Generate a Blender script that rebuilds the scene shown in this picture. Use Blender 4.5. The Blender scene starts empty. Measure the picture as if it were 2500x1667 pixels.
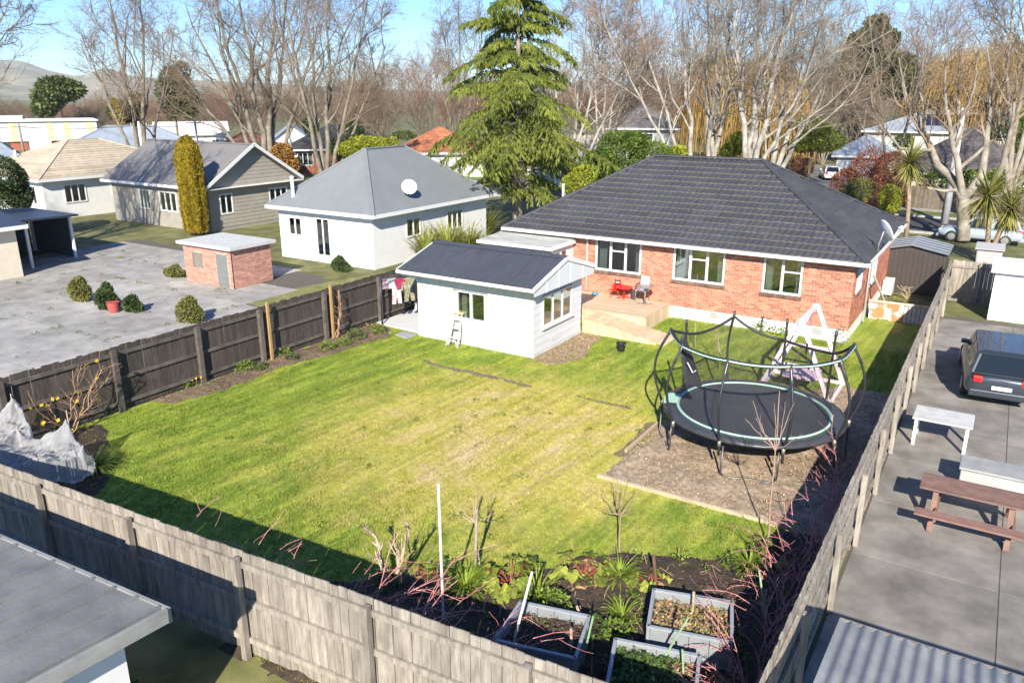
import bpy, math, random
import numpy as np
from mathutils import Vector, Matrix
rng = np.random.default_rng(7)
random.seed(7)
S = bpy.context.scene
COL = S.collection
R = math.radians

# ------------------------------------------------------------------ camera
CAM_H, CAM_F, CAM_PITCH, CAM_YAW = 8.2, 1900.0, R(17.458), R(32.202)
cam_d = bpy.data.cameras.new('camera'); cam = bpy.data.objects.new('camera', cam_d); COL.objects.link(cam)
cam_d.sensor_width = 36.0; cam_d.lens = 36.0 * CAM_F / 2500.0
cam_d.clip_start = 0.1; cam_d.clip_end = 20000
cam.location = (0, 0, CAM_H); cam.rotation_euler = (math.pi / 2 - CAM_PITCH, 0, CAM_YAW)
S.camera = cam

# ------------------------------------------------------------------ sky + sun
SUN = Vector((0.372, -0.776, 0.509)).normalized()          # towards the sun
world = bpy.data.worlds.new('World'); S.world = world; world.use_nodes = True
wn = world.node_tree.nodes; wl = world.node_tree.links
wn.clear()
sky = wn.new('ShaderNodeTexSky'); sky.sky_type = 'NISHITA'; sky.sun_disc = False
sky.sun_elevation = math.asin(SUN.z); sky.sun_rotation = math.atan2(SUN.x, SUN.y)
sky.air_density = 1.0; sky.dust_density = 0.0; sky.ozone_density = 3.0; sky.altitude = 20
bg = wn.new('ShaderNodeBackground'); bg.inputs[1].default_value = 0.08
wo = wn.new('ShaderNodeOutputWorld'); tint = wn.new('ShaderNodeMix'); tint.data_type = 'RGBA'; tint.blend_type = 'MULTIPLY'; tint.inputs['Factor'].default_value = 1.0; tint.inputs['B'].default_value = (0.58, 0.84, 1.20, 1)
wl.new(sky.outputs[0], tint.inputs['A']); wl.new(tint.outputs['Result'], bg.inputs[0]); wl.new(bg.outputs[0], wo.inputs[0])
sun_d = bpy.data.lights.new('sun', 'SUN'); sun_d.energy = 5.0; sun_d.angle = R(0.53); sun_d.color = (1.0, 0.925, 0.80)
sun_o = bpy.data.objects.new('sun', sun_d); COL.objects.link(sun_o)
sun_o.rotation_euler = (-SUN).to_track_quat('-Z', 'Y').to_euler(); sun_o.location = (30, -60, 40)
S.view_settings.view_transform = 'Standard'; S.view_settings.look = 'None'
S.view_settings.gamma = 1.0; S.view_settings.use_curve_mapping = False
S.view_settings.exposure = 1.0
S.render.engine = 'CYCLES'
S.cycles.max_bounces = 8; S.cycles.transparent_max_bounces = 24

# ------------------------------------------------------------------ pixel helpers (photo 2500x1667 -> world)
_cy, _sy = math.cos(CAM_YAW), math.sin(CAM_YAW)
_F = np.array([-_sy * math.cos(CAM_PITCH), _cy * math.cos(CAM_PITCH), -math.sin(CAM_PITCH)])
_Rt = np.array([_cy, _sy, 0.0]); _D = np.cross(_F, _Rt)
def ray(x, y): return _F + _Rt * (x - 1250) / CAM_F + _D * (y - 833.5) / CAM_F
def G(x, y, z=0.0):
    r = ray(x, y); t = (z - CAM_H) / r[2]; return np.array([r[0] * t, r[1] * t, z])
def PY(x, y, Y):
    r = ray(x, y); t = Y / r[1]; return np.array([r[0] * t, Y, CAM_H + r[2] * t])
def at(px, D, py=400):
    r = ray(px, py); n = math.hypot(r[0], r[1]); return np.array([r[0] / n * D, r[1] / n * D, 0.0])
def zat(px, py, D):
    r = ray(px, py); return CAM_H + r[2] / math.hypot(r[0], r[1]) * D

# ------------------------------------------------------------------ materials
_m = {}
def mat(name, col, rough=0.8, var=0.12, scale=6.0, bump=0.0, bscale=None, col2=None, metal=0.0, spec=0.5,
        island=0.0, stretch=None, big=0.0, contrast=0.35):
    if name in _m: return _m[name]
    m = bpy.data.materials.new(name); m.use_nodes = True; _m[name] = m
    nt = m.node_tree; n = nt.nodes; l = nt.links
    b = n['Principled BSDF']; b.inputs['Roughness'].default_value = rough
    b.inputs['Metallic'].default_value = metal; b.inputs['Specular IOR Level'].default_value = spec
    geo = n.new('ShaderNodeNewGeometry')
    vec = geo.outputs['Position']
    if stretch:
        mp = n.new('ShaderNodeMapping'); mp.inputs['Scale'].default_value = stretch; l.new(vec, mp.inputs['Vector']); vec = mp.outputs['Vector']
    ns = n.new('ShaderNodeTexNoise'); ns.inputs['Scale'].default_value = scale; ns.inputs['Detail'].default_value = 5; ns.inputs['Roughness'].default_value = 0.6
    l.new(vec, ns.inputs['Vector'])
    mr = n.new('ShaderNodeMapRange'); mr.inputs['From Min'].default_value = 0.5 - contrast / 2; mr.inputs['From Max'].default_value = 0.5 + contrast / 2
    l.new(ns.outputs['Fac'], mr.inputs['Value'])
    mix = n.new('ShaderNodeMix'); mix.data_type = 'RGBA'
    c = np.array(col[:3])
    ca = c * (1 - var); cb = np.array(col2[:3]) if col2 is not None else np.minimum(c * (1 + var), 0.9)
    mix.inputs['A'].default_value = (*ca, 1); mix.inputs['B'].default_value = (*cb, 1)
    l.new(mr.outputs[0], mix.inputs['Factor'])
    out = mix.outputs['Result']
    hs = None
    if island or big:
        hs = n.new('ShaderNodeHueSaturation'); l.new(out, hs.inputs['Color']); out = hs.outputs['Color']
        src = None
        if island:
            oi = n.new('ShaderNodeObjectInfo'); ad = n.new('ShaderNodeMath'); ad.operation = 'ADD'
            l.new(geo.outputs['Random Per Island'], ad.inputs[0]); l.new(oi.outputs['Random'], ad.inputs[1])
            fr = n.new('ShaderNodeMath'); fr.operation = 'FRACT'; l.new(ad.outputs[0], fr.inputs[0])
            mv = n.new('ShaderNodeMapRange'); mv.inputs['To Min'].default_value = 1 - island; mv.inputs['To Max'].default_value = 1 + island
            l.new(fr.outputs[0], mv.inputs['Value']); src = mv.outputs[0]
        if big:
            n2 = n.new('ShaderNodeTexNoise'); n2.inputs['Scale'].default_value = scale * 0.12; n2.inputs['Detail'].default_value = 3
            l.new(geo.outputs['Position'], n2.inputs['Vector'])
            m2 = n.new('ShaderNodeMapRange'); m2.inputs['From Min'].default_value = 0.3; m2.inputs['From Max'].default_value = 0.7
            m2.inputs['To Min'].default_value = 1 - big; m2.inputs['To Max'].default_value = 1 + big
            l.new(n2.outputs['Fac'], m2.inputs['Value'])
            if src is None: src = m2.outputs[0]
            else:
                mu = n.new('ShaderNodeMath'); mu.operation = 'MULTIPLY'; l.new(src, mu.inputs[0]); l.new(m2.outputs[0], mu.inputs[1]); src = mu.outputs[0]
        l.new(src, hs.inputs['Value'])
    l.new(out, b.inputs['Base Color'])
    if bump:
        nb = n.new('ShaderNodeTexNoise'); nb.inputs['Scale'].default_value = bscale or scale * 3; nb.inputs['Detail'].default_value = 4
        l.new(vec, nb.inputs['Vector'])
        bp = n.new('ShaderNodeBump'); bp.inputs['Strength'].default_value = bump; bp.inputs['Distance'].default_value = 0.02
        l.new(nb.outputs['Fac'], bp.inputs['Height']); l.new(bp.outputs['Normal'], b.inputs['Normal'])
    return m

def leaf_mat(name, col, col2=None, trans=0.3, scale=3.0, island=0.25, rough=0.55):
    if name in _m: return _m[name]
    m = mat(name, col, rough=rough, var=0.25, scale=scale, col2=col2, island=island, big=0.0, contrast=0.3)
    nt = m.node_tree; n = nt.nodes; l = nt.links
    b = n['Principled BSDF']; o = n['Material Output']
    t = n.new('ShaderNodeBsdfTranslucent'); mx = n.new('ShaderNodeMixShader'); mx.inputs[0].default_value = trans
    b.inputs['Specular IOR Level'].default_value = 0.18
    src = b.inputs['Base Color'].links[0].from_socket
    l.new(src, t.inputs['Color']); l.new(b.outputs[0], mx.inputs[1]); l.new(t.outputs[0], mx.inputs[2]); l.new(mx.outputs[0], o.inputs['Surface'])
    return m

def glass_mat():
    if 'glass' in _m: return _m['glass']
    m = bpy.data.materials.new('window_glass'); m.use_nodes = True; _m['glass'] = m
    n = m.node_tree.nodes; l = m.node_tree.links
    o = n['Material Output']; n.remove(n['Principled BSDF'])
    tr = n.new('ShaderNodeBsdfTransparent'); tr.inputs[0].default_value = (0.75, 0.8, 0.8, 1)
    gl = n.new('ShaderNodeBsdfGlossy'); gl.inputs['Roughness'].default_value = 0.015; gl.inputs[0].default_value = (0.95, 1, 1, 1)
    lw = n.new('ShaderNodeFresnel'); lw.inputs[0].default_value = 1.5
    mr = n.new('ShaderNodeMapRange'); mr.inputs['To Min'].default_value = 0.21; mr.inputs['To Max'].default_value = 1.0
    l.new(lw.outputs[0], mr.inputs['Value'])
    mx = n.new('ShaderNodeMixShader'); l.new(mr.outputs[0], mx.inputs[0]); l.new(tr.outputs[0], mx.inputs[1]); l.new(gl.outputs[0], mx.inputs[2])
    l.new(mx.outputs[0], o.inputs['Surface']); return m

def mesh_fabric(name, col, opacity):
    if name in _m: return _m[name]
    m = bpy.data.materials.new(name); m.use_nodes = True; _m[name] = m
    n = m.node_tree.nodes; l = m.node_tree.links
    b = n['Principled BSDF']; b.inputs['Base Color'].default_value = (*col, 1); b.inputs['Roughness'].default_value = 0.8
    tl = n.new('ShaderNodeBsdfTranslucent'); tl.inputs[0].default_value = (*col, 1)
    m1 = n.new('ShaderNodeMixShader'); m1.inputs[0].default_value = 0.35; l.new(b.outputs[0], m1.inputs[1]); l.new(tl.outputs[0], m1.inputs[2])
    tr = n.new('ShaderNodeBsdfTransparent'); mx = n.new('ShaderNodeMixShader')
    geo = n.new('ShaderNodeNewGeometry'); ns = n.new('ShaderNodeTexNoise'); ns.inputs['Scale'].default_value = 9; l.new(geo.outputs['Position'], ns.inputs['Vector'])
    mr = n.new('ShaderNodeMapRange'); mr.inputs['To Min'].default_value = opacity - 0.15; mr.inputs['To Max'].default_value = opacity + 0.15
    l.new(ns.outputs['Fac'], mr.inputs['Value']); l.new(mr.outputs[0], mx.inputs[0])
    l.new(tr.outputs[0], mx.inputs[1]); l.new(m1.outputs[0], mx.inputs[2]); l.new(mx.outputs[0], n['Material Output'].inputs['Surface'])
    return m

# ------------------------------------------------------------------ object helpers
def tag(o, label=None, cat=None, group=None, kind=None):
    if label: o['label'] = label
    if cat: o['category'] = cat
    if group: o['group'] = group
    if kind: o['kind'] = kind
    return o
def thing(name, label, cat, loc=(0, 0, 0), group=None, rz=0.0):
    o = bpy.data.objects.new(name, None); COL.objects.link(o); o.location = tuple(float(a) for a in loc); o.rotation_euler.z = rz
    o.empty_display_size = 0.2
    return tag(o, label, cat, group)
def wloc(o):
    v = Vector((0, 0, 0))
    while o is not None: v += o.location; o = o.parent
    return v
def mesh_np(name, V, F, mats, mi=None, smooth=False):
    """V (n,3) float, F list of index arrays (k,3) or (k,4)"""
    me = bpy.data.meshes.new(name)
    V = np.asarray(V, np.float32)
    if isinstance(F, np.ndarray): F = [F]
    F = [np.asarray(f, np.int32) for f in F if len(f)]
    me.vertices.add(len(V)); me.vertices.foreach_set('co', V.ravel())
    tot = np.concatenate([np.full(len(f), f.shape[1], np.int32) for f in F]); idx = np.concatenate([f.ravel() for f in F])
    st = np.concatenate([[0], np.cumsum(tot)[:-1]]).astype(np.int32)
    me.loops.add(len(idx)); me.loops.foreach_set('vertex_index', idx)
    me.polygons.add(len(tot)); me.polygons.foreach_set('loop_start', st)
    try: me.polygons.foreach_set('loop_total', tot)
    except Exception: pass
    if mi is not None: me.polygons.foreach_set('material_index', np.asarray(mi, np.int32))
    if smooth: me.polygons.foreach_set('use_smooth', np.ones(len(tot), bool))
    for m in (mats if isinstance(mats, (list, tuple)) else [mats]): me.materials.append(m)
    me.update(calc_edges=True); return me
def obj(name, me, parent=None, loc=(0, 0, 0)):
    o = bpy.data.objects.new(name, me); COL.objects.link(o); o.location = loc
    if parent is not None: o.parent = parent
    return o

class MB:
    def __init__(s): s.v = []; s.f = []; s.m = []; s.n = 0
    def add(s, V, F, mi=0):
        V = [tuple(float(c) for c in p) for p in V]
        s.v += V; s.f += [tuple(int(i) + s.n for i in f) for f in F]; s.m += [mi] * len(F); s.n += len(V); return s
    def hexa(s, P, mi=0):       # 8 points: bottom 4 (ccw from above), top 4
        return s.add(P, [(3, 2, 1, 0), (4, 5, 6, 7), (0, 1, 5, 4), (1, 2, 6, 5), (2, 3, 7, 6), (3, 0, 4, 7)], mi)
    def box(s, x0, x1, y0, y1, z0, z1, mi=0):
        return s.hexa([(x0, y0, z0), (x1, y0, z0), (x1, y1, z0), (x0, y1, z0), (x0, y0, z1), (x1, y0, z1), (x1, y1, z1), (x0, y1, z1)], mi)
    def beam(s, p, q, w, h, mi=0, up=(0, 0, 1)):
        p = np.array(p, float); q = np.array(q, float); d = q - p; d /= np.linalg.norm(d); up = np.array(up, float)
        a = np.cross(d, up)
        if np.linalg.norm(a) < 1e-5: a = np.array([1.0, 0, 0])
        a /= np.linalg.norm(a); b = np.cross(a, d)
        a = a * w / 2; b = b * h / 2
        return s.hexa([p - a - b, p + a - b, q + a - b, q - a - b, p - a + b, p + a + b, q + a + b, q - a + b], mi)
    def tube(s, pts, rad, n=8, mi=0, caps=True):
        P = np.array(pts, float); k = len(P); r = np.full(k, rad, float) if np.isscalar(rad) else np.array(rad, float)
        T = np.gradient(P, axis=0); T /= np.linalg.norm(T, axis=1)[:, None] + 1e-9
        ref = np.array([0.31, 0.17, 0.93]) if abs(T[:, 2]).mean() < 0.8 else np.array([0.95, 0.3, 0.05])
        U = np.cross(T, ref); U /= np.linalg.norm(U, axis=1)[:, None] + 1e-9; W = np.cross(T, U)
        V = []
        for i in range(k):
            for j in range(n):
                a = 2 * math.pi * j / n; V.append(P[i] + r[i] * (math.cos(a) * U[i] + math.sin(a) * W[i]))
        F = [(i * n + j, i * n + (j + 1) % n, (i + 1) * n + (j + 1) % n, (i + 1) * n + j) for i in range(k - 1) for j in range(n)]
        if caps: F += [tuple(range(n - 1, -1, -1)), tuple((k - 1) * n + j for j in range(n))]
        return s.add(V, F, mi)
    def lathe(s, c, prof, n=16, mi=0, caps=True):   # prof [(r,z)...] bottom to top
        V = [(c[0] + r * math.cos(2 * math.pi * j / n), c[1] + r * math.sin(2 * math.pi * j / n), c[2] + z) for r, z in prof for j in range(n)]
        k = len(prof); F = [(i * n + j, i * n + (j + 1) % n, (i + 1) * n + (j + 1) % n, (i + 1) * n + j) for i in range(k - 1) for j in range(n)]
        if caps: F += [tuple(range(n - 1, -1, -1)), tuple((k - 1) * n + j for j in range(n))]
        return s.add(V, F, mi)
    def extr(s, poly, z0, z1, mi=0):                # ccw polygon in xy
        n = len(poly); V = [(p[0], p[1], z0) for p in poly] + [(p[0], p[1], z1) for p in poly]
        F = [tuple(range(n - 1, -1, -1)), tuple(range(n, 2 * n))] + [(i, (i + 1) % n, n + (i + 1) % n, n + i) for i in range(n)]
        return s.add(V, F, mi)
    def slab(s, P, t, mi=0):                        # planar polygon P thickened downward along normal
        P = [np.array(p, float) for p in P]; nrm = np.cross(P[1] - P[0], P[2] - P[0]); nrm /= np.linalg.norm(nrm)
        if nrm[2] < 0: P = P[::-1]; nrm = -nrm
        n = len(P); V = [p - nrm * t for p in P] + P
        F = [tuple(range(n - 1, -1, -1)), tuple(range(n, 2 * n))] + [(i, (i + 1) % n, n + (i + 1) % n, n + i) for i in range(n)]
        return s.add(V, F, mi)
    def xform(s, fn): s.v = [tuple(fn(p)) for p in s.v]; return s
    def build(s, name, mats, parent=None, smooth=False, local=False, bevel=0.0):
        me = bpy.data.meshes.new(name)
        off = Vector((0, 0, 0)) if (local or parent is None) else wloc(parent)
        me.from_pydata([(v[0] - off.x, v[1] - off.y, v[2] - off.z) for v in s.v], [], s.f)
        for m in (mats if isinstance(mats, (list, tuple)) else [mats]): me.materials.append(m)
        if any(s.m): me.polygons.foreach_set('material_index', s.m)
        if smooth: me.polygons.foreach_set('use_smooth', [True] * len(s.f))
        me.update()
        o = obj(name, me, parent)
        if bevel:
            bv = o.modifiers.new('bevel', 'BEVEL'); bv.width = bevel; bv.segments = 2; bv.limit_method = 'ANGLE'
        return o
    def top(s, name, mats, label, cat, group=None, kind=None, smooth=False, base=None, bevel=0.0):
        """a one-mesh thing with its origin at its base"""
        A = np.array(s.v)
        if base is None: base = ((A[:, 0].min() + A[:, 0].max()) / 2, (A[:, 1].min() + A[:, 1].max()) / 2, A[:, 2].min())
        base = tuple(float(b) for b in base)
        s.v = [(v[0] - base[0], v[1] - base[1], v[2] - base[2]) for v in s.v]
        o = s.build(name, mats, None, smooth, True, bevel); o.location = base
        return tag(o, label, cat, group, kind)

def copy_tree(o, parent=None):
    c = o.copy(); COL.objects.link(c); c.parent = parent
    for ch in list(o.children): copy_tree(ch, c)
    return c

def tubes_np(P, Rd, sides):
    """P (N,k,3), Rd (N,k) -> verts, quads (vectorised open tubes)"""
    N, k, _ = P.shape
    T = np.gradient(P, axis=1); T /= np.linalg.norm(T, axis=2, keepdims=True) + 1e-9
    ref = np.where(np.abs(T[:, :1, 2:3]).repeat(k, 1) > 0.85, np.array([1.0, 0.2, 0.0]), np.array([0.0, 0.1, 1.0]))
    U = np.cross(T, ref); U /= np.linalg.norm(U, axis=2, keepdims=True) + 1e-9; W = np.cross(T, U)
    a = 2 * np.pi * np.arange(sides) / sides
    V = P[:, :, None, :] + Rd[:, :, None, None] * (np.cos(a)[None, None, :, None] * U[:, :, None, :] + np.sin(a)[None, None, :, None] * W[:, :, None, :])
    b = np.arange(N)[:, None, None] * k * sides; i = np.arange(k - 1)[None, :, None] * sides; j = np.arange(sides)[None, None, :]; j2 = (j + 1) % sides
    F = np.stack([b + i + j, b + i + j2, b + i + sides + j2, b + i + sides + j], -1).reshape(-1, 4)
    return V.reshape(-1, 3), F
def leaves_np(C, D, Nn, L, Wd):
    """diamond leaves: centre-base C, direction D, side normal Nn, length L, width Wd (arrays)"""
    D = D / (np.linalg.norm(D, axis=1, keepdims=True) + 1e-9); Sd = np.cross(D, Nn); Sd /= np.linalg.norm(Sd, axis=1, keepdims=True) + 1e-9
    L = np.broadcast_to(L, (len(C),))[:, None]; Wd = np.broadcast_to(Wd, (len(C),))[:, None]
    V = np.stack([C, C + D * L * 0.5 + Sd * Wd * 0.5, C + D * L, C + D * L * 0.5 - Sd * Wd * 0.5], 1).reshape(-1, 3)
    return V, np.arange(len(C) * 4).reshape(-1, 4)
def rdir(n):
    v = rng.normal(size=(n, 3)); return v / np.linalg.norm(v, axis=1, keepdims=True)
def merge(parts):
    V = []; F = []; o = 0
    for v, f in parts: V.append(v); F.append(f + o); o += len(v)
    return np.concatenate(V), F

WHITE = mat('white_paint', (0.66, 0.66, 0.645), 0.5, 0.04, 3, big=0.03)
GLASS = glass_mat()
# ================================================================== SETTING
def lawn_mat(name, tip=False):
    m = bpy.data.materials.new(name); m.use_nodes = True
    n = m.node_tree.nodes; l = m.node_tree.links; b = n['Principled BSDF']
    b.inputs['Roughness'].default_value = 0.75; b.inputs['Specular IOR Level'].default_value = 0.25
    geo = n.new('ShaderNodeNewGeometry'); P = geo.outputs['Position']
    def noise(sc, det=4, st=None):
        v = P
        if st:
            mp = n.new('ShaderNodeMapping'); mp.inputs['Scale'].default_value = st; mp.vector_type = 'TEXTURE'; mp.inputs['Scale'].default_value = tuple(1 / c_ for c_ in st); mp.inputs['Rotation'].default_value = (0, 0, R(86)); l.new(P, mp.inputs['Vector']); v = mp.outputs[0]
        t = n.new('ShaderNodeTexNoise'); t.inputs['Scale'].default_value = sc; t.inputs['Detail'].default_value = det; t.inputs['Roughness'].default_value = 0.62; l.new(v, t.inputs['Vector']); return t.outputs['Fac']
    def mrange(v, a, c, lo=0.0, hi=1.0):
        t = n.new('ShaderNodeMapRange'); t.interpolation_type = 'SMOOTHSTEP'
        for k, x in (('From Min', a), ('From Max', c), ('To Min', lo), ('To Max', hi)): t.inputs[k].default_value = x
        l.new(v, t.inputs['Value']); return t.outputs[0]
    def op(k, a, c):
        t = n.new('ShaderNodeMath'); t.operation = k
        for i, x in enumerate((a, c)):
            if isinstance(x, (int, float)): t.inputs[i].default_value = x
            else: l.new(x, t.inputs[i])
        return t.outputs[0]
    def mixc(f, a, c):
        t = n.new('ShaderNodeMix'); t.data_type = 'RGBA'; l.new(f, t.inputs['Factor'])
        for k, x in (('A', a), ('B', c)):
            if isinstance(x, tuple): t.inputs[k].default_value = (*x, 1)
            else: l.new(x, t.inputs[k])
        return t.outputs['Result']
    # dry patch in the middle of the lawn (distance from its centre), the rest greener
    d = n.new('ShaderNodeVectorMath'); d.operation = 'DISTANCE'; d.inputs[1].default_value = (-9.8, 15.2, 0); l.new(P, d.inputs[0])
    dry = op('ADD', mrange(d.outputs['Value'], 1.5, 7.5, 0.30, -0.20), noise(0.55, 5, (1, 1.6, 1)))
    dry2 = op('ADD', dry, op('MULTIPLY', noise(3.2, 4), 0.35))
    k = 1.0
    green = mixc(mrange(noise(1.3, 5, (0.5, 1.7, 1)), 0.38, 0.66), (0.175, 0.25, 0.03), (0.31, 0.365, 0.052))
    yel = mixc(mrange(noise(2.1, 4), 0.35, 0.65), (0.42, 0.385, 0.074), (0.50, 0.43, 0.132))
    c1 = mixc(mrange(dry2, 0.45, 0.95), green, yel)
    tan = mixc(mrange(op('ADD', dry2, op('MULTIPLY', noise(9, 4), 0.35)), 1.06, 1.36), c1, (0.54, 0.43, 0.235))
    fine = mrange(noise(40 if not tip else 22, 3), 0.25, 0.75, 0.72, 1.22)
    streak = mrange(noise(1.0, 3, (0.25, 5.0, 1)), 0.36, 0.62, 0.86, 1.08)
    clumps = mrange(noise(7, 3), 0.3, 0.7, 0.84, 1.12)
    fine = op('MULTIPLY', op('MULTIPLY', fine, streak), clumps)
    hs = n.new('ShaderNodeHueSaturation'); l.new(tan, hs.inputs['Color']); l.new(fine, hs.inputs['Value'])
    col = hs.outputs['Color']
    l.new(col, b.inputs['Base Color'])
    if tip:
        t = n.new('ShaderNodeBsdfTranslucent'); l.new(col, t.inputs[0]); mx = n.new('ShaderNodeMixShader'); mx.inputs[0].default_value = 0.3
        l.new(b.outputs[0], mx.inputs[1]); l.new(t.outputs[0], mx.inputs[2]); l.new(mx.outputs[0], n['Material Output'].inputs[0])
    else:
        bp = n.new('ShaderNodeBump'); bp.inputs['Strength'].default_value = 0.6; bp.inputs['Distance'].default_value = 0.03
        l.new(noise(30, 4), bp.inputs['Height']); l.new(bp.outputs[0], b.inputs['Normal'])
    return m
LAWN = lawn_mat('lawn_turf'); BLADE = lawn_mat('lawn_blades', True)
SOIL = mat('garden_soil', (0.05, 0.034, 0.022), 0.95, 0.45, 9, 0.9, 28, big=0.2)
MULCH = mat('bark_mulch', (0.31, 0.225, 0.15), 0.95, 0.35, 7, 0.8, 40, col2=(0.44, 0.345, 0.245), big=0.18)
CONC = mat('concrete', (0.33, 0.32, 0.30), 0.85, 0.12, 2.2, 0.15, 30, big=0.12)
PALE = mat('pale_concrete', (0.54, 0.54, 0.53), 0.8, 0.08, 3, 0.1, 30, big=0.06)
ASPH = mat('asphalt', (0.052, 0.053, 0.056), 0.9, 0.2, 14, 0.3, 60, big=0.15)
ROUGHG = mat('rough_grass', (0.10, 0.12, 0.03), 0.9, 0.4, 0.8, 0.6, 6, col2=(0.2, 0.19, 0.07), big=0.25)

def sheet(name, poly, z, m, kind='structure', sub=None, amp=0.0, edge=0.0, thick=0.0):
    me = bpy.data.meshes.new(name)
    me.from_pydata([(p[0], p[1], z) for p in poly], [], [tuple(range(len(poly)))])
    me.materials.append(m); me.update(); return tag(obj(name, me), kind=kind)
sheet('ground', [(-6000, -3000), (6000, -3000), (6000, 7000), (-6000, 7000)], -0.02, ROUGHG)
sheet('lawn', [(-19.55, 5.7), (-1.55, 6.95), (-1.55, 33.0), (-19.55, 33.0)], 0.0, LAWN)

def inpoly(X, Y, poly):
    c = np.zeros(X.shape, bool); n = len(poly)
    for i in range(n):
        (x0, y0), (x1, y1) = poly[i], poly[(i + 1) % n]
        if y0 == y1: continue
        c ^= ((y0 > Y) != (y1 > Y)) & (X < (x1 - x0) * (Y - y0) / (y1 - y0) + x0)
    return c
def vnoise(X, Y, sc, seed=0):
    r = np.random.default_rng(seed); T = r.random((64, 64)); x = X * sc; y = Y * sc
    i = np.floor(x).astype(int); j = np.floor(y).astype(int); fx = x - i; fy = y - j; fx = fx * fx * (3 - 2 * fx); fy = fy * fy * (3 - 2 * fy)
    a = T[i % 64, j % 64]; b = T[(i + 1) % 64, j % 64]; c = T[i % 64, (j + 1) % 64]; d = T[(i + 1) % 64, (j + 1) % 64]
    return (a * (1 - fx) + b * fx) * (1 - fy) + (c * (1 - fx) + d * fx) * fy
def bumpy(name, poly, m, step=0.09, amp=0.05, rise=0.04, rag=0.12, seed=3):
    """raised soil sheet with a ragged edge that sinks below the turf at its rim"""
    xs = [p[0] for p in poly]; ys = [p[1] for p in poly]
    gx = np.arange(min(xs) - .2, max(xs) + .2, step); gy = np.arange(min(ys) - .2, max(ys) + .2, step)
    X, Y = np.meshgrid(gx, gy, indexing='ij')
    Xr = X + rag * (vnoise(X, Y, 2.3, seed) - 0.5) * 2 + rag * .6 * (vnoise(X, Y, 7, seed + 1) - .5); Yr = Y + rag * (vnoise(X, Y, 2.1, seed + 2) - 0.5) * 2
    ins = inpoly(Xr, Yr, poly)
    k = ins.astype(float)
    sm = k.copy()
    for _ in range(3):
        p = np.pad(sm, 1); sm = (p[:-2, 1:-1] + p[2:, 1:-1] + p[1:-1, :-2] + p[1:-1, 2:] + 2 * p[1:-1, 1:-1]) / 6
    Z = -0.02 + (rise + 0.02) * np.clip(sm * 1.5 - .2, 0, 1) + amp * sm * (vnoise(X, Y, 3, seed + 4) - .4) + amp * .8 * sm * (vnoise(X, Y, 9, seed + 5) - .5)
    V = np.stack([X, Y, Z], -1).reshape(-1, 3); n1 = len(gy); I = np.arange(len(gx) * n1).reshape(len(gx), n1)
    q = np.stack([I[:-1, :-1], I[1:, :-1], I[1:, 1:], I[:-1, 1:]], -1).reshape(-1, 4)
    keep = (sm > 0.05).ravel()[q].any(1)
    used = np.unique(q[keep]); mp = -np.ones(len(V), int); mp[used] = np.arange(len(used))
    return tag(obj(name, mesh_np(name, V[used], mp[q[keep]], m, smooth=True)), kind='structure')
BED_BACK = [(-9.2, 6.35), (-9.0, 8.3), (-8.3, 8.95), (-7.5, 9.75), (-6.9, 10.0), (-6.2, 10.35), (-5.6, 11.2), (-4.9, 12.1), (-4.3, 12.25), (-3.6, 12.55), (-3.0, 13.3), (-2.7, 14.4), (-1.6, 14.4), (-1.6, 6.95)]
BED_MULCH = [(-6.75, 14.55), (-1.6, 14.55), (-1.6, 23.5), (-3.3, 23.5), (-4.2, 22.2), (-6.0, 21.4), (-6.6, 19.5)]
BED_NET = [(-19.4, 5.9), (-15.6, 6.1), (-15.7, 8.0), (-16.6, 8.6), (-17.4, 9.3), (-18.6, 9.9), (-19.4, 10.1)]
BED_LEFT = [(-19.45, 11.9), (-18.9, 12.1), (-18.55, 13.6), (-18.6, 15.6), (-18.3, 17.4), (-18.1, 19.0), (-18.0, 20.4), (-18.6, 21.0), (-19.45, 21.2)]
BED_SHED = [(-12.25, 20.6), (-11.4, 20.7), (-10.9, 21.6), (-11.2, 22.9), (-11.6, 24.2), (-12.3, 24.3)]
bumpy('garden_bed_back', BED_BACK, SOIL, 0.08, 0.10, 0.06, 0.16, 1)
bumpy('garden_bed_mulch', BED_MULCH, MULCH, 0.10, 0.05, 0.03, 0.08, 11)
bumpy('garden_bed_corner', BED_NET, SOIL, 0.10, 0.08, 0.05, 0.15, 21)
bumpy('garden_bed_left', BED_LEFT, mat('dry_soil', (0.13, 0.09, 0.055), 0.95, 0.4, 8, 0.8, 30, big=0.2), 0.08, 0.06, 0.05, 0.18, 31)
bumpy('bare_soil_by_shed', BED_SHED, mat('straw_soil', (0.27, 0.2, 0.12), 0.95, 0.35, 9, 0.7, 40), 0.08, 0.05, 0.02, 0.15, 41)
bumpy('worn_path_strip', [(-15.3, 18.55), (-11.0, 18.5), (-11.0, 18.72), (-15.3, 18.85)], mat('worn_soil', (0.16, 0.125, 0.075), 0.95, 0.3, 9, 0.6, 40), 0.06, 0.02, 0.006, 0.10, 51)
bumpy('worn_path_strip_east', [(-9.6, 18.5), (-7.7, 18.5), (-7.7, 18.72), (-9.6, 18.66)], _m['worn_soil'], 0.06, 0.02, 0.005, 0.12, 52)
bumpy('bare_patch_by_mulch', [(-7.1, 15.8), (-6.6, 15.7), (-6.6, 18.2), (-7.0, 18.0)], _m['worn_soil'], 0.07, 0.02, 0.01, 0.14, 53)

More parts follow.
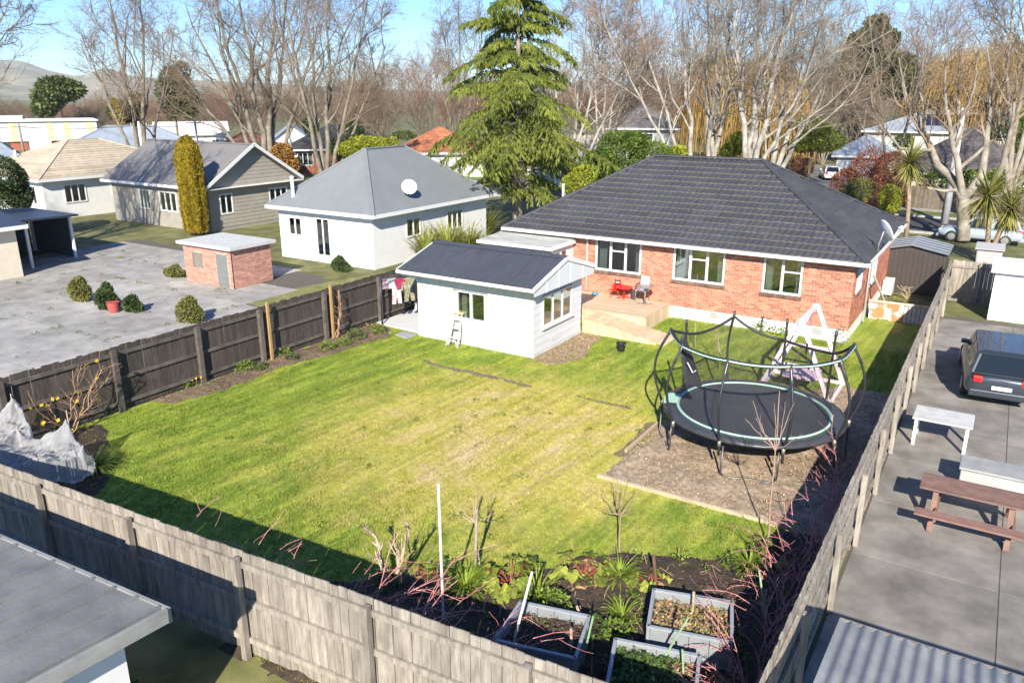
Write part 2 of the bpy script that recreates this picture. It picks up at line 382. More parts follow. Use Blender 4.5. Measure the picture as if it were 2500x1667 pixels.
# grass blades over the lawn (nobody could count them)
N = 330000
X = rng.uniform(-19.4, -1.65, N); Y = rng.uniform(6.3, 27.9, N)
ok = np.ones(N, bool)
for pl in (BED_BACK, BED_MULCH, BED_NET, BED_LEFT, BED_SHED): ok &= ~inpoly(X + rng.normal(0, .09, N), Y + rng.normal(0, .09, N), pl)
ok &= ~((X > -17.15) & (X < -12.3) & (Y > 20.85)) & ~((X > -19.6) & (X < -17) & (Y > 21.1)) & ~((X > -12.5) & (X < -9.1) & (Y > 24.3) & (Y < 25.8)) & ~((X < -10.4) & (Y > 25.5))
ok &= ~((np.abs(Y - 18.65) < .14) & (X > -15.2) & (X < -11.1) & (rng.random(N) < .85))
X = X[ok]; Y = Y[ok]; n = len(X)
hgt = rng.uniform(0.02, 0.055, n) * (0.5 + 0.8 * vnoise(X, Y, 1.1, 5) + 0.7 * vnoise(X, Y, 5.0, 6) ** 2); wd = rng.uniform(0.006, 0.013, n)
az = rng.uniform(0, 2 * np.pi, n); ln = rng.normal(0, 0.5, (n, 2)) * hgt[:, None]
B = np.stack([X, Y, np.full(n, -0.002)], 1); Sd = np.stack([np.cos(az), np.sin(az), np.zeros(n)], 1) * wd[:, None]
Tp = B + np.stack([ln[:, 0], ln[:, 1], hgt], 1)
tag(obj('grass', mesh_np('grass', np.stack([B - Sd, B + Sd, Tp], 1).reshape(-1, 3), np.arange(3 * n).reshape(-1, 3), BLADE)), 'short green and yellowed grass blades of the mown back lawn', 'grass', kind='stuff')

# mulch chips and leaf litter
def chips(name, label, poly, n, m, lo, hi, z=0.05, cat='mulch'):
    xs = [p[0] for p in poly]; ys = [p[1] for p in poly]
    X = rng.uniform(min(xs), max(xs), n); Y = rng.uniform(min(ys), max(ys), n); k = inpoly(X, Y, poly); X = X[k]; Y = Y[k]; n = len(X)
    C = np.stack([X, Y, z + rng.uniform(-.012, .03, n)], 1); d = rdir(n); d[:, 2] *= 0.35; nn = rdir(n) * .35 + np.array([0, 0, 1.0])
    V, F = leaves_np(C, d, nn, rng.uniform(lo, hi, n), rng.uniform(lo * .35, hi * .45, n) if 'straw' not in name else rng.uniform(.008, .016, n))
    return tag(obj(name, mesh_np(name, V, F, m)), label, cat, kind='stuff')
CHIP = mat('wood_chip', (0.33, 0.225, 0.13), 0.9, 0.3, 20, island=0.5, col2=(0.46, 0.34, 0.22))
DCHIP = mat('dark_chip', (0.085, 0.055, 0.033), 0.9, 0.4, 20, island=0.6, col2=(0.2, 0.13, 0.08))
chips('mulch_chips', 'brown bark chips spread under and around the trampoline', BED_MULCH, 42000, CHIP, 0.025, 0.085, 0.02)
chips('leaf_litter', 'dead leaves and twigs scattered over the dark vegetable bed', BED_BACK, 12000, DCHIP, 0.02, 0.09, 0.05, 'leaf litter')
chips('corner_litter', 'fallen leaves over the corner bed beneath the netting', BED_NET, 3500, mat('yellow_litter', (0.3, 0.2, 0.06), 0.9, 0.4, 14, island=.5, col2=(0.12, .08, .04)), 0.03, 0.10, 0.04, 'leaf litter')
chips('side_litter', 'leaf scraps along the bed beside the dark paling fence', BED_LEFT, 3500, CHIP, 0.02, 0.07, 0.04, 'leaf litter')
chips('straw_litter', 'dead straw-coloured grass along the weatherboard shed wall', BED_SHED, 7000, mat('straw', (0.42, 0.31, 0.18), 0.9, 0.3, 14, island=.4), 0.05, 0.16, 0.02, 'dead grass')

chips('lawn_litter', 'brown leaf scraps scattered thinly over the lawn', [(-18.4, 9.5), (-2.2, 13.5), (-7, 27), (-18, 20.5)], 260, DCHIP, 0.03, 0.08, 0.03, 'leaf litter')
# neighbours' ground, street
dv = sheet('driveway', [(-44, 8), (-20.0, 8), (-20.0, 19.5), (-23.0, 21.5), (-27, 26), (-44, 27.5)], -0.012, mat('joint_dirt', (.10, .09, .075), .95))
me_p = MB(); me_p.box(-1.49, 1.49, -1.49, 1.49, -.02, .0); _o = me_p.build('concrete_panel', mat('drive_concrete', (0.30, 0.29, 0.27), 0.88, 0.22, 1.1, 0.2, 30, col2=(0.40, 0.385, 0.355), big=0.22, island=.10), None); _pm = _o.data; bpy.data.objects.remove(_o)
for i in range(8):
    for j in range(6):
        cx_, cy_ = -42.5 + i * 3 + (0 if i < 8 else 0), 10.0 + j * 3
        if inpoly(np.array([cx_ + 1.2, cx_ - 1.2]), np.array([cy_ + 1.2, cy_ - 1.2]), [(-44.2, 8), (-20.0, 8), (-20.0, 19.5), (-23.0, 21.5), (-26.5, 26), (-44.2, 28)]).all():
            o_ = obj('concrete_panel', _pm, dv, (cx_, cy_, -.002 + random.uniform(-.002, .002)))
sheet('driveway_asphalt', [(-38, 3), (-20.0, 4), (-20.0, 13.8), (-24, 16.5), (-31, 17.5), (-38, 15)], -0.004, mat('worn_asphalt', (0.17, 0.175, 0.18), 0.9, 0.15, 3, 0.2, 40, big=0.2))
dv = sheet('neighbour_patio', [(-1.45, 7.0), (6, 7.4), (6, 34), (-1.45, 34)], -0.010, _m['joint_dirt'])
_q = MB(); _q.box(-1.19, 1.19, -1.19, 1.19, -.02, 0); _o = _q.build('paving_panel', mat('patio_concrete', (0.20, 0.185, 0.165), 0.9, 0.25, 1.3, 0.2, 30, col2=(0.29, 0.27, 0.24), big=0.25, island=.12), None); _pm = _o.data; bpy.data.objects.remove(_o)
for i in range(3):
    for j in range(11): obj('paving_panel', _pm, dv, (-.22 + i * 2.4, 8.3 + j * 2.4, random.uniform(-.002, .002)))
sheet('street', [(-60, 66.5), (60, 58.0), (60, 51.6), (-60, 58.4)], -0.008, ASPH)
kb = MB()
for (a, b, c, d) in (((-60, 66.5), (60, 58.0), (60, 58.35), (-60, 66.85)), ((-60, 58.05), (60, 51.25), (60, 51.6), (-60, 58.4))): kb.extr([a, b, c, d], -0.02, 0.11)
tag(kb.build('kerb', CONC), kind='structure')
vg = MB(); vg.extr([(-60, 66.9), (-11.5, 63.5), (-11.5, 66), (-60, 71)], -0.02, 0.1); vg.extr([(-8.2, 63.2), (60, 58.4), (60, 60.6), (-8.2, 65.6)], -0.02, 0.1)
tag(vg.build('grass_verge', mat('verge_grass', (0.085, 0.14, 0.02), 0.9, 0.35, 2, 0.6, 20, col2=(0.17, 0.2, 0.04))), kind='structure')
fp = MB(); fp.extr([(-8.2, 65.65), (60, 60.65), (60, 62.0), (-8.2, 67.0)], -0.02, 0.105)
tag(fp.build('footpath', CONC), kind='structure')
sheet('far_driveway', [(-14.5, 64), (-9.0, 63.6), (-10.5, 76), (-14.5, 90), (-18.5, 104), (-22.0, 104), (-19, 88)], -0.003, mat('drive_grey', (0.2, 0.2, 0.2), .9, .12, 2))
sheet('far_lawn', [(-34, 68), (-17.5, 66), (-21, 88), (-24, 120), (-60, 120)], -0.012, mat('far_grass', (0.13, 0.18, 0.035), 0.9, 0.3, 0.6, 0.5, 8, col2=(0.22, .22, .07)))
sheet('side_lawn', [(-27, 20.8), (-20.05, 19.9), (-20.05, 27.5), (-25.4, 27.8)], -0.004, mat('side_grass', (0.16, 0.19, 0.045), 0.9, 0.3, 2, 0.5, 20, col2=(0.27, .25, .09)))

# hills on the horizon
pr = [(-700, 190), (-300, 172), (-60, 168), (70, 170), (130, 187), (190, 196), (230, 193), (250, 183), (280, 182), (330, 196), (420, 201), (560, 205), (760, 212), (1000, 222), (1400, 230), (2000, 236)]
na, nr = 150, 26; Vh = []
for i in range(na):
    px = -700 + 2700 * i / (na - 1); py = np.interp(px, [p[0] for p in pr], [p[1] for p in pr])
    for j in range(nr):
        t = j / (nr - 1); D = 2600 + 1700 * t; ztop = (239 - py) / 1900 * 4300 * 1.04
        prof = (1 - (1 - t) ** 1.6)
        p = at(px, D, 239); k = vnoise(np.array(p[0] * .004), np.array(p[1] * .004), 1.0, 9) * .5 + vnoise(np.array(p[0] * .011), np.array(p[1] * .011), 1.0, 10) * .3
        Vh.append((p[0], p[1], max(0, ztop) * prof * (1 - 0.55 * float(k) * (1 - t) ** .7 * 1.6) - 2))
I = np.arange(na * nr).reshape(na, nr)
q = np.stack([I[:-1, :-1], I[1:, :-1], I[1:, 1:], I[:-1, 1:]], -1).reshape(-1, 4)
tag(obj('hills', mesh_np('hills', np.array(Vh), q, mat('hill_grass', (0.36, 0.30, 0.19), 0.95, 0.2, 0.006, col2=(0.12, 0.13, 0.08), contrast=.25, big=0.2), smooth=True)), kind='structure')
# ================================================================== BRICK HOUSE
BRICK = mat('red_brick', (0.43, 0.145, 0.088), 0.85, 0.18, 18, 0.3, 60, col2=(0.53, 0.22, 0.14), island=0.32, big=0.09)
MORTAR = mat('mortar', (0.66, 0.50, 0.40), 0.95, 0.1, 10)
DBRICK = mat('brown_sill_brick', (0.17, 0.105, 0.075), 0.85, 0.2, 12, 0.3, 60, island=0.3)
TILE = mat('charcoal_roof_tile', (0.050, 0.051, 0.058), 0.62, 0.15, 5, 0.25, 90, island=0.13, big=0.12)
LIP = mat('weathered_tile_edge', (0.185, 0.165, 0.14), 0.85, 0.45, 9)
CURT = leaf_mat('curtain_cloth', (0.75, 0.74, 0.7), (0.6, 0.62, 0.6), 0.3, 2, 0.05, 0.9)
ROOM = mat('room_wall', (0.30, 0.28, 0.25), 0.9, 0.05, 2)

def wmap(face, c):
    if face == 'S': return lambda u, z, d: (u, c - d, z)
    if face == 'E': return lambda u, z, d: (c + d, u, z)
    if face == 'N': return lambda u, z, d: (u, c + d, z)
    return lambda u, z, d: (c - d, u, z)
def mbox(mb, f, u0, u1, z0, z1, d0, d1, mi=0):
    P = [f(u0, z0, d0), f(u1, z0, d0), f(u1, z0, d1), f(u0, z0, d1), f(u0, z1, d0), f(u1, z1, d0), f(u1, z1, d1), f(u0, z1, d1)]
    a = np.array(P); v = np.dot(np.cross(a[1] - a[0], a[3] - a[0]), a[4] - a[0])
    if v < 0: P = [P[1], P[0], P[3], P[2], P[5], P[4], P[7], P[6]]
    return mb.hexa(P, mi)
def window(parent, face, c, u0, u1, z0, z1, lights, fw=0.07, mw=0.09, depth=0.07, proud=0.02, curtains=True, fm=None, name='window', simple=False):
    """lights: list of (relative width, transom height fraction from top or None)"""
    f = wmap(face, c); fm = fm or WHITE
    fr = MB()
    mbox(fr, f, u0, u0 + fw, z0, z1, proud - depth, proud); mbox(fr, f, u1 - fw, u1, z0, z1, proud - depth, proud)
    mbox(fr, f, u0 + fw, u1 - fw, z0, z0 + fw * 1.1, proud - depth, proud + .012); mbox(fr, f, u0 + fw, u1 - fw, z1 - fw, z1, proud - depth, proud - .003)
    tot = sum(w for w, _ in lights); iw = (u1 - u0 - 2 * fw) - mw * (len(lights) - 1); u = u0 + fw; panes = []
    za, zb = z0 + fw * 1.1, z1 - fw
    for i, (w, tr) in enumerate(lights):
        uw = iw * w / tot
        if i: mbox(fr, f, u - mw, u, za, zb, proud - depth, proud - .006)
        if tr:
            zt = zb - (zb - za) * tr; mbox(fr, f, u, u + uw, zt - .025, zt + .025, proud - depth, proud - .009)
            panes += [(u, u + uw, za, zt - .025), (u, u + uw, zt + .025, zb)]
        else: panes.append((u, u + uw, za, zb))
        u += uw + mw
    o = fr.build(name, fm, parent)
    for (a, b, p, q) in panes:
        g = MB(); mbox(g, f, a + .002, b - .002, p + .002, q - .002, proud - depth * .75, proud - depth * .55); g.build('pane', GLASS, o)
    if curtains:
        for (ca, cb) in ((u0 + fw, u0 + fw + (u1 - u0) * .17), (u1 - fw - (u1 - u0) * .13, u1 - fw)):
            cm = MB(); k = 13; V = []
            for i in range(k):
                uu = ca + (cb - ca) * i / (k - 1); dd = -0.22 + 0.025 * math.sin(i * 1.9)
                V += [f(uu, za - .05, dd), f(uu, zb, dd)]
            cm.add(V, [(2 * i, 2 * i + 2, 2 * i + 3, 2 * i + 1) for i in range(k - 1)]); cm.build('curtain', CURT, o, smooth=True)
    return o

HX0, HX1, HY0, HY1 = -17.55, -3.94, 28.10, 37.4
house = thing('brick_house', 'red brick bungalow with charcoal tiled hip roof and white windows behind the lawn', 'house', ((HX0 + HX1) / 2, HY0, 0))
fnd = MB()
fnd.box(HX0 + .01, HX1 - .01, HY0 + .01, HY1, -0.05, 0.44)
fo = fnd.build('foundation', mat('foundation_white', (0.80, 0.79, 0.76), 0.7, 0.06, 4, 0.15, 25), house)
WINS = [(-13.70, -11.72, 1.50, 2.83, [(1, None), (1, .36), (1, None)]), (-10.40, -8.40, 1.49, 2.83, [(1, None), (1, .34), (1, None)]), (-7.00, -5.63, 1.44, 2.83, [(1, None), (1, .40)])]
SIDE = [(28.75, 29.75, 1.62, 2.75, [(1, None), (1, None)]), (31.7, 33.3, 1.25, 2.6, [(1, .5), (1, .5)])]
wall = MB(); bt = 0.2
def wallstrip(mb, f, u0, u1, z0, z1, ops, d0, d1):
    us = u0
    for (a, b, p, q) in sorted(ops):
        mbox(mb, f, us, a, z0, z1, d0, d1); mbox(mb, f, a, b, z0, p, d0, d1)
        if q < z1: mbox(mb, f, a, b, q, z1, d0, d1)
        us = b
    mbox(mb, f, us, u1, z0, z1, d0, d1)
wallstrip(wall, wmap('S', HY0), HX0, HX1 - .22, 0.441, 2.86, [w[:4] for w in WINS], -bt, -0.008)
wallstrip(wall, wmap('E', HX1), HY0 + .008, HY1, 0.441, 2.86, [w[:4] for w in SIDE], -bt, -0.008)
mbox(wall, wmap('S', HY1), HX0 + .21, HX1 - .22, 0.441, 2.86, 0, bt); mbox(wall, wmap('W', HX0), HY0 + .01 + bt, HY1, 0.441, 2.86, -bt, 0)
wallo = wall.build('wall', MORTAR, house)
rm = MB(); rm.box(HX0 + .25, HX1 - .25, HY0 + .25, HY1 - .25, 0.45, 0.55); rm.box(HX0 + .25, HX1 - .25, 30.9, 31.0, .55, 2.85); rm.box(HX0 + .25, HX1 - .25, HY0 + .22, HY1 - .3, 2.852, 2.87)
for xx in (-14.2, -10.9, -7.6): rm.box(xx - .05, xx + .05, HY0 + .22, 30.9, .55, 2.85)
rm.build('room', ROOM, house)
# individual bricks
bricks = []
def lay(face, c, u0, u1, z0, n, ops, nudge=0.0):
    f = wmap(face, c)
    for r in range(n):
        za = z0 + r * 0.086; zb = za + 0.076; zm = (za + zb) / 2
        cuts = sorted((a - .004, b + .004) for a, b, p, q in ops if p - .11 < zm < q)
        seg = []; s = u0
        for a, b in cuts: seg.append((s, a)); s = b
        seg.append((s, u1))
        for a, b in seg:
            u = u0 + nudge - (0.12 if r % 2 else 0.0)
            while u < b:
                p, q = max(u, a), min(u + .23, b)
                if q - p > .03: bricks.append((face, c, p, q, za, zb))
                u += .24
lay('S', HY0, HX0 + .002, HX1 - .002, 0.446, 28, [w[:4] for w in WINS])
nfront = len(bricks)
lay('E', HX1, HY0 + .012, HY1, 0.446, 28, [w[:4] for w in SIDE], 0.06)
order = sorted(range(nfront), key=lambda i: -bricks[i][2]); single = set([i for i in order if bricks[i][3] - bricks[i][2] > .2][:290])
unit = MB(); unit.box(-.115, .115, 0, .02, -.038, .038); ume = unit.build('brick', BRICK, None); me_b = ume.data; bpy.data.objects.remove(ume)
rest = MB()
for i, (face, c, p, q, za, zb) in enumerate(bricks):
    if i in single:
        o = obj('brick', me_b, wallo); w = wloc(wallo); pr_ = random.uniform(-.002, .002)
        o.location = ((p + q) / 2 - w.x, HY0 + pr_ - w.y, (za + zb) / 2 - w.z); o.scale = ((q - p) / .23, 1, 1)
    else: mbox(rest, wmap(face, c), p, q, za, zb, -.02, random.uniform(-.002, .002))
tag(rest.build('bricks', BRICK, wallo), kind='stuff')
for (a, b, p, q, L) in WINS:
    wo_ = window(house, 'S', HY0, a, b, p, q, L, proud=0.015)
    k = int((b - a + .1) / .084)
    for i in range(k):
        u = a - .06 + (b - a + .12) * i / k; sb = MB()
        z1 = p - .004; sb.hexa([(u, HY0 - .055, z1 - .125), (u + .074, HY0 - .055, z1 - .125), (u + .074, HY0 + .03, z1 - .115), (u, HY0 + .03, z1 - .115), (u, HY0 - .06, z1 - .03), (u + .074, HY0 - .06, z1 - .03), (u + .074, HY0 + .03, z1), (u, HY0 + .03, z1)])
        sb.build('sill_brick', DBRICK, wo_)
for k, (a, b, p, q, L) in enumerate(SIDE):
    wo_ = window(house, 'E', HX1, a, b, p, q, L, proud=0.03, fw=.06, mw=.06)
    for i in range(int((b - a) / .084)):
        u = a + i * .084; sb = MB(); mbox(sb, wmap('E', HX1), u, u + .074, p - .13, p - .005, -.03, .055); sb.build('sill_brick', DBRICK, wo_)
# roof
EX0, EX1, EY0, EY1, EZ, RZ = -17.92, -3.53, 27.68, 37.9, 2.93, 5.72
RY = (EY0 + EY1) / 2; RXL, RXR = -13.3, EX1 - (RY - EY0)
rise = RZ - EZ; run = RY - EY0; ang = math.atan2(rise, run); SL = math.hypot(rise, run)
rf = MB()
A, B_, C_, D_ = (EX0, EY0, EZ), (EX1, EY0, EZ), (EX1, EY1, EZ), (EX0, EY1, EZ); RL, RR = (RXL, RY, RZ), (RXR, RY, RZ)
for P in ((A, B_, RR, RL), (B_, C_, RR), (C_, D_, RL, RR), (D_, A, RL)):
    rf.add([(p[0], p[1], p[2] - .035) for p in P], [tuple(range(len(P)))])
roof = rf.build('roof', TILE, house)
def tile_plane(O, u, v, n, W, lo, hi, ncs, pw=1.18, pitch=0.236, amp=0.021, lip=0.036, phase=0.0):
    O, u, v, n = (np.array(a, float) for a in (O, u, v, n)); g = SL / ncs; cnt = 0
    for c in range(ncs):
        a0, a1 = c * g, min((c + 1) * g + .03, SL); off = phase + (0.55 * pw if c % 2 else 0)
        s = -off
        while s < W:
            l0, h0 = lo(a0), hi(a0)
            if s + pw <= l0 + .02 or s >= h0 - .02: s += pw; continue
            cols = np.linspace(s + .004, s + pw - .004, 26)
            rows = [(a0, lip - .044), (a0 + .002, lip), (a0 + .05, lip * .9), (a1, 0.0)]
            V = []
            for a, hh in rows:
                cc = np.clip(cols, lo(a), hi(a))
                ph = (cc / pitch) % 1.0; w = amp * (1.6 * np.clip(np.sin(np.pi * ph), 0, 1) ** 1.3 - .8)
                for x, wv in zip(cc, w): V.append(O + u * x + v * a + n * (hh + wv))
            k = 26; F = []; M_ = []
            for r in range(3):
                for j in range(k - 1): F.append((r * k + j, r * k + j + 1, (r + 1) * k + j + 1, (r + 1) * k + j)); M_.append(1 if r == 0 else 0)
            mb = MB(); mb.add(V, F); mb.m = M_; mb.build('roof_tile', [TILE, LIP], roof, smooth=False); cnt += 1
            s += pw
    return cnt
ca, sa = math.cos(ang), math.sin(ang)
kl = (RXL - EX0) / SL
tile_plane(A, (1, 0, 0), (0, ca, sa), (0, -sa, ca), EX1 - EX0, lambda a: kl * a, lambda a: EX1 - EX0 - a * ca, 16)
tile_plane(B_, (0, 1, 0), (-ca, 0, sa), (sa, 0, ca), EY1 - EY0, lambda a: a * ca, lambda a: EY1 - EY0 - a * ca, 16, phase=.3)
def caps(p, q, w=0.11, h=0.075, ln=0.40, nm='ridge_cap'):
    p = np.array(p, float); q = np.array(q, float); L = np.linalg.norm(q - p); d = (q - p) / L; sd = np.cross(d, (0, 0, 1)); sd /= np.linalg.norm(sd); up = np.cross(sd, d)
    k = int(L / ln)
    for i in range(k):
        a = p + d * (L * i / k); b = p + d * (L * (i + 1) / k + .02); V = []
        for pt, sc in ((a, 1.0), (b, 0.9)):
            for j in range(7):
                t = math.pi * j / 6; V.append(pt + sd * math.cos(t) * w * sc + up * (math.sin(t) * h * sc + .012))
        mb = MB(); mb.add(V, [(j, j + 1, 8 + j, 7 + j) for j in range(6)] + [tuple(range(6, -1, -1))]); mb.build(nm, TILE, roof, smooth=False)
caps(RL, RR); caps(B_, RR, nm='hip_cap'); caps(A, RL, nm='hip_cap'); caps(C_, RR, nm='hip_cap')
ev = MB()       # soffit
ev.box(EX0 + .03, EX1 - .03, EY0 + .03, EY1 - .03, 2.862, 2.885); ev.build('soffit', WHITE, house)
gu = MB()
gu.box(EX0 - .03, EX1 + .03, EY0 - .07, EY0 + .02, 2.80, 2.925); gu.box(EX1 - .02, EX1 + .05, EY0 + .022, EY1, 2.80, 2.925); gu.box(EX0 - .05, EX0 + .02, EY0 + .022, EY1, 2.80, 2.925)
gu.build('gutter', WHITE, house, bevel=.012)
dp = MB(); dp.tube([(-14.05, 27.75, 2.82), (-14.05, 28.0, 2.72), (-14.05, 28.04, 2.6), (-14.05, 28.04, 0.6)], .035, 8); dp.build('downpipe', WHITE, house, smooth=True)
dp = MB(); dp.tube([(-3.5, 31.1, 2.82), (-3.75, 31.1, 2.7), (-3.86, 31.1, 2.55), (-3.86, 31.1, 0.05)], .04, 8); dp.build('downpipe', WHITE, house, smooth=True)
jb = MB(); jb.box(-14.14, -13.98, 27.99, 28.08, 1.28, 1.42); jb.build('meter_box', WHITE, house, bevel=.01)
for xx, zz in ((-8.68, .30), (-6.84, .27), (-4.93, .26)):
    vt = MB(); vt.box(xx - .17, xx + .17, HY0 - .004, HY0 + .02, zz - .12, zz + .12)
    for i in range(11): vt.box(xx - .165 + i * .033, xx - .155 + i * .033, HY0 - .016, HY0 - .005, zz - .12, zz + .12, 1)
    for i in range(8): vt.box(xx - .17, xx + .17, HY0 - .020, HY0 - .0165, zz - .115 + i * .032, zz - .105 + i * .032, 1)
    vt.build('vent', [mat('vent_dark', (.06, .06, .06)), mat('vent_wire', (.6, .6, .58), .5)], house)
tp = MB(); tp.tube([(-6.82, 28.1, .50), (-6.82, 27.98, .50), (-6.82, 27.95, .44)], .018, 8); tp.tube([(-6.88, 27.99, .55), (-6.76, 27.99, .55)], .012, 6); tp.tube([(-6.82, 27.99, .5), (-6.82, 27.99, .55)], .012, 6); tp.tube([(-6.82, 28.0, .44), (-6.83, 27.97, .3), (-6.81, 27.95, .2)], .02, 6)
tp.build('tap', mat('black_rubber', (.02, .02, .022), .6), house)
vp_ = MB(); vp_.tube([(-16.6, 30.6, 3.4), (-16.6, 30.6, 4.45)], .05, 10); vp_.lathe((-16.6, 30.6, 4.45), [(.07, 0), (.07, .06), (.02, .1)], 10); vp_.build('vent_pipe', WHITE, house, smooth=True)
# --- sun porch on the left of the front
DIRTY = mat('dirty_white_roof', (0.62, 0.62, 0.58), 0.8, 0.1, 1.6, col2=(0.24, 0.24, 0.21), stretch=(.5, 2.2, 1), contrast=0.5)
porch = MB(); porch.slab([(-18.1, 26.1, 2.60), (-14.6, 26.1, 2.60), (-14.6, 28.08, 2.72), (-18.1, 28.08, 2.72)], .06)
po = porch.build('porch_roof', DIRTY, house)
pf = MB(); pf.box(-18.13, -14.57, 26.04, 26.10, 2.48, 2.60); pf.box(-14.6, -14.55, 26.102, 28.0, 2.50, 2.66); pf.build('porch_fascia', WHITE, house)
pw_ = MB()
wallstrip(pw_, wmap('S', 26.35), -17.9, -14.78, 0.0, 2.50, [(-17.75, -14.95, 1.15, 2.38)], -.08, 0)
wallstrip(pw_, wmap('E', -14.70), 26.28, 28.08, 0.0, 2.55, [(26.45, 27.55, .95, 2.36)], -.08, 0)
pw_.build('porch_wall', WHITE, house)
window(house, 'S', 26.35, -17.75, -14.95, 1.15, 2.38, [(1, None)] * 4, fw=.05, mw=.06, curtains=True, name='porch_window')
window(house, 'E', -14.70, 26.45, 27.55, .95, 2.36, [(1, None), (1, None)], fw=.05, mw=.06, name='porch_window')
# --- satellite dish on the right eave
dish = thing('satellite_dish', 'white satellite dish on a bracket at the brick house right eave', 'dish', (-3.55, 29.9, 2.95))
dn = Vector((0.72, 0.55, 0.42)).normalized(); ctr = Vector((-3.42, 29.78, 3.72))
e1 = dn.cross(Vector((0, 0, 1))).normalized(); e2 = e1.cross(dn)
V = []; F = []
for layer, off in ((0, 0.0), (1, -0.012)):
    for i in range(7):
        r = .39 * i / 6
        for j in range(24):
            t = 2 * math.pi * j / 24; p = ctr + e1 * r * math.cos(t) + e2 * r * 1.06 * math.sin(t) + dn * (0.55 * r * r + off); V.append(tuple(p))
    b0 = layer * 7 * 24
    for i in range(6):
        for j in range(24):
            f = (b0 + i * 24 + j, b0 + i * 24 + (j + 1) % 24, b0 + (i + 1) * 24 + (j + 1) % 24, b0 + (i + 1) * 24 + j); F.append(f if layer == 0 else f[::-1])
for j in range(24): F.append((6 * 24 + j, 6 * 24 + (j + 1) % 24, 13 * 24 + (j + 1) % 24, 13 * 24 + j))
mb = MB(); mb.add(V, F); mb.build('reflector', mat('dish_grey', (.66, .67, .68), .45), dish, smooth=True)
mb = MB(); foot = ctr - e2 * .4 + dn * .09; lnb = ctr + dn * .55 - e2 * .12
mb.tube([foot, (foot + lnb) / 2 - e2 * .02, lnb], .015, 8); mb.build('arm', mat('dish_arm', (.6, .6, .6), .5), dish, smooth=True)
mb = MB(); mb.tube([lnb - dn * .05, lnb + dn * .09], [.035, .045], 10); mb.tube([lnb + e1 * .06, lnb - e1 * .06], .03, 8); mb.build('receiver', WHITE, dish, smooth=True)
mb = MB(); mb.tube([(-3.55, 29.9, 2.9), (-3.55, 29.9, 3.25), tuple(ctr - dn * .02)], .022, 8); mb.build('bracket', mat('galv', (.4, .41, .42), .5, metal=.6), dish, smooth=True)
# ================================================================== SHED
SHW = mat('shed_white', (0.60, 0.59, 0.565), 0.6, 0.06, 1.5, col2=(0.66, 0.65, 0.63), stretch=(3, 3, .6), big=0.05)
SHG = mat('weatherboard_white', (0.66, 0.67, 0.69), 0.6, 0.06, 4, col2=(0.58, 0.6, 0.63), stretch=(1, 1, .4))
STEEL = mat('charcoal_roof_steel', (0.050, 0.056, 0.068), 0.42, 0.08, 3, col2=(0.068, 0.074, 0.086), stretch=(5, .4, 1), metal=0.0, spec=0.5, big=0.1)
RAWT = mat('raw_timber', (0.60, 0.43, 0.24), 0.8, 0.15, 6, stretch=(8, 8, 1))
shed = thing('sleepout_shed', 'small white shed with charcoal corrugated roof standing on the lawn', 'shed', (-14.7, 22.6, 0))
SX0, SX1, SY0, SY1 = -17.1, -12.33, 20.9, 24.25
sl = MB(); sl.box(SX0 - .03, SX1 + .02, SY0 - .03, SY1 + .02, -.05, .075); sl.build('slab', PALE, shed)
wcore = MB()
SW = (-15.42, -14.18, .88, 1.93); SE = (21.45, 23.5, .90, 1.96)
wallstrip(wcore, wmap('S', SY0), SX0, SX1 - .13, .08, 2.45, [SW], -.12, -.02)
wallstrip(wcore, wmap('E', SX1), SY0 + .02, SY1, .08, 2.45, [SE], -.12, -.025)
mbox(wcore, wmap('N', SY1), SX0 + .13, SX1 - .13, .08, 2.45, -.1, 0); mbox(wcore, wmap('W', SX0), SY0 + .125, SY1, .08, 2.45, -.12, 0)
wcore.box(SX0 + .125, SX1 - .125, SY0 + .125, SY1 - .11, .08, .12)
wcore.build('wall', mat('shed_core', (.5, .5, .48)), shed)
xs = [SX0 + .06, -15.9, -13.72, SX1 - .06]
f = wmap('S', SY0)
def panel(a, b, p, q):
    mb = MB(); mbox(mb, f, a + .006, b - .006, p, q, -.018, 0); mb.build('wall_panel', SHW, shed)
panel(SX0 + .06, -15.9, .08, 2.4); panel(-13.72, SX1 - .06, .08, 2.4); panel(-15.9, SW[0], .08, 2.4); panel(SW[1], -13.72, .08, 2.4); panel(SW[0], SW[1], .08, SW[2]); panel(SW[0], SW[1], SW[3], 2.4)
for a, b in ((SX0, SX0 + .055), (SX1 - .055, SX1)):
    mb = MB(); mbox(mb, f, a, b, .08, 2.4, -.017, .012); mb.build('corner_board', mat('cream_timber', (.70, .58, .42), .7, .1, 4), shed)
w = window(shed, 'S', SY0, *SW, [(1, None), (1, None)], fw=.075, mw=.085, proud=.03)
hd = MB(); mbox(hd, f, SW[0] - .10, SW[1] + .06, SW[3] + .005, SW[3] + .03, 0.001, .09); hd.build('head_flashing', mat('flash_grey', (.28, .29, .3), .5), w)
sw = MB(); mbox(sw, f, SW[0] - .06, SW[1] + .06, SW[2] - .055, SW[2] - .004, .001, .075); sw.build('sill', WHITE, w)
rs = MB(); mbox(rs, f, SW[1] + .004, SW[1] + .05, 1.3, SW[3] - .01, .001, .02); rs.build('bare_facing', RAWT, w)
fe = wmap('E', SX1); bh = 0.262
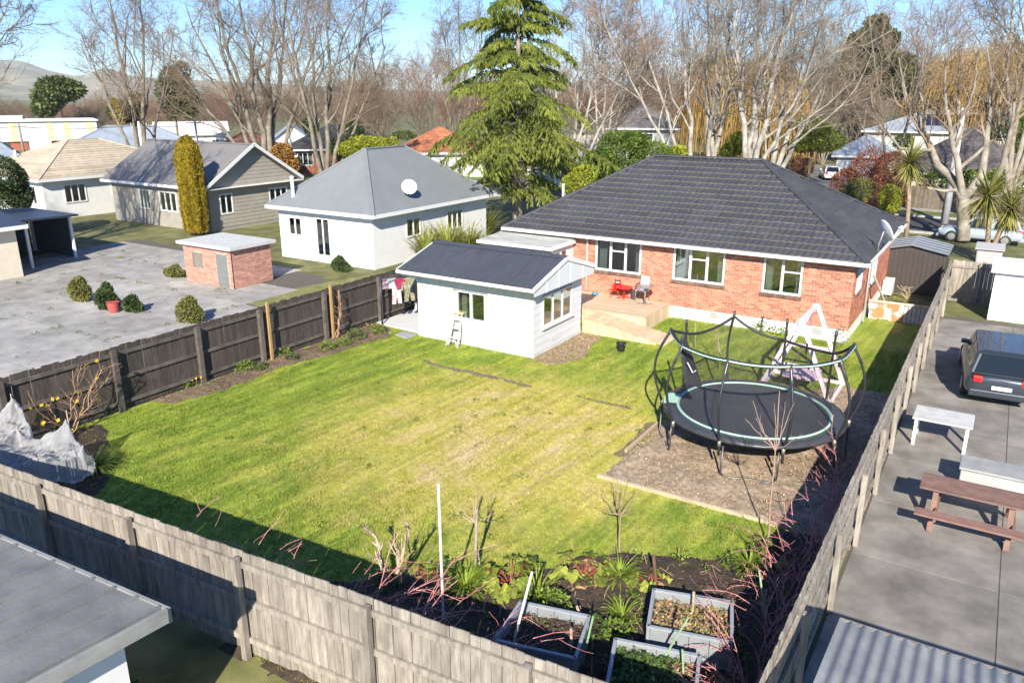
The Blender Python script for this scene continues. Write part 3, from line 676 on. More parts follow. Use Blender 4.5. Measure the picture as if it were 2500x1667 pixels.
for i in range(9):
    za = .10 + i * bh; zb = min(za + bh + .012, 2.45)
    segs = [(SY0 + .012, SY1)]
    if zb > SE[2] and za < SE[3]: segs = [(SY0 + .012, SE[0]), (SE[1], SY1)]
    if i == 3: segs = [(SY0 + .012, SE[0]), (SE[1], SY1)]
    for a, b in segs:
        mb = MB(); P = [fe(a, za, 0), fe(b, za, 0), fe(b, za, -.024), fe(a, za, -.024), fe(a, zb, -.016), fe(b, zb, -.016), fe(b, zb, -.024), fe(a, zb, -.024)]
        mb.hexa(P); mb.build('weatherboard', SHG, shed)
    if i == 2:
        mb = MB(); mbox(mb, fe, SE[0], SE[1], za + .2, SE[2], -.024, -.004); mb.build('weatherboard', SHG, shed)
w = window(shed, 'E', SX1, *SE, [(1, None)] * 3, fw=.06, mw=.06, proud=.035)
sw = MB(); mbox(sw, fe, SE[0] - .06, SE[1] + .06, SE[2] - .06, SE[2] - .004, .001, .09); sw.build('sill', WHITE, w)
vb = MB(); mbox(vb, fe, 22.05, 22.75, .27, .42, .001, .008); vb.build('vent_plate', mat('plate_grey', (.6, .6, .61), .6), shed)
# roof
QX0, QX1, QY0, QY1, QR, QE, QZ = -17.52, -11.98, 20.35, 24.65, 22.5, 2.50, 3.14
for (ye, sgn) in ((QY0, 1), (QY1, -1)):
    n_s = 5; wS = (QX1 - QX0) / n_s
    for i in range(n_s):
        a = QX0 + i * wS; cols = np.linspace(a, a + wS + .05 if i < n_s - 1 else a + wS, 67); V = []
        for (yy, zz) in ((ye - sgn * .05, QE - .012), (QR, QZ)):
            for x in cols: V.append((x, yy, zz + .011 * math.cos(2 * math.pi * x / .078) + .004 * (i % 2)))
        k = 67; mb = MB(); mb.add(V, [((j, j + 1, k + j + 1, k + j) if sgn > 0 else (j + 1, j, k + j, k + j + 1)) for j in range(k - 1)]); mb.build('roof_sheet', STEEL, shed, smooth=True)
rc = MB(); 
for s in (-1, 1): rc.slab([(QX0, QR, QZ + .045), (QX1, QR, QZ + .045), (QX1, QR + s * .2, QZ - .03), (QX0, QR + s * .2, QZ - .03)], .006)
rc.build('ridge_cap', STEEL, shed)
fa = MB(); fa.box(QX0 + .01, QX1 - .03, QY0 - .02, QY0 + .015, QE - .17, QE - .035); fa.build('fascia', WHITE, shed)
gt = MB(); gt.box(QX0, QX1 - .03, QY0 - .12, QY0 - .022, QE - .13, QE - .045); gt.build('gutter', WHITE, shed, bevel=.015)
fa = MB(); fa.box(QX0 + .01, QX1 - .03, QY1 - .015, QY1 + .02, QE - .17, QE - .035); fa.build('fascia', WHITE, shed)
sf = MB(); sf.box(SX0, QX1 - .05, QY0 + .02, SY0 - .022, 2.36, 2.375); sf.build('soffit', WHITE, shed)
for xx, tw in ((QX1 - .015, .03), (QX0 + .015, .03)):
    for (ya, yb) in ((QY0 - .06, QR), (QY1 + .06, QR)):
        mb = MB(); mb.beam((xx, ya, QE - .06), (xx, yb, QZ - .045), tw, .15); mb.build('barge_board', WHITE, shed)
# gable panels with battens
def gz(y): return QE - .11 + (QZ - QE) * (1 - abs(y - QR) / (QR - QY0))
ys = [20.42, 21.2, 22.0, 22.8, 23.7, 24.58]
for a, b in zip(ys[:-1], ys[1:]):
    pts = [(a, 2.2)] + [(b, 2.2), (b, gz(b))] + ([(QR, gz(QR))] if a < QR < b else []) + [(a, gz(a))]
    mb = MB(); n = len(pts); V = [(QX1 - .045, y, z) for y, z in pts] + [(QX1 - .06, y, z) for y, z in pts]
    mb.add(V, [tuple(range(n)), tuple(range(2 * n - 1, n - 1, -1))] + [(i, n + i, n + (i + 1) % n, (i + 1) % n) for i in range(n)]); mb.build('gable_panel', SHG, shed)
for y in ys[1:-1]:
    mb = MB(); mb.box(QX1 - .0445, QX1 - .03, y - .02, y + .02, 2.2, gz(y) - .02); mb.build('gable_batten', WHITE, shed)
br = MB(); br.beam((-17.45, 20.45, 2.30), (-17.12, 20.88, 2.12), .07, .07); br.build('bracket', WHITE, shed)

# folding step ladder leaning against the shed
ALU = mat('worn_aluminium', (.62, .62, .60), .45, .12, 8, metal=.35)
lad = thing('step_ladder', 'folded paint-splashed step ladder leaning against the white shed wall', 'ladder', (-15.3, 20.5, 0))
def lp(x, t, off=0.0): return (x, 20.42 + .42 * t + off, 1.12 * t)
for s in (-1, 1):
    mb = MB(); mb.beam(lp(-15.3 + s * .235, 0), lp(-15.3 + s * .15, 1), .025, .075, up=(0, -1, .4)); mb.build('rail', ALU, lad)
    mb = MB(); mb.beam(lp(-15.3 + s * .20, 0.02, .075), lp(-15.3 + s * .14, .97, .03), .022, .04, up=(0, -1, .4)); mb.build('back_rail', ALU, lad)
for t in (.28, .55, .8):
    mb = MB(); p = lp(-15.3, t); h_ = .225 - .075 * t; mb.box(p[0] - h_, p[0] + h_, p[1] - .05, p[1] + .05, p[2] - .015, p[2] + .015); mb.build('tread', ALU, lad)
mb = MB(); p = lp(-15.3, .99); mb.box(p[0] - .19, p[0] + .19, p[1] - .07, p[1] + .06, p[2] - .01, p[2] + .03); mb.build('top_step', mat('ladder_cap', (.62, .5, .25), .6), lad)
mb = MB()
for i in range(8):
    t0, t1 = math.pi * i / 8, math.pi * (i + 1) / 8
    mb.beam((-15.3 + .16 * math.cos(t0), 20.45 + .012 * math.sin(t0) * 5, .06 + .17 * math.sin(t0)), (-15.3 + .16 * math.cos(t1), 20.45 + .012 * math.sin(t1) * 5, .06 + .17 * math.sin(t1)), .03, .05, up=(0, -1, 0))
mb.build('foot_arch', ALU, lad)

# concrete pad beside the shed, loose paver
pad = MB(); pad.extr([(-19.45, 21.25), (-17.14, 21.05), (-17.14, 24.3), (-19.45, 24.3)], -.02, .05); tag(pad.build('concrete_pad', PALE), kind='structure')
pv = MB(); pv.extr([(-17.86, 20.44), (-17.2, 20.3), (-17.18, 20.86), (-17.8, 20.86)], 0.0, .05); pv.top('paving_slab', mat('grey_paver', (.30, .31, .32), .8, .1, 5), 'single grey paving slab lying at the shed corner', 'paver')

# ================================================================== DECK + RAMP
DECK = mat('deck_timber', (0.50, 0.375, 0.245), 0.75, 0.12, 4, 0.15, 30, col2=(0.60, 0.47, 0.33), stretch=(.6, 6, 6), island=0.10)
RAMP = mat('ramp_timber', (0.53, 0.385, 0.23), 0.75, 0.12, 4, 0.15, 30, col2=(0.62, 0.48, 0.32), island=0.09)
dk = thing('timber_deck', 'raised pale timber deck against the brick house wall', 'deck', (-12.4, 26.8, 0))
y = 25.60; i = 0
while y < 28.05:
    mb = MB(); mb.box(-14.62, -10.43, y, min(y + .138, 28.075), .52, .552 + random.uniform(-.001, .001)); mb.build('deck_board', DECK, dk); y += .143
for i in range(17):
    y = 25.62 + i * .145; mb = MB(); mb.box(-10.43, -10.41, y, y + .140, .005, .515); mb.build('skirting_board', DECK, dk)
x = -13.4
while x < -10.5:
    mb = MB(); mb.box(x, x + .140, 25.575, 25.597, .005, .515); mb.build('skirting_board', DECK, dk); x += .145
mb = MB(); mb.box(-14.6, -10.46, 25.63, 28.05, .30, .515); mb.build('joists', mat('joist', (.25, .18, .1)), dk)
rp = thing('timber_ramp', 'pale timber ramp sloping from the deck down to the lawn', 'ramp', (-10.8, 25.0, 0))
X_a, X_b, Z_a, Z_b = -12.30, -9.15, .50, .035
def rz_(x): return Z_a + (Z_b - Z_a) * (max(x, -11.9) + 11.9) / (X_b + 11.9)
x = X_a
while x < X_b - .05:
    x2 = min(x + .138, X_b); mb = MB()
    mb.hexa([(x, 24.36, rz_(x) - .03), (x2, 24.36, rz_(x2) - .03), (x2, 25.57, rz_(x2) - .03), (x, 25.57, rz_(x) - .03), (x, 24.36, rz_(x)), (x2, 24.36, rz_(x2)), (x2, 25.57, rz_(x2)), (x, 25.57, rz_(x))]); mb.build('ramp_board', RAMP, rp)
    if rz_(x2) > .08:
        mb = MB(); mb.hexa([(x, 24.338, 0), (x2 + .002, 24.338, 0), (x2 + .002, 24.358, 0), (x, 24.358, 0), (x, 24.338, rz_(x) - .032), (x2 + .002, 24.338, rz_(x2) - .032), (x2 + .002, 24.358, rz_(x2) - .032), (x, 24.358, rz_(x) - .032)]); mb.build('side_board', RAMP, rp)
    x += .143
mb = MB(); mb.hexa([(-12.3, 24.4, 0), (-9.4, 24.4, 0), (-9.4, 25.5, 0), (-12.3, 25.5, 0), (-12.3, 24.4, .4), (-9.4, 24.4, .02), (-9.4, 25.5, .02), (-12.3, 25.5, .4)]); mb.build('bearer', _m['joist'], rp)

# ================================================================== DECK FURNITURE
ZD = .553
RED = mat('red_plastic', (.62, .016, .012), .38, .05, 4, spec=.5); GREY_M = mat('grey_metal', (.30, .31, .32), .4, .06, 5, metal=.5)
BLK = mat('black_plastic', (.018, .018, .02), .5, .1, 6); WPL = mat('white_plastic', (.8, .8, .79), .4, .03, 4)
def round_table(name, label, c, r, h, m, legs, mats):
    t = thing(name, label, 'table', c)
    mb = MB(); mb.lathe((c[0], c[1], c[2] + h - .03), [(r - .015, 0), (r, .008), (r, .022), (r - .01, .03)], 28); mb.build('table_top', m, t, smooth=False)
    mb = MB(); mb.lathe((c[0], c[1], c[2] + .06), [(.035, 0), (.03, h * .5), (.045, h - .09)], 12); mb.build('pedestal', m, t, smooth=True)
    for k in range(legs):
        a = 2 * math.pi * k / legs + .4; mb = MB(); mb.tube([(c[0], c[1], c[2] + .09), (c[0] + r * .5 * math.cos(a), c[1] + r * .5 * math.sin(a), c[2] + .06), (c[0] + r * .85 * math.cos(a), c[1] + r * .85 * math.sin(a), c[2] + .012)], [.022, .018, .012], 8); mb.build('leg', m, t, smooth=True)
    return t
round_table('round_table', 'small round grey metal cafe table on the deck', (-11.18, 27.35, ZD), .33, .72, GREY_M, 4, None)
round_table('childs_table', 'small red round childs table on the deck', (-12.22, 27.75, ZD), .33, .47, RED, 4, None)
ch = thing('white_chair', 'white moulded chair behind the grey cafe table', 'chair', (-11.45, 27.78, ZD))
cx, cy = -11.45, 27.75
mb = MB(); mb.box(cx - .22, cx + .22, cy - .22, cy + .2, ZD + .43, ZD + .47); mb.build('seat', WPL, ch, bevel=.015)
mb = MB(); mb.hexa([(cx - .2, cy + .19, ZD + .46), (cx + .2, cy + .19, ZD + .46), (cx + .2, cy + .215, ZD + .46), (cx - .2, cy + .215, ZD + .46), (cx - .17, cy + .25, ZD + .95), (cx + .17, cy + .25, ZD + .95), (cx + .17, cy + .275, ZD + .95), (cx - .17, cy + .275, ZD + .95)]); mb.build('backrest', WPL, ch, bevel=.012)
for a, b in ((-1, -1), (1, -1), (-1, 1), (1, 1)):
    mb = MB(); mb.tube([(cx + a * .19, cy + b * .18, ZD + .44), (cx + a * .22, cy + b * .2, ZD)], .011, 8); mb.build('leg', GREY_M, ch, smooth=True)
for s in (-1, 1):
    mb = MB(); mb.tube([(cx + s * .19, cy + .22, ZD + .68), (cx + s * .26, cy + .1, ZD + .66), (cx + s * .27, cy - .08, ZD + .6), (cx + s * .22, cy - .16, ZD + .46)], .02, 8); mb.build('armrest', BLK, ch, smooth=True)
kc = thing('childs_chair', 'red tubular childs chair with black animal face backrest', 'chair', (-12.62, 27.82, ZD))
cx, cy = -12.62, 27.82
mb = MB(); mb.box(cx - .17, cx + .17, cy - .16, cy + .15, ZD + .27, ZD + .295); mb.build('seat', RED, kc, bevel=.01)
mb = MB(); mb.lathe((0, 0, 0), [(.17, 0), (.18, .012), (.17, .024)], 20); mb.xform(lambda p: (cx + p[0], cy + .16 + p[2], ZD + .44 + p[1])); mb.build('backrest', RED, kc)
mb = MB(); mb.lathe((0, 0, 0), [(.10, 0), (.105, .008), (.09, .014)], 18); mb.xform(lambda p: (cx + p[0], cy + .155 - p[2], ZD + .56 + p[1] * .75))
for s in (-1, 1): mb.tube([(cx + s * .06, cy + .15, ZD + .61), (cx + s * .11, cy + .15, ZD + .69)], [.03, .012], 8)
fc = mb.build('face', BLK, kc)
for s in (-1, 1):
    mb = MB(); mb.lathe((0, 0, 0), [(.033, 0), (.03, .006)], 14); mb.xform(lambda p: (cx + s * .042 + p[0], cy + .138 - p[2], ZD + .57 + p[1])); mb.build('eye', WPL, fc)
for s in (-1, 1):
    mb = MB(); mb.tube([(cx + s * .17, cy + .16, ZD + .46), (cx + s * .17, cy + .2, ZD + .02), (cx + s * .17, cy - .17, ZD + .015), (cx + s * .17, cy - .16, ZD + .27), (cx + s * .17, cy - .05, ZD + .40), (cx + s * .17, cy + .15, ZD + .42)], .012, 8); mb.build('side_frame', RED, kc, smooth=True)
pt = MB(); pt.lathe((-11.86, 27.86, ZD), [(.09, 0), (.115, .34), (.125, .34), (.125, .37), (.105, .37), (.1, .3)], 18); pt.top('plant_pot', mat('charcoal_pot', (.05, .052, .055), .6), 'tall charcoal pot on the deck between the red and grey tables', 'pot', smooth=False)
db = MB(); db.lathe((-13.5, 27.75, ZD), [(.15, 0), (.12, .07), (.105, .075), (.10, .02)], 20); db.top('pet_bowl', mat('blue_bowl', (.05, .22, .36), .4), 'blue pet bowl on the deck by the brick wall', 'bowl')
bk = thing('black_bucket', 'black plastic bucket standing on the lawn near the ramp', 'bucket', (-10.2, 23.1, 0))
mb = MB(); mb.lathe((-10.2, 23.1, 0), [(.115, 0), (.155, .27), (.17, .275), (.17, .30), (.15, .30), (.148, .27), (.11, .02)], 22, caps=True); mb.build('body', BLK, bk)
mb = MB(); mb.tube([(-10.2 + .168 * math.cos(t), 23.1 - .04 - .03 * math.sin(t), .285 - .07 * math.sin(t)) for t in np.linspace(0, math.pi, 12)], .006, 6); mb.build('handle', GREY_M, bk, smooth=True)
# ================================================================== TRAMPOLINE
TC = np.array([-4.45, 18.15]); TR = 2.16; TZ = .86; TOPZ = 2.72; TOPR = 2.08
tr = thing('trampoline', 'large round black trampoline with curved poles and sagging safety net', 'trampoline', (TC[0], TC[1], 0))
TBLK = mat('trampoline_foam', (.022, .022, .025), .5, .15, 6, .3, 30); TMAT = mat('jump_mat', (.058, .060, .068), .7, .12, 5, big=.15)
MINT = mat('mint_band', (.36, .54, .44), .6, .06, 5); TPAD = mat('black_padding', (.045, .05, .056), .36, .2, 4, .5, 7)
def tp_(a, r, z): return (TC[0] + r * math.cos(a), TC[1] + r * math.sin(a), z)
def ring(rad, z, m, name, rt, n=72):
    V = []; F = []; k = 8
    for i in range(n):
        a = 2 * math.pi * i / n
        for j in range(k):
            b = 2 * math.pi * j / k; V.append(tp_(a, rad + rt * math.cos(b), z + rt * math.sin(b)))
    F = [(i * k + j, ((i + 1) % n) * k + j, ((i + 1) % n) * k + (j + 1) % k, i * k + (j + 1) % k) for i in range(n) for j in range(k)]
    mb = MB(); mb.add(V, F); return mb.build(name, m, tr, smooth=True)
def annulus(r0, r1, z0, z1, name, m, n=96, th=.02, wav=0.0, skip=None):
    V = []
    for i in range(n):
        a = 2 * math.pi * i / n; wv = wav * (math.sin(i * 2.4) * .6 + math.sin(i * 5.1 + 1) * .4)
        V += [tp_(a, r0, z0), tp_(a, (r0 + r1) / 2, (z0 + z1) / 2 + .02 + wv), tp_(a, r1 + wv, z1 + wv), tp_(a, r1 + wv, z1 + wv - th * 2), tp_(a, r0, z0 - th)]
    F = [(i * 5 + j, i * 5 + (j + 1) % 5, ((i + 1) % n) * 5 + (j + 1) % 5, ((i + 1) % n) * 5 + j)[::-1] for i in range(n) for j in range(5) if not (skip and skip(i))]
    mb = MB(); mb.add(V, F); return mb.build(name, m, tr, smooth=True)
ring(TR - .03, TZ - .03, TBLK, 'frame_ring', .025)
annulus(1.80, TR, TZ + .045, TZ + .02, 'padding', TPAD, wav=.012, th=.03)
annulus(1.755, 1.835, TZ + .052, TZ + .062, 'mint_trim', MINT, th=.012)
mint = MB(); V = []                                   # mint patch on the padding at the entrance
for i in range(9):
    a = R(184) + R(20) * i / 8; V += [tp_(a, 1.80, TZ + .078), tp_(a, 2.02, TZ + .085), tp_(a, 2.15, TZ + .058)]
mint.add(V, [(i * 3 + j, i * 3 + j + 1, (i + 1) * 3 + j + 1, (i + 1) * 3 + j) for i in range(8) for j in range(2)]); mp_ = mint.build('entrance_patch', MINT, tr, smooth=True)
V = [tp_(0, 0, TZ + .005)]; nn = 72
for r in (.6, 1.2, 1.76):
    for i in range(nn): V.append(tp_(2 * math.pi * i / nn, r, TZ + .005 + .03 * (r / 1.76) ** 2))
F = [(0, 1 + i, 1 + (i + 1) % nn) for i in range(nn)] + [(1 + k * nn + i, 1 + (k + 1) * nn + i, 1 + (k + 1) * nn + (i + 1) % nn, 1 + k * nn + (i + 1) % nn) for k in range(2) for i in range(nn)]
mb = MB(); mb.add(V, F); mb.build('jumping_mat', TMAT, tr, smooth=True)
PA = [R(15 + 36 * k) for k in range(10)]               # pole angles
def pole_pts(a, free=False, full=2.72):
    z = np.linspace(TZ - .35, full, 16); t = np.clip((z - TZ) / (TOPZ - TZ), -.2, 1.1)
    r = TR + .04 + (.26 * np.sin(np.pi * np.clip(t, 0, 1)) if not free else .05 * np.clip(t, 0, 1)) + (TOPR - TR - .04) * np.clip(t, 0, 1) ** 2 * (0 if free else 1)
    return [tp_(a, rr, zz) for rr, zz in zip(r, z)]
FREE = {1, 2, 3, 4}                                    # back poles: 51, 87, 123, 159 deg
for k, a in enumerate(PA):
    fr = k in (1, 2, 4); mb = MB(); pts = pole_pts(a, fr, 2.78 if not fr else 2.66)
    mb.tube(pts, .03, 10); po_ = mb.build('pole', TBLK, tr, smooth=True)
    mb = MB(); mb.tube(pts[-4:] if not fr else pts[-2:], .036, 10); mb.build('pole_sleeve', mat('sleeve_vinyl', (.05, .052, .056), .3), po_, smooth=True)
    mb = MB(); mb.tube([tp_(a, TR + .045, TZ - .12), tp_(a, TR + .045, TZ + .02)], .04, 10); mb.build('clamp', mat('clamp_zinc', (.42, .40, .3), .4, metal=.7), po_, smooth=True)
for i, (a, b) in enumerate(((7, 8), (5, 6), (9, 0), (1, 2), (3, 4))):       # U-shaped legs
    aa, ab = PA[a], PA[b]
    if ab < aa: ab += 2 * math.pi
    aa += .04; ab -= .04
    pts = [tp_(aa, TR + .03, TZ - .1), tp_(aa, TR + .05, .12), tp_(aa + .03, TR + .05, .045), tp_(aa + .09, TR + .02, .025), tp_((aa + ab) / 2, TR - .06, .025), tp_(ab - .09, TR + .02, .025), tp_(ab - .03, TR + .05, .045), tp_(ab, TR + .05, .12), tp_(ab, TR + .03, TZ - .1)]
    mb = MB(); mb.tube(pts, .024, 8); mb.build('leg', mat('leg_steel', (.10, .105, .11), .4, metal=.6), tr, smooth=True)
# net rim: taut between front poles, sagging at the back where it has come off
order = [5, 6, 7, 8, 9, 0]                             # A B C D E F
rim = []
def seg_(pa, pb, sag, n=10):
    out = []
    for i in range(n):
        t = i / n; p = np.array(pa) * (1 - t) + np.array(pb) * t; p[2] -= sag * 4 * t * (1 - t); out.append(p)
    return out
tops = {k: np.array(tp_(PA[k], TOPR, TOPZ)) for k in range(10)}
path = []
for k in range(5): path += seg_(tops[order[k]], tops[order[k + 1]], .05)
mid1 = np.array(tp_(PA[1], 1.98, 2.15)); mid2 = np.array(tp_(PA[2], 1.95, 2.18)); i_ = np.array(tp_(PA[3], 2.1, 2.66)); mid4 = np.array(tp_(PA[4], 1.95, 2.34))
path += seg_(tops[0], mid1, .10) + seg_(mid1, mid2, .03) + seg_(mid2, i_, .12) + seg_(i_, mid4, .08) + seg_(mid4, tops[5], .02)
path = np.array(path)
nfront_ = 50
for nm, sl_ in (('net_rim', slice(0, nfront_ + 1)), ('net_rim', slice(nfront_, None))):
    q_ = path[sl_]; q_ = np.vstack([q_, path[:1]]) if sl_.stop is None else q_
    mb = MB(); mb.tube(q_, .045 if sl_.stop else .035, 8); ro = mb.build(nm, TBLK, tr, smooth=True)
    if sl_.stop:
        st_ = MB(); V = []
        for p in q_:
            d = np.array([p[0] - TC[0], p[1] - TC[1], 0]); d /= np.linalg.norm(d); V += [p + d * .047 + np.array([0, 0, .026]), p + d * .052 + np.array([0, 0, -.006])]
        st_.add(V, [(2 * i, 2 * i + 1, 2 * i + 3, 2 * i + 2) for i in range(len(q_) - 1)]); st_.build('mint_stripe', MINT, ro, smooth=True)
net = []; Fn = []; rows = 7; n = len(path)
for i, p in enumerate(path):
    a = math.atan2(p[1] - TC[1], p[0] - TC[0])
    for j in range(rows):
        t = j / (rows - 1); rb = 1.80; r = np.hypot(p[0] - TC[0], p[1] - TC[1]) * t + rb * (1 - t) - .22 * math.sin(math.pi * t) * (1 if i < 50 else .6); net.append((TC[0] + r * math.cos(a), TC[1] + r * math.sin(a), TZ + .06 + (p[2] - TZ - .06) * t))
Fn = [(i * rows + j, ((i + 1) % n) * rows + j, ((i + 1) % n) * rows + j + 1, i * rows + j + 1) for i in range(n) for j in range(rows - 1)]
mb = MB(); mb.add(net, Fn); mb.build('safety_net', mesh_fabric('net_mesh', (.05, .05, .05), .26), tr, smooth=True)
# folded basketball backboard hanging at the left pole
bb = MB(); c = np.array(tp_(PA[6], 1.95, 2.45)); dv = np.array([.55, .42, -.1])
bb.hexa([c + (-.35, .55, .32), c + (-.30, .60, .36), c + (.42, -.02, -.62), c + (.36, -.06, -.66), c + (-.38, .50, .25), c + (-.33, .55, .29), c + (.12, -.22, -.52), c + (.06, -.26, -.55)]); bo = bb.build('ball_hoop_board', TBLK, tr)
hp = MB(); hp.tube([c + (.05, -.1, -.1), c + (.2, -.12, -.32), c + (.27, -.12, -.25)], .014, 6); hp.build('hoop_mark', mat('grey_mark', (.55, .57, .58)), bo)
for a_, z_ in ((R(68), 2.2), (R(33), 2.25)):
    mb = MB(); p = tp_(a_, 1.99, z_); mb.beam(p, (p[0], p[1], p[2] - .28), .05, .03); mb.build('strap', TBLK, tr)

# ================================================================== SWING SET
PINK = mat('pale_pink_paint', (.74, .56, .64), .6, .06, 3, col2=(.80, .72, .76)); PINKD = mat('pink_lattice', (.66, .40, .52), .6, .06, 3)
sg = thing('swing_set', 'pale pink timber A-frame swing behind the trampoline', 'swing', (-4.25, 22.65, 0))
ax, ya, yb, az_ = -4.25, 21.65, 23.65, 2.30
mb = MB(); mb.beam((ax, ya - .12, az_), (ax, yb + .1, az_), .10, .10); mb.build('top_beam', PINK, sg)
for yy in (ya, yb):
    for s in (-1, 1):
        mb = MB(); mb.beam((ax + s * 1.02, yy, 0), (ax + s * .03, yy, az_ + .04), .10, .10, up=(0, 1, 0)); mb.build('leg', PINK, sg)
    mb = MB(); mb.beam((ax - .55, yy + .055, 1.0), (ax + .55, yy + .055, 1.0), .04, .10); mb.build('cross_brace', PINK, sg)
    mb = MB(); mb.beam((ax - 1.0, yy, .06), (ax + 1.0, yy, .06), .06, .10); mb.build('base_rail', PINK, sg)
for s in (-1, 1):
    mb = MB(); mb.beam((ax + s * 1.0, ya, .05), (ax + s * 1.0, yb, .05), .08, .08); mb.build('base_rail', PINK, sg)
seat = MB(); seat.box(ax - .45, ax + .45, 22.15, 23.15, .46, .50)
so = seat.build('seat', PINKD, sg)
for i in range(8):
    mb = MB(); mb.box(ax - .45 + i * .118, ax - .37 + i * .118, 22.10, 23.2, .502, .515); mb.build('seat_slat', PINK, so)
for yy in (22.3, 23.0):
    mb = MB(); mb.tube([(ax, yy, az_ - .05), (ax, yy, 1.45), (ax - .42, yy, .5)], .008, 6); mb.tube([(ax, yy, 1.45), (ax + .42, yy, .5)], .008, 6); mb.build('rope', mat('purple_rope', (.16, .08, .2)), sg)

# ================================================================== PALING FENCES
DARKF = mat('dark_stained_paling', (0.052, 0.041, 0.034), 0.85, 0.2, 5, 0.35, 30, stretch=(3, 3, .5), island=0.25, col2=(0.078, 0.064, 0.053))
DARKR = mat('dark_stained_rail', (0.08, 0.066, 0.056), 0.85, 0.2, 4, 0.35, 30, island=0.15, col2=(0.13, 0.112, 0.096))
PALEF = mat('weathered_paling', (0.235, 0.205, 0.17), 0.9, 0.25, 4, 0.4, 30, stretch=(3, 3, .5), island=0.2, col2=(0.335, 0.30, 0.255), big=.18)
def paling_fence(name, label, p, q, h, pm, rm_, posts, side, post_w=.12, rails=(.25, .95, 1.62), pw=.15, proud=1.0, post_h=None, jit=.012):
    """side: +1/-1 which side (left normal) carries the posts and rails"""
    p = np.array([*p, 0.0]); q = np.array([*q, 0.0]); L = np.linalg.norm(q - p); d = (q - p) / L; nr = np.array([-d[1], d[0], 0]) * side
    t = thing(name, label, 'fence', (p + q) / 2); org = np.array(wloc(t))
    a = math.atan2(d[1], d[0]); um = MB(); um.box(-pw / 2 + .004, pw / 2 - .004, -.010, .010, 0.02, h); uo = um.build('paling', pm, None); me = uo.data; bpy.data.objects.remove(uo)
    k = int(L / pw)
    for i in range(k):
        c = p + d * (i + .5) * pw; o = obj('paling', me, t)
        o.location = tuple(c - org + nr * random.uniform(-.003, .003)); o.rotation_euler = (random.uniform(-.003, .003), random.uniform(-.003, .003), a); o.scale.z = 1 + random.uniform(-jit, jit)
    for z in rails:
        mb = MB(); mb.beam(p + nr * .04 + (0, 0, z), q + nr * .04 + (0, 0, z), .045, .09); mb.build('rail', rm_, t)
    for s in posts:
        c = p + d * s; hh = post_h or h - .06; mb = MB(); u = d * post_w / 2; v0 = nr * .064; v1 = nr * (.064 + post_w)
        mb.hexa([c - u + v0, c + u + v0, c + u + v1, c - u + v1] + [x + np.array([0, 0, hh]) for x in (c - u + v0, c + u + v0, c + u + v1, c - u + v1)]) if side < 0 else mb.hexa([c - u + v1, c + u + v1, c + u + v0, c - u + v0][::-1] + [x + np.array([0, 0, hh]) for x in [c - u + v1, c + u + v1, c + u + v0, c - u + v0][::-1]])
        mb.build('post', rm_, t)
    return t
paling_fence('paling_fence', 'dark stained paling fence along the left side of the lawn', (-19.62, 5.6), (-19.62, 29.6), 1.80, DARKF, DARKR, [2.75 - .2, 5.4, 8.0, 10.3, 13.1, 15.95, 18.7, 21.4], -1, .13, (.22, .92, 1.60))
paling_fence('paling_fence', 'weathered beige paling fence across the foreground behind the lawn', (-19.6, 5.56), (-1.56, 6.86), 1.82, PALEF, PALEF, [1.3, 3.7, 6.1, 8.5, 10.9, 13.3, 15.7], -1, .10, (.3, 1.0, 1.62), jit=.006)
paling_fence('paling_fence', 'weathered beige paling fence running along the right boundary', (-1.5, 6.95), (-1.5, 36.6), 1.82, PALEF, PALEF, [0.4, 2.8, 5.2, 7.6, 10, 12.4, 14.8, 17.2, 19.6, 22, 24.4, 26.8], -1, .09, (.3, 1.0, 1.58), jit=.006, post_h=1.5)
for y_, lb in ((16.12, 'bare timber pole standing nearest the middle of the dark fence'), (18.9, 'bare timber pole with a climbing vine near the shed end of the fence')):
    mb = MB(); mb.beam((-19.36, y_, 0), (-19.36, y_, 1.98), .075, .075); mb.top('timber_pole', mat('tan_timber', (.36, .22, .09), .8, .2, 5, stretch=(3, 3, .4)), lb, 'pole')

# ================================================================== CLOTHES LINE
pA = G(928, 684, 1.74); pB = G(1030, 674, 1.80)
cl = thing('clothes_line', 'dark steel clothes line frame between the fence and the shed', 'clothes line', (pA[0], pA[1], .05))
CST = mat('line_steel', (.045, .055, .06), .45, metal=.4)
mb = MB(); mb.tube([(pA[0], pA[1], .05), (pA[0], pA[1], 1.85)], .032, 10); mb.build('post', CST, cl, smooth=True)
dL = (pB - pA); nL = np.array([-dL[1], dL[0], 0]); nL /= np.linalg.norm(nL)
for k, off in enumerate((0, .22, .44)):
    mb = MB(); mb.tube([pA + nL * off, pB + nL * off * .9], .011, 6); mb.build('line', CST, cl, smooth=True)
mb = MB(); mb.tube([pA + (0, 0, -.25), pA + dL * .45 + nL * .1], .012, 6); mb.tube([pA - nL * .05, pA + nL * .5], .014, 6); mb.build('arm', CST, cl, smooth=True)
def garment(name, label, cat, t, off, outline, col, col2=None, w=1.0, rough=.9, scale=20, contrast=.2):
    base = pA + dL * t + nL * off; u = dL / np.linalg.norm(dL); m = mat('cloth_' + name + str(round(t, 2)), col, rough, .12, scale, col2=col2, contrast=contrast)
    N_ = len(outline); mb = MB(); V = []
    for s in (0, 1):
        for (x, z) in outline: V.append(base + u * x * w + np.array([0, 0, z * w]) + nL * ((.012 if s else -.004) + .035 * math.sin(x * 17 + z * 5) * min(1, -z * 2)))
    mb.add(V, [tuple(range(N_)), tuple(range(2 * N_ - 1, N_ - 1, -1))] + [(i, N_ + i, N_ + (i + 1) % N_, (i + 1) % N_) for i in range(N_)])
    return mb.top(name, m, label, cat, group='washing on the clothes line')
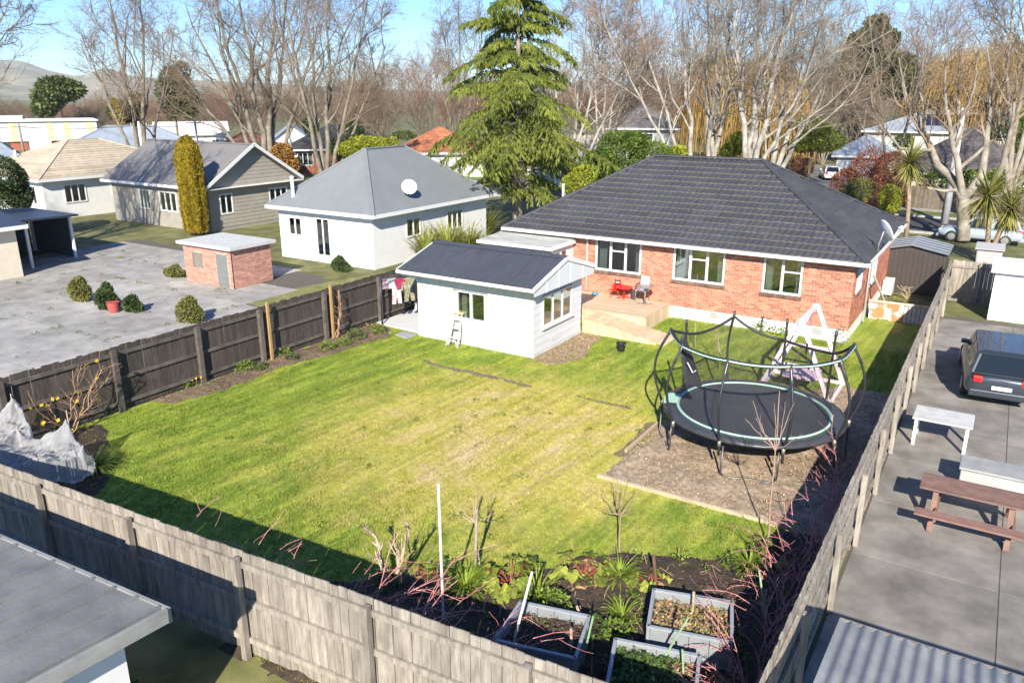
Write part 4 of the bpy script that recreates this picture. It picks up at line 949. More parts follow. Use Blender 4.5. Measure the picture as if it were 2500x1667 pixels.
TEE = [(-.22, 0), (.22, 0), (.36, -.22), (.25, -.29), (.21, -.2), (.2, -.42), (.21, -.62), (0, -.60), (-.21, -.62), (-.2, -.42), (-.21, -.2), (-.25, -.29), (-.36, -.22)]
OVER = [(-.24, 0), (.24, 0), (.36, -.3), (.40, -.62), (.30, -.64), (.24, -.34), (.22, -.6), (.26, -1.12), (.08, -1.14), (.02, -.66), (-.06, -1.16), (-.24, -1.14), (-.22, -.6), (-.24, -.34), (-.3, -.6), (-.4, -.58), (-.36, -.28)]
PANT = [(-.19, 0), (.19, 0), (.22, -.45), (.23, -.8), (.06, -.8), (.01, -.36), (-.05, -.8), (-.22, -.8), (-.21, -.4)]
LONG = [(-.12, 0), (.14, 0), (.16, -.4), (.2, -.85), (.05, -.86), (.02, -.5), (-.06, -.62), (-.16, -.6), (-.14, -.3)]
garment('mauve_top', 'dusty mauve top at the fence end of the clothes line', 'top', .12, .12, TEE, (.22, .13, .17), (.32, .21, .26), .62)
garment('white_shirt', 'white and pale blue shirt hanging beside the mauve top', 'shirt', .29, .12, TEE, (.42, .47, .60), (.62, .64, .68), .62)
garment('crimson_shirt', 'crimson shirt hanging between the white shirt and camouflage overalls', 'shirt', .46, -.02, TEE, (.34, .02, .08), (.24, .015, .05), .62)
garment('pink_leggings', 'pale pink child leggings with a grey waist below the crimson shirt', 'trousers', .38, .06, [(x, z - .42) for x, z in PANT], (.50, .33, .36), (.55, .50, .51), .80)
garment('camouflage_overalls', 'sage green camouflage overalls, largest garment on the line', 'overalls', .68, .0, OVER, (.15, .145, .085), (.30, .285, .195), .80, scale=14, contrast=.12)
garment('blue_trousers', 'bright blue trousers hanging beside the camouflage overalls', 'trousers', .88, .25, LONG, (.04, .12, .48), (.12, .25, .62), 1.0)
garment('striped_towel', 'blue and white towel next to the shed corner', 'towel', .99, .3, [(-.1, 0), (.1, 0), (.11, -.8), (-.09, -.8)], (.7, .72, .76), (.12, .2, .45), 1.0, scale=40, contrast=.05)
wb = MB(); c = G(1022, 755, .05); wb.lathe((c[0], c[1], .05), [(.15, 0), (.18, .27), (.19, .28), (.17, .3), (.155, .26), (.13, .02)], 20); wb.top('white_bucket', mat('bucket_white', (.72, .71, .72), .5, .1, 6), 'white bucket beside the shed on the concrete pad', 'bucket', smooth=False)
# ================================================================== GARDEN
def grow(P, Rd, n, t0, ang, lr, rr, k, wig, up, rmin=.004, tip=.25, jl=.3, t1=.98, lenabs=None):
    """children branches of polylines P (N,k0,3) with radii Rd (N,k0)"""
    N, k0, _ = P.shape
    seg = np.linalg.norm(np.diff(P, axis=1), axis=2).sum(1)
    t = (np.arange(n)[None, :] + rng.random((N, n))) / n * (t1 - t0) + t0
    x = t * (k0 - 1); i = np.minimum(x.astype(int), k0 - 2); fr = (x - i)[..., None]; I = np.arange(N)[:, None]
    A = P[I, i]; B = P[I, i + 1]; pos = A * (1 - fr) + B * fr; T = B - A; T /= np.linalg.norm(T, axis=2, keepdims=True) + 1e-9
    rad = Rd[I, i] * (1 - fr[..., 0]) + Rd[I, i + 1] * fr[..., 0]
    pos = pos.reshape(-1, 3); T = T.reshape(-1, 3); rad = rad.ravel(); M = len(pos)
    rv = rng.normal(size=(M, 3)); pp = rv - T * (rv * T).sum(1, keepdims=True); pp /= np.linalg.norm(pp, axis=1, keepdims=True) + 1e-9
    a = np.radians(ang) * rng.uniform(.65, 1.3, M)[:, None]; d = T * np.cos(a) + pp * np.sin(a); d[:, 2] += up; d /= np.linalg.norm(d, axis=1, keepdims=True)
    L = (seg[:, None] * np.ones((1, n))).ravel() * lr * rng.uniform(1 - jl, 1 + jl, M) * (1.15 - .55 * t.ravel())
    if lenabs is not None: L = rng.uniform(lenabs[0], lenabs[1], M)
    st = (L / (k - 1))[:, None]; Q = np.zeros((M, k, 3)); Q[:, 0] = pos
    for j in range(1, k):
        Q[:, j] = Q[:, j - 1] + d * st; d = d + rng.normal(size=(M, 3)) * wig; d[:, 2] += up * .35; d /= np.linalg.norm(d, axis=1, keepdims=True)
    r0 = np.maximum(rad * rr, rmin); RR_ = r0[:, None] * np.linspace(1, tip, k)[None, :]
    return Q, np.maximum(RR_, rmin * .6)
def limb(pts, r0, r1, k=9, wig=0.0):
    pts = np.array(pts, float); d = np.concatenate([[0], np.cumsum(np.linalg.norm(np.diff(pts, axis=0), axis=1))]); s = np.linspace(0, d[-1], k)
    Q = np.stack([np.interp(s, d, pts[:, c]) for c in range(3)], 1)
    if wig: Q[1:-1] += rng.normal(size=(k - 2, 3)) * wig
    return Q, np.linspace(r0, r1, k)
BARK_Y = mat('young_bark', (.26, .19, .13), .9, .25, 12, island=.15); CANE = mat('red_cane', (.46, .10, .13), .6, .25, 8, col2=(.62, .33, .30), island=.25); VINE = mat('vine_cane', (.38, .19, .09), .8, .25, 8, col2=(.5, .33, .2), island=.15)
TWIGT = mat('pale_twig', (.40, .31, .22), .9, .25, 12, island=.15)
def twig_thing(name, label, cat, base, tubes, m, group=None, extra=None):
    t = thing(name, label, cat, base, group); off = np.array([base[0], base[1], base[2]])
    nm = ['trunk', 'branches', 'twigs']
    for i, tb in enumerate(tubes):
        V, F = merge([tubes_np(P, Rr, sd) for P, Rr, sd in tb]); oo = obj(nm[i] if len(tubes) > 1 else 'stems', mesh_np(name, V - off, F, m), t)
        if i == 2: tag(oo, kind='stuff')
    return t
def sapling(name, label, base, top, r, fork, targets, m, nsub=3, lsub=(.15, .45), group=None):
    base = np.array(base); P, Rr = limb([base, fork, top], r, r * .35, 9, .01)
    LB = []; 
    for tg_ in targets: LB.append(limb([fork + (np.array(tg_) - fork) * 0, fork * .55 + np.array(tg_) * .45 + (rng.normal(size=3) * .03), tg_], r * .55, r * .2, 7, .012))
    B = np.stack([b[0] for b in LB]); BR = np.stack([b[1] for b in LB])
    Q, QR = grow(np.concatenate([B, P[None][:, :, :][:, ::1][:, :7] if False else B[:0]]), BR, nsub, .2, 40, .3, .6, 4, .08, .12, .003, lenabs=lsub)
    return twig_thing(name, label, 'young tree', tuple(base), [[(P[None], Rr[None], 7)], [(B, BR, 5)], [(Q, QR, 3)]], m, group)
b0 = G(1513, 1353); Yb = b0[1]
fork = PY(1514, 1258, Yb)
sapling('bare_sapling', 'slender bare sapling with upswept whippy branches at the edge of the soil bed', b0, PY(1505, 1160, Yb), .022, fork,
        [PY(1463, 1195, Yb) + (0, .1, 0), PY(1470, 1225, Yb) + (0, -.2, 0), PY(1490, 1165, Yb) + (0, .2, 0), PY(1536, 1170, Yb), PY(1560, 1195, Yb) + (0, .15, 0), PY(1525, 1160, Yb) + (0, -.15, 0), PY(1548, 1240, Yb)], BARK_Y)
b0 = G(1171, 1380); Yb = b0[1] + .05
sapling('staked_sapling', 'thin bare sapling tied to a wooden stake on the lawn edge', b0, PY(1162, 1196, Yb), .018, PY(1158, 1275, Yb), [PY(1105, 1228, Yb), PY(1138, 1225, Yb) + (0, .2, 0), PY(1165, 1200, Yb), PY(1190, 1262, Yb) + (0, .2, 0), PY(1128, 1240, Yb) + (0, -.2, 0)], TWIGT)
b0 = G(1160, 1384); tpz = PY(1164, 1242, b0[1]); mb = MB(); mb.tube([b0, tpz], .028, 8); mb.top('wooden_stake', mat('grey_stake', (.34, .28, .21), .9, .2, 8), 'wooden stake holding the thin sapling on the lawn edge', 'stake', base=tuple(b0))
b0 = G(1874, 1328); Yb = b0[1]; fork = PY(1893, 1100, Yb)
sapling('tall_sapling', 'tall thin bare sapling standing in front of the trampoline', b0, PY(1903, 955, Yb), .019, fork, [PY(1838, 978, Yb), PY(1832, 1004, Yb) + (0, .15, 0), PY(1823, 1018, Yb) + (0, -.1, 0), PY(1917, 980, Yb), PY(1934, 990, Yb) + (0, .2, 0), PY(1964, 1050, Yb) + (0, -.2, 0), PY(1890, 985, Yb)], mat('pinkish_bark', (.34, .23, .18), .9, .2, 8), nsub=3, lsub=(.06, .2))
for (px, py, tops, lb) in (((1697, 850, [(1703, 668), (1684, 720), (1716, 735)], 'thin bare sapling on the lawn nearest the deck corner')), ((1757, 905, [(1748, 770), (1773, 790), (1740, 800)], 'small lichen-spotted bare sapling behind the trampoline net'))):
    b0 = G(px, py); Yb = b0[1]; sapling('small_sapling', lb, b0, PY(*tops[0], Yb), .014, PY(px, py - 40, Yb), [PY(x, y, Yb) + (0, .1 * i, 0) for i, (x, y) in enumerate(tops)], TWIGT, nsub=3)
# gnarled twiggy shrub
b0 = G(960, 1430); Yb = b0[1]
L_ = [limb([b0, PY(930, 1370, Yb), PY(900, 1320, Yb) + (0, .2, 0), PY(885, 1285, Yb)], .05, .02, 8, .015), limb([b0 + (.1, .05, 0), PY(962, 1370, Yb) + (0, .15, 0), PY(960, 1320, Yb)], .045, .02, 8, .02), limb([b0 + (.05, 0, 0), PY(978, 1370, Yb), PY(985, 1310, Yb) + (0, .2, 0), PY(990, 1285, Yb)], .045, .015, 8, .02), limb([b0, PY(945, 1380, Yb) + (0, -.15, 0), PY(935, 1330, Yb) + (0, -.2, 0)], .035, .012, 8, .02)]
P = np.stack([l[0] for l in L_]); Rr = np.stack([l[1] for l in L_]); Q, QR = grow(P, Rr, 7, .35, 42, .35, .55, 5, .12, .35, .006, lenabs=(.15, .45)); Q2, QR2 = grow(Q, QR, 4, .2, 45, .4, .7, 3, .1, .1, .004, lenabs=(.04, .14))
twig_thing('bare_shrub', 'gnarled bare shrub with stubby twigs beside the back fence shadow', 'shrub', tuple(b0), [[(P, Rr, 7)], [(Q, QR, 5)], [(Q2, QR2, 3)]], TWIGT)

def stick(name, label, p0, p1, m, z0=0.0, r=.016, cat='stake', sides=8):
    b = G(*p0, z0); t = PY(*p1, b[1]); mb = MB(); mb.tube([b, t], r, sides); return mb.top(name, m, label, cat, smooth=False, base=tuple(b))
WST = mat('white_stake', (.72, .68, .68), .6, .08, 6); GST = mat('green_stake', (.25, .40, .22), .6, .15, 8); TST = mat('timber_stake', (.42, .31, .22), .9, .2, 8)
stick('garden_pole', 'tall thin white pole rising above the rhubarb near the back fence', (1083, 1525), (1070, 1181), WST, 0, .022, 'pole')
stick('garden_pole', 'short white pole leaning out of the left planter box', (1251, 1578), (1299, 1396), WST, .3, .02, 'pole')
stick('green_stake', 'green stake leaning beside the left planter box', (1418, 1633), (1448, 1504), GST)
stick('green_stake', 'green stake leaning between the two right planter boxes', (1604, 1633), (1680, 1507), GST, .2)
stick('green_stake', 'green stake upright in the frontmost planter box', (1669, 1672), (1666, 1585), GST, .25)
stick('green_stake', 'green stake among the brambles of the right fence', (1873, 1530), (1853, 1391), GST)
stick('timber_peg', 'brown timber peg at the back corner of the left planter', (1422, 1518), (1408, 1478), TST, .3, .022)
stick('timber_peg', 'brown timber peg standing in the soil of the left planter', (1396, 1602), (1394, 1532), TST, .3, .022)
stick('timber_peg', 'tan timber peg in the leafy right planter box', (1690, 1504), (1694, 1444), TST, .35, .022)
stick('dead_stump_stick', 'broken dark stump stick standing in the soil bed', (1602, 1425), (1595, 1354), mat('dead_wood', (.14, .08, .05), .9, .3, 10), 0, .03)

# planter boxes
PLW = mat('planter_steel', (.27, .29, .31), .5, .1, 3, metal=.15); PLF = mat('planter_frame', (.27, .295, .325), .5, .1, 4)
LITTER = mat('planter_leaves', (.30, .17, .09), .9, .3, 12, island=.45, col2=(.38, .27, .15)); GREENL = leaf_mat('herb_leaf', (.12, .20, .03), (.22, .30, .05), .25, 6, .35); DGREEN = leaf_mat('dark_herb_leaf', (.05, .10, .025), (.12, .18, .05), .25, 6, .35)
def planter(label, C, h, fill, soil):
    """C: four ground corners (ccw from above)"""
    C = [np.array([c[0], c[1], 0.0]) for c in C]; ctr = sum(C) / 4; t = thing('planter_box', label, 'planter', tuple(ctr)); zf = h * .72
    for i in range(4):
        a, b = C[i], C[(i + 1) % 4]; d = (b - a); L = np.linalg.norm(d); d /= L; nr = np.array([d[1], -d[0], 0]); k = 4
        for j in range(k):
            p = a + d * (L * j / k + .004); q = a + d * (L * (j + 1) / k - .004); mb = MB()
            mb.hexa([p, q, q - nr * .018, p - nr * .018] + [x + np.array([0, 0, h - .02]) for x in (p, q, q - nr * .018, p - nr * .018)]); mb.build('side_panel', PLW, t)
        mb = MB(); mb.beam(a + nr * .012 - d * .02 + (0, 0, h), b + nr * .012 + d * .02 + (0, 0, h), .05, .04); mb.build('top_rail', PLF, t)
        mb = MB(); mb.beam(a - (0, 0, .0) + nr * .01, a + nr * .01 + np.array([0, 0, h - .021]), .05, .05); mb.build('corner_post', PLF, t)
    V = []; n = 14; F = []
    for i in range(n):
        for j in range(n):
            u, v = (i + .02) / (n - .96) , (j + .02) / (n - .96); p = (C[0] * (1 - u) + C[1] * u) * (1 - v) + (C[3] * (1 - u) + C[2] * u) * v; p = ctr + (p - ctr) * .965; V.append((p[0], p[1], zf + .05 * rng.normal() * (.5)))
    F = [(i * n + j, (i + 1) * n + j, (i + 1) * n + j + 1, i * n + j + 1) for i in range(n - 1) for j in range(n - 1)]
    mb = MB(); mb.add(V, F); mb.build('soil', soil, t, smooth=True)
    return t, ctr, zf
def litter_on(parent, ctr, zf, C, n, m, name, lo=.03, hi=.09, frac=(0, 1, 0, 1)):
    C = [np.array([c[0], c[1], 0.0]) for c in C]; u = rng.uniform(frac[0], frac[1], n); v = rng.uniform(frac[2], frac[3], n)
    P = ((C[0][None] * (1 - u)[:, None] + C[1][None] * u[:, None]) * (1 - v)[:, None] + (C[3][None] * (1 - u)[:, None] + C[2][None] * u[:, None]) * v[:, None]); P = ctr + (P - ctr) * .93
    P[:, 2] = zf + rng.uniform(.01, .07, n); d = rdir(n); d[:, 2] *= .5; nn = rdir(n) * .6 + np.array([0, 0, 1.0]); V, F = leaves_np(P, d, nn, rng.uniform(lo, hi, n), rng.uniform(lo * .6, hi * .7, n))
    o = obj(name, mesh_np(name, V - np.array(wloc(parent)), F, m), parent); tag(o, kind='stuff'); return o
C1 = [(-5.33, 8.0), (-4.16, 8.28), (-4.41, 9.20), (-5.46, 8.95)]
C2 = [(-3.54, 9.50), (-2.38, 9.80), (-2.66, 10.72), (-3.81, 10.38)]
C3 = [(-3.47, 7.87), (-2.38, 8.20), (-2.68, 9.25), (-3.82, 8.94)]
p1, c1, z1 = planter('grey metal planter box under the brambles, left of the three, mostly bare soil', C1, .58, None, SOIL)
litter_on(p1, c1, z1, C1, 700, DCHIP, 'soil_crumbs', .02, .06)
p2, c2, z2 = planter('grey metal planter box full of dead leaves by the right fence', C2, .58, None, SOIL)
litter_on(p2, c2, z2, C2, 1500, LITTER, 'dead_leaves'); litter_on(p2, c2, z2 + .03, C2, 180, GREENL, 'seedlings', .03, .07)
p3, c3, z3 = planter('grey metal planter box of leafy greens at the front edge of the bed', C3, .58, None, SOIL)
litter_on(p3, c3, z3, C3, 700, LITTER, 'dead_leaves', frac=(.45, 1, 0, 1)); litter_on(p3, c3, z3 + .05, C3, 900, DGREEN, 'leafy_greens', .05, .11, frac=(0, .75, 0, 1))
# timber edging
ED = mat('edging_timber', (.42, .34, .24), .9, .2, 5, stretch=(1, 4, 4))
for a, b, lb in (((-6.82, 14.46), (-2.85, 14.46), 'timber edging board between the lawn and the bark mulch'), ((-6.80, 15.95), (-6.80, 17.95), 'timber edging board on the left side of the bark mulch')):
    mb = MB(); mb.beam((*a, .035), (*b, .035), .06, .10); mb.top('edging_board', ED, lb, 'edging')

# strap-leaved clumps
def straps(c, n, L, w, spread=.9, droop=1.0, z=0.0, k=6):
    az = rng.uniform(0, 2 * np.pi, n); el = rng.uniform(.55, 1.45, n) * spread; ln = L * rng.uniform(.6, 1.15, n)
    V = np.zeros((n, k, 2, 3)); p = np.array([c[0], c[1], z])[None] + np.stack([np.cos(az), np.sin(az), 0 * az], 1) * rng.uniform(0, .08, n)[:, None] * L * 2
    e = np.pi / 2 - (np.pi / 2 - .25) * np.clip(rng.beta(1.4, 1.6, n) * spread, 0, 1)
    side = np.stack([-np.sin(az), np.cos(az), 0 * az], 1)
    for j in range(k):
        t = j / (k - 1); ww = w * (1 - t ** 2.2) * (.6 + .8 * min(t * 3, 1) * .5)
        V[:, j, 0] = p - side * ww / 2; V[:, j, 1] = p + side * ww / 2
        d = np.stack([np.cos(az) * np.cos(e), np.sin(az) * np.cos(e), np.sin(e)], 1); p = p + d * (ln / (k - 1))[:, None]; e = e - droop * rng.uniform(.15, .45, n)
    I = np.arange(n * k * 2).reshape(n, k, 2); F = np.stack([I[:, :-1, 0], I[:, :-1, 1], I[:, 1:, 1], I[:, 1:, 0]], -1).reshape(-1, 4)
    return V.reshape(-1, 3), F
STRAP = leaf_mat('strap_leaf', (.17, .26, .03), (.30, .38, .05), .3, 4, .3); STRAPD = leaf_mat('strap_leaf_dark', (.08, .15, .03), (.17, .24, .05), .3, 4, .3)
def clump(label, px, n, L, w, m=STRAP, z=.03, name='strap_leaf_clump', base=None):
    b = G(*px) if base is None else np.array(base); V, F = straps(b, n, L, w, z=0); t = obj(name, mesh_np(name, V - np.array([b[0], b[1], 0]), F, m)); t.location = (b[0], b[1], z); return tag(t, label, 'plant')
clump('large clump of green strap leaves beside the tall white pole', (1137, 1448), 150, .62, .03)
clump('clump of green strap leaves beside the leafy rhubarb', (1312, 1462), 80, .62, .03)
clump('bright strap leaf clump in the middle of the soil bed', (1512, 1418), 110, .60, .028)
clump('small bright green strap leaf clump between the planter boxes', (1518, 1515), 40, .48, .03)
clump('rounded pale green strap leaf clump at the bramble end of the bed', (1828, 1392), 150, .5, .028)
clump('drooping strap leaf clump at the netting on the lawn edge', (235, 1150), 140, .7, .03, STRAPD)
clump('small grassy tuft under the dark fence near the corner bed', (255, 1012), 60, .35, .02, STRAPD)
RHL = leaf_mat('rhubarb_leaf', (.16, .24, .04), (.36, .38, .07), .35, 3, .3); RHS = mat('rhubarb_stalk', (.30, .07, .04), .5, .2, 5); RHD = leaf_mat('dead_rhubarb', (.30, .17, .08), (.42, .27, .14), .2, 4, .25)
def rhubarb(label, px, n, sz, dead=4):
    b = G(*px); t = thing('rhubarb', label, 'plant', (b[0], b[1], .03)); st = MB(); lf = MB(); dd = MB()
    for i in range(n + dead):
        a = random.uniform(0, 6.28); l = sz * random.uniform(.5, 1.0); isd = i >= n; up = random.uniform(.5, 1.0) * (0.35 if isd else 1)
        tip = b + np.array([math.cos(a) * l, math.sin(a) * l, .05 + sz * .9 * up * .6])
        st.tube([b + (0, 0, .02), b * .5 + tip * .5 + (0, 0, .05), tip], [.010, .008, .005], 5)
        mb = dd if isd else lf; R_ = sz * random.uniform(.17, .30); c = tip; V = [c]; k = 13; tilt = random.uniform(-.3, .2)
        for j in range(k):
            th = 2 * math.pi * j / k; rr = R_ * (1 + .16 * math.sin(th * 5 + i) + random.uniform(-.1, .1)) * (1.15 if abs(th - math.pi) > 1 else .8)
            dx, dy = rr * math.cos(th) * 1.15, rr * .85 * math.sin(th); x = dx * math.cos(a) - dy * math.sin(a); yv = dx * math.sin(a) + dy * math.cos(a)
            V.append(c + np.array([x, yv, -.45 * dx - .25 * abs(dy) + .04 * math.sin(th * 4 + i) + random.uniform(-.02, .02) - (.08 if isd else 0)]))
        mb.add(V, [(0, 1 + j, 1 + (j + 1) % k) for j in range(k)])
    st.build('stalks', RHS, t, smooth=True); lf.build('leaves', RHL, t); 
    if dead: dd.build('dead_leaves', RHD, t)
rhubarb('broad leafy rhubarb with lime leaves and red stalks left of the soil bed', (1248, 1435), 22, .55, 3)
rhubarb('withered rhubarb with brown and red stalks in the middle of the bed', (1425, 1412), 12, .5, 9)
rhubarb('withered rust-coloured rhubarb beside the thin bare shrub', (1048, 1412), 2, .42, 8)
rhubarb('small yellowing rhubarb beside the stump stick in the bed', (1580, 1425), 9, .36, 4)
rhubarb('small rhubarb beside the bramble strip at the lawn corner', (1885, 1380), 8, .36, 2)

# leafy blobs helper
def leafball(c, r, n, size, out=.75, lobes=7, flat=0.0, dn=0.0):
    d = rdir(n); ld = rdir(lobes); la = rng.uniform(.05, .3, lobes)
    rr = np.ones(n) * .80
    for a, b in zip(ld, la): rr += b * np.clip((d @ a), 0, 1) ** 4
    rr *= (rng.random(n) ** (1 / (1 + 6 * out)))
    P = np.array(c)[None] + d * rr[:, None] * np.array(r)[None]
    dd = d * .7 + rdir(n) * .8; dd[:, 2] += -dn; nn = rdir(n) + np.array([0, 0, .6])
    return leaves_np(P, dd, nn, size * rng.uniform(.6, 1.3, n), size * rng.uniform(.4, .75, n))
def leaf_thing(name, label, cat, blobs, size, m, base=None, trunk=None, group=None, part='foliage'):
    t = thing(name, label, cat, base if base is not None else (blobs[0][0][0], blobs[0][0][1], 0), group); off = np.array(wloc(t))
    V, F = merge([leafball(c, r, n, size) for c, r, n in blobs]); obj(part, mesh_np(name, V - off, F, m), t)
    if trunk is not None:
        mb = MB()
        for p, r0 in trunk: mb.tube(p, r0, 7)
        mb.build('trunk', mat('shrub_wood', (.2, .15, .1), .9, .2, 6), t, smooth=True)
    return t
for px, r, lb, m in (((1090, 1420), .25, 'small green herb at the foot of the tall white pole', DGREEN), ((1350, 1515), .34, 'feathery green herb growing beside the left planter', GREENL), ((1310, 1580), .3, 'green herb drooping over the front of the left planter', DGREEN), ((945, 1440), .22, 'low dark green plant at the base of the gnarled shrub', DGREEN), ((1500, 1560), .22, 'low green weed between the planter boxes', GREENL), ((1440, 1560), .25, 'dark green weed beside the green stake', DGREEN), ((1770, 1610), .35, 'dark green plant below the right planter box', DGREEN), ((1860, 1350), .2, 'small lime plant at the corner of the mulch edging', GREENL)):
    b = G(*px); leaf_thing('herb', lb, 'plant', [((b[0], b[1], r * .8), (r, r, r * .9), int(1100 * r))], .07, m)
b = G(2055, 825); leaf_thing('corner_shrub', 'small silvery shrub at the brick house front corner', 'shrub', [((b[0] + .1, 27.75, .35), (.28, .22, .4), 260)], .06, leaf_mat('silver_leaf', (.22, .25, .18), (.35, .37, .3), .2, 4, .3), base=(b[0] + .1, 27.75, 0))
b = G(1895, 815); leaf_thing('wall_weeds', 'green weeds growing along the white foundation', 'plant', [((-6.95, 27.9, .12), (.25, .12, .18), 130), ((-6.2, 27.85, .12), (.4, .14, .2), 200), ((-5.6, 27.8, .1), (.3, .12, .14), 120)], .08, GREENL, base=(-6.4, 27.88, 0))
for i, (px, py, r, m) in enumerate(((410, 955, .2, DGREEN), (455, 945, .15, GREENL), (600, 905, .3, GREENL), (640, 902, .2, DGREEN), (690, 868, .28, GREENL), (715, 880, .2, DGREEN), (800, 855, .3, GREENL), (840, 845, .25, GREENL), (870, 830, .35, DGREEN), (925, 815, .28, GREENL))):
    b = G(px, py); place = ['beside the flowering bulbs', 'at the lawn corner of the side bed', 'largest in front of the third post', 'just past the third post', 'at the foot of the first bare pole', 'in front of the first bare pole', 'midway between the two bare poles', 'left of the second bare pole', 'before the last fence post', 'nearest the concrete pad'][i]
    leaf_thing('bed_weed', 'low green plant in the side fence bed, ' + place, 'plant', [((b[0], b[1], r * .5), (r, r, r * .6), int(900 * r))], .08, m)
fl = MB()
for px, py in ((467, 938), (478, 945), (492, 940), (905, 805)):
    b = G(px, py)
    for k in range(3):
        x, y = b[0] + random.uniform(-.16, .16), b[1] + random.uniform(-.16, .16); fl.tube([(x, y, 0), (x + .02, y, .22)], .004, 4, 1); fl.lathe((x + .02, y, .22), [(.008, 0), (.028, .02), (.015, .03)], 6)
fl.top('yellow_flowers', [mat('yellow_petal', (.75, .5, .02), .6, .1, 6), GREENL], 'yellow daffodils flowering in the side fence bed', 'flowers')

# tangle of dry stems, seedlings and weeds over the soil bed
n_ = 900; X_ = rng.uniform(-8.9, -1.8, n_); Y_ = rng.uniform(7.2, 14.0, n_); k_ = inpoly(X_, Y_, BED_BACK); X_ = X_[k_]; Y_ = Y_[k_]; n_ = len(X_); d_ = rdir(n_); d_[:, 2] = np.abs(d_[:, 2]) * .6 + .05; d_ /= np.linalg.norm(d_, axis=1, keepdims=True)
P = np.stack([np.stack([X_, Y_, np.full(n_, .06)], 1) + d_ * (t_ * rng.uniform(.06, .32, n_))[:, None] + rng.normal(size=(n_, 3)) * .012 for t_ in (0, .5, 1.0)], 1); V, F = tubes_np(P, np.full((n_, 3), .005), 3); tag(obj('dry_stems', mesh_np('dry_stems', V, F, mat('dry_stem', (.36, .26, .16), .9, .3, 10, island=.4))), 'dry stems and twigs lying over the vegetable bed', 'stems', kind='stuff')
wp = []
for _ in range(130):
    x_, y_ = rng.uniform(-8.8, -1.8), rng.uniform(7.4, 14.0)
    if inpoly(np.array([x_]), np.array([y_]), BED_BACK)[0]: r_ = rng.uniform(.05, .14); wp.append(leafball((x_, y_, .07 + r_ * .4), (r_, r_, r_ * .7), int(14 + 120 * r_), .07))
V, F = merge(wp); tag(obj('bed_seedlings', mesh_np('bed_seedlings', V, F, GREENL)), 'small green weeds sprouting over the vegetable bed', 'weeds', kind='stuff')
wp = []
for _ in range(150):
    x_, y_ = rng.uniform(-19, -2), rng.uniform(7, 27)
    if -18.5 < x_ < -7 and y_ > 9.5 and not (-17.3 < x_ < -12 and y_ > 20.6) and not (x_ > -12.6 and y_ > 24): wp.append(leafball((x_, y_, .02), (.10, .10, .035), 26, .06))
V, F = merge(wp); tag(obj('lawn_weeds', mesh_np('lawn_weeds', V, F, leaf_mat('clover_leaf', (.11, .20, .03), (.22, .30, .05), .3, 3, .3))), 'low broad-leaved weeds dotted through the lawn', 'weeds', kind='stuff')
# bramble canes
def canes(label, base, n, L, lean, spread, name='bramble', m=CANE, group=None, up=.9, sub=4):
    def lim(A):
        A[..., 0] = np.minimum(A[..., 0], -1.64); A[..., 1] = np.maximum(A[..., 1], 6.86 + (A[..., 0] + 1.56) * .0721 + .10); return A
    base = np.array(base, float); k = 9; P = np.zeros((n, k, 3)); p = base[None] + np.stack([rng.normal(0, spread * .35, n), rng.normal(0, spread * .5, n), np.zeros(n)], 1); P[:, 0] = p
    az = rng.uniform(0, 2 * np.pi, n); d = np.stack([np.cos(az) * .35 + lean[0], np.sin(az) * .35 + lean[1], np.full(n, up)], 1); d /= np.linalg.norm(d, axis=1, keepdims=True); ln = L * rng.uniform(.6, 1.2, n)
    for j in range(1, k):
        p = p + d * (ln / (k - 1))[:, None]; P[:, j] = p; d = d + rng.normal(size=(n, 3)) * .10; d[:, 2] -= rng.uniform(.10, .30, n); d /= np.linalg.norm(d, axis=1, keepdims=True)
    P[:, :, 2] = np.maximum(P[:, :, 2], .03); Rr = np.linspace(.0095, .0045, k)[None] * np.ones((n, 1))
    Q, QR = grow(P, Rr, sub * 3, .15, 60, .1, .7, 3, .05, .15, .005, lenabs=(.03, .09)); Q2, QR2 = grow(P, Rr, max(1, sub // 2), .2, 50, .35, .8, 5, .12, .1, .005)
    P, Q, Q2 = lim(P), lim(Q), lim(Q2)
    return twig_thing(name, label, 'bramble', tuple(base), [[(P, Rr, 5), (Q, QR, 3), (Q2, QR2, 4)]], m, group)
for i, y_ in enumerate((7.7, 8.5, 9.3, 10.1, 10.9, 11.7, 12.5, 13.3, 14.1, 15.0, 16.0, 17.2)):
    lb = ['leafless red bramble against the right fence, nearest the frame bottom', 'tangled red bramble beside the front corner of the frontmost planter', 'leafless red bramble between the two right planters and the fence', 'red bramble beside the leafy right planter', 'red bramble arching behind the right planter box', 'red bramble beside the green stake at the right fence', 'dense red bramble just beyond the green stake', 'tall red bramble thicket by the pale strap leaf clump', 'red bramble at the edging board end by the right fence', 'red bramble beside the tall thin sapling', 'sparse red bramble in the fence shadow before the trampoline', 'sparse red canes in the fence shadow beside the trampoline'][i]
    canes(lb, (-2.02, y_, .03), 11 if i < 10 else 6, 1.35, (-.05, .10), .36, sub=5)
for i, (x_, n_, L) in enumerate(((-11.4, 3, 1.9), (-9.8, 5, 2.1), (-8.4, 7, 2.0), (-7.4, 12, 2.2), (-6.3, 14, 2.2), (-5.4, 10, 2.0))):
    y_ = 6.2 + .06 * (x_ + 11.2) + .35; lb = ['few arching pink canes over the shaded lawn at the back fence', 'pink bramble canes spreading over the shaded grass edge', 'pink bramble canes below the gnarled shrub', 'looping pink bramble canes at the foot of the tall white pole', 'dense pink bramble canes reaching over the left planter box', 'pink bramble canes trailing in front of the left planter'][i]
    canes(lb, (x_, y_, .03), n_, L, (.30, .55), .35, up=1.35, sub=4)
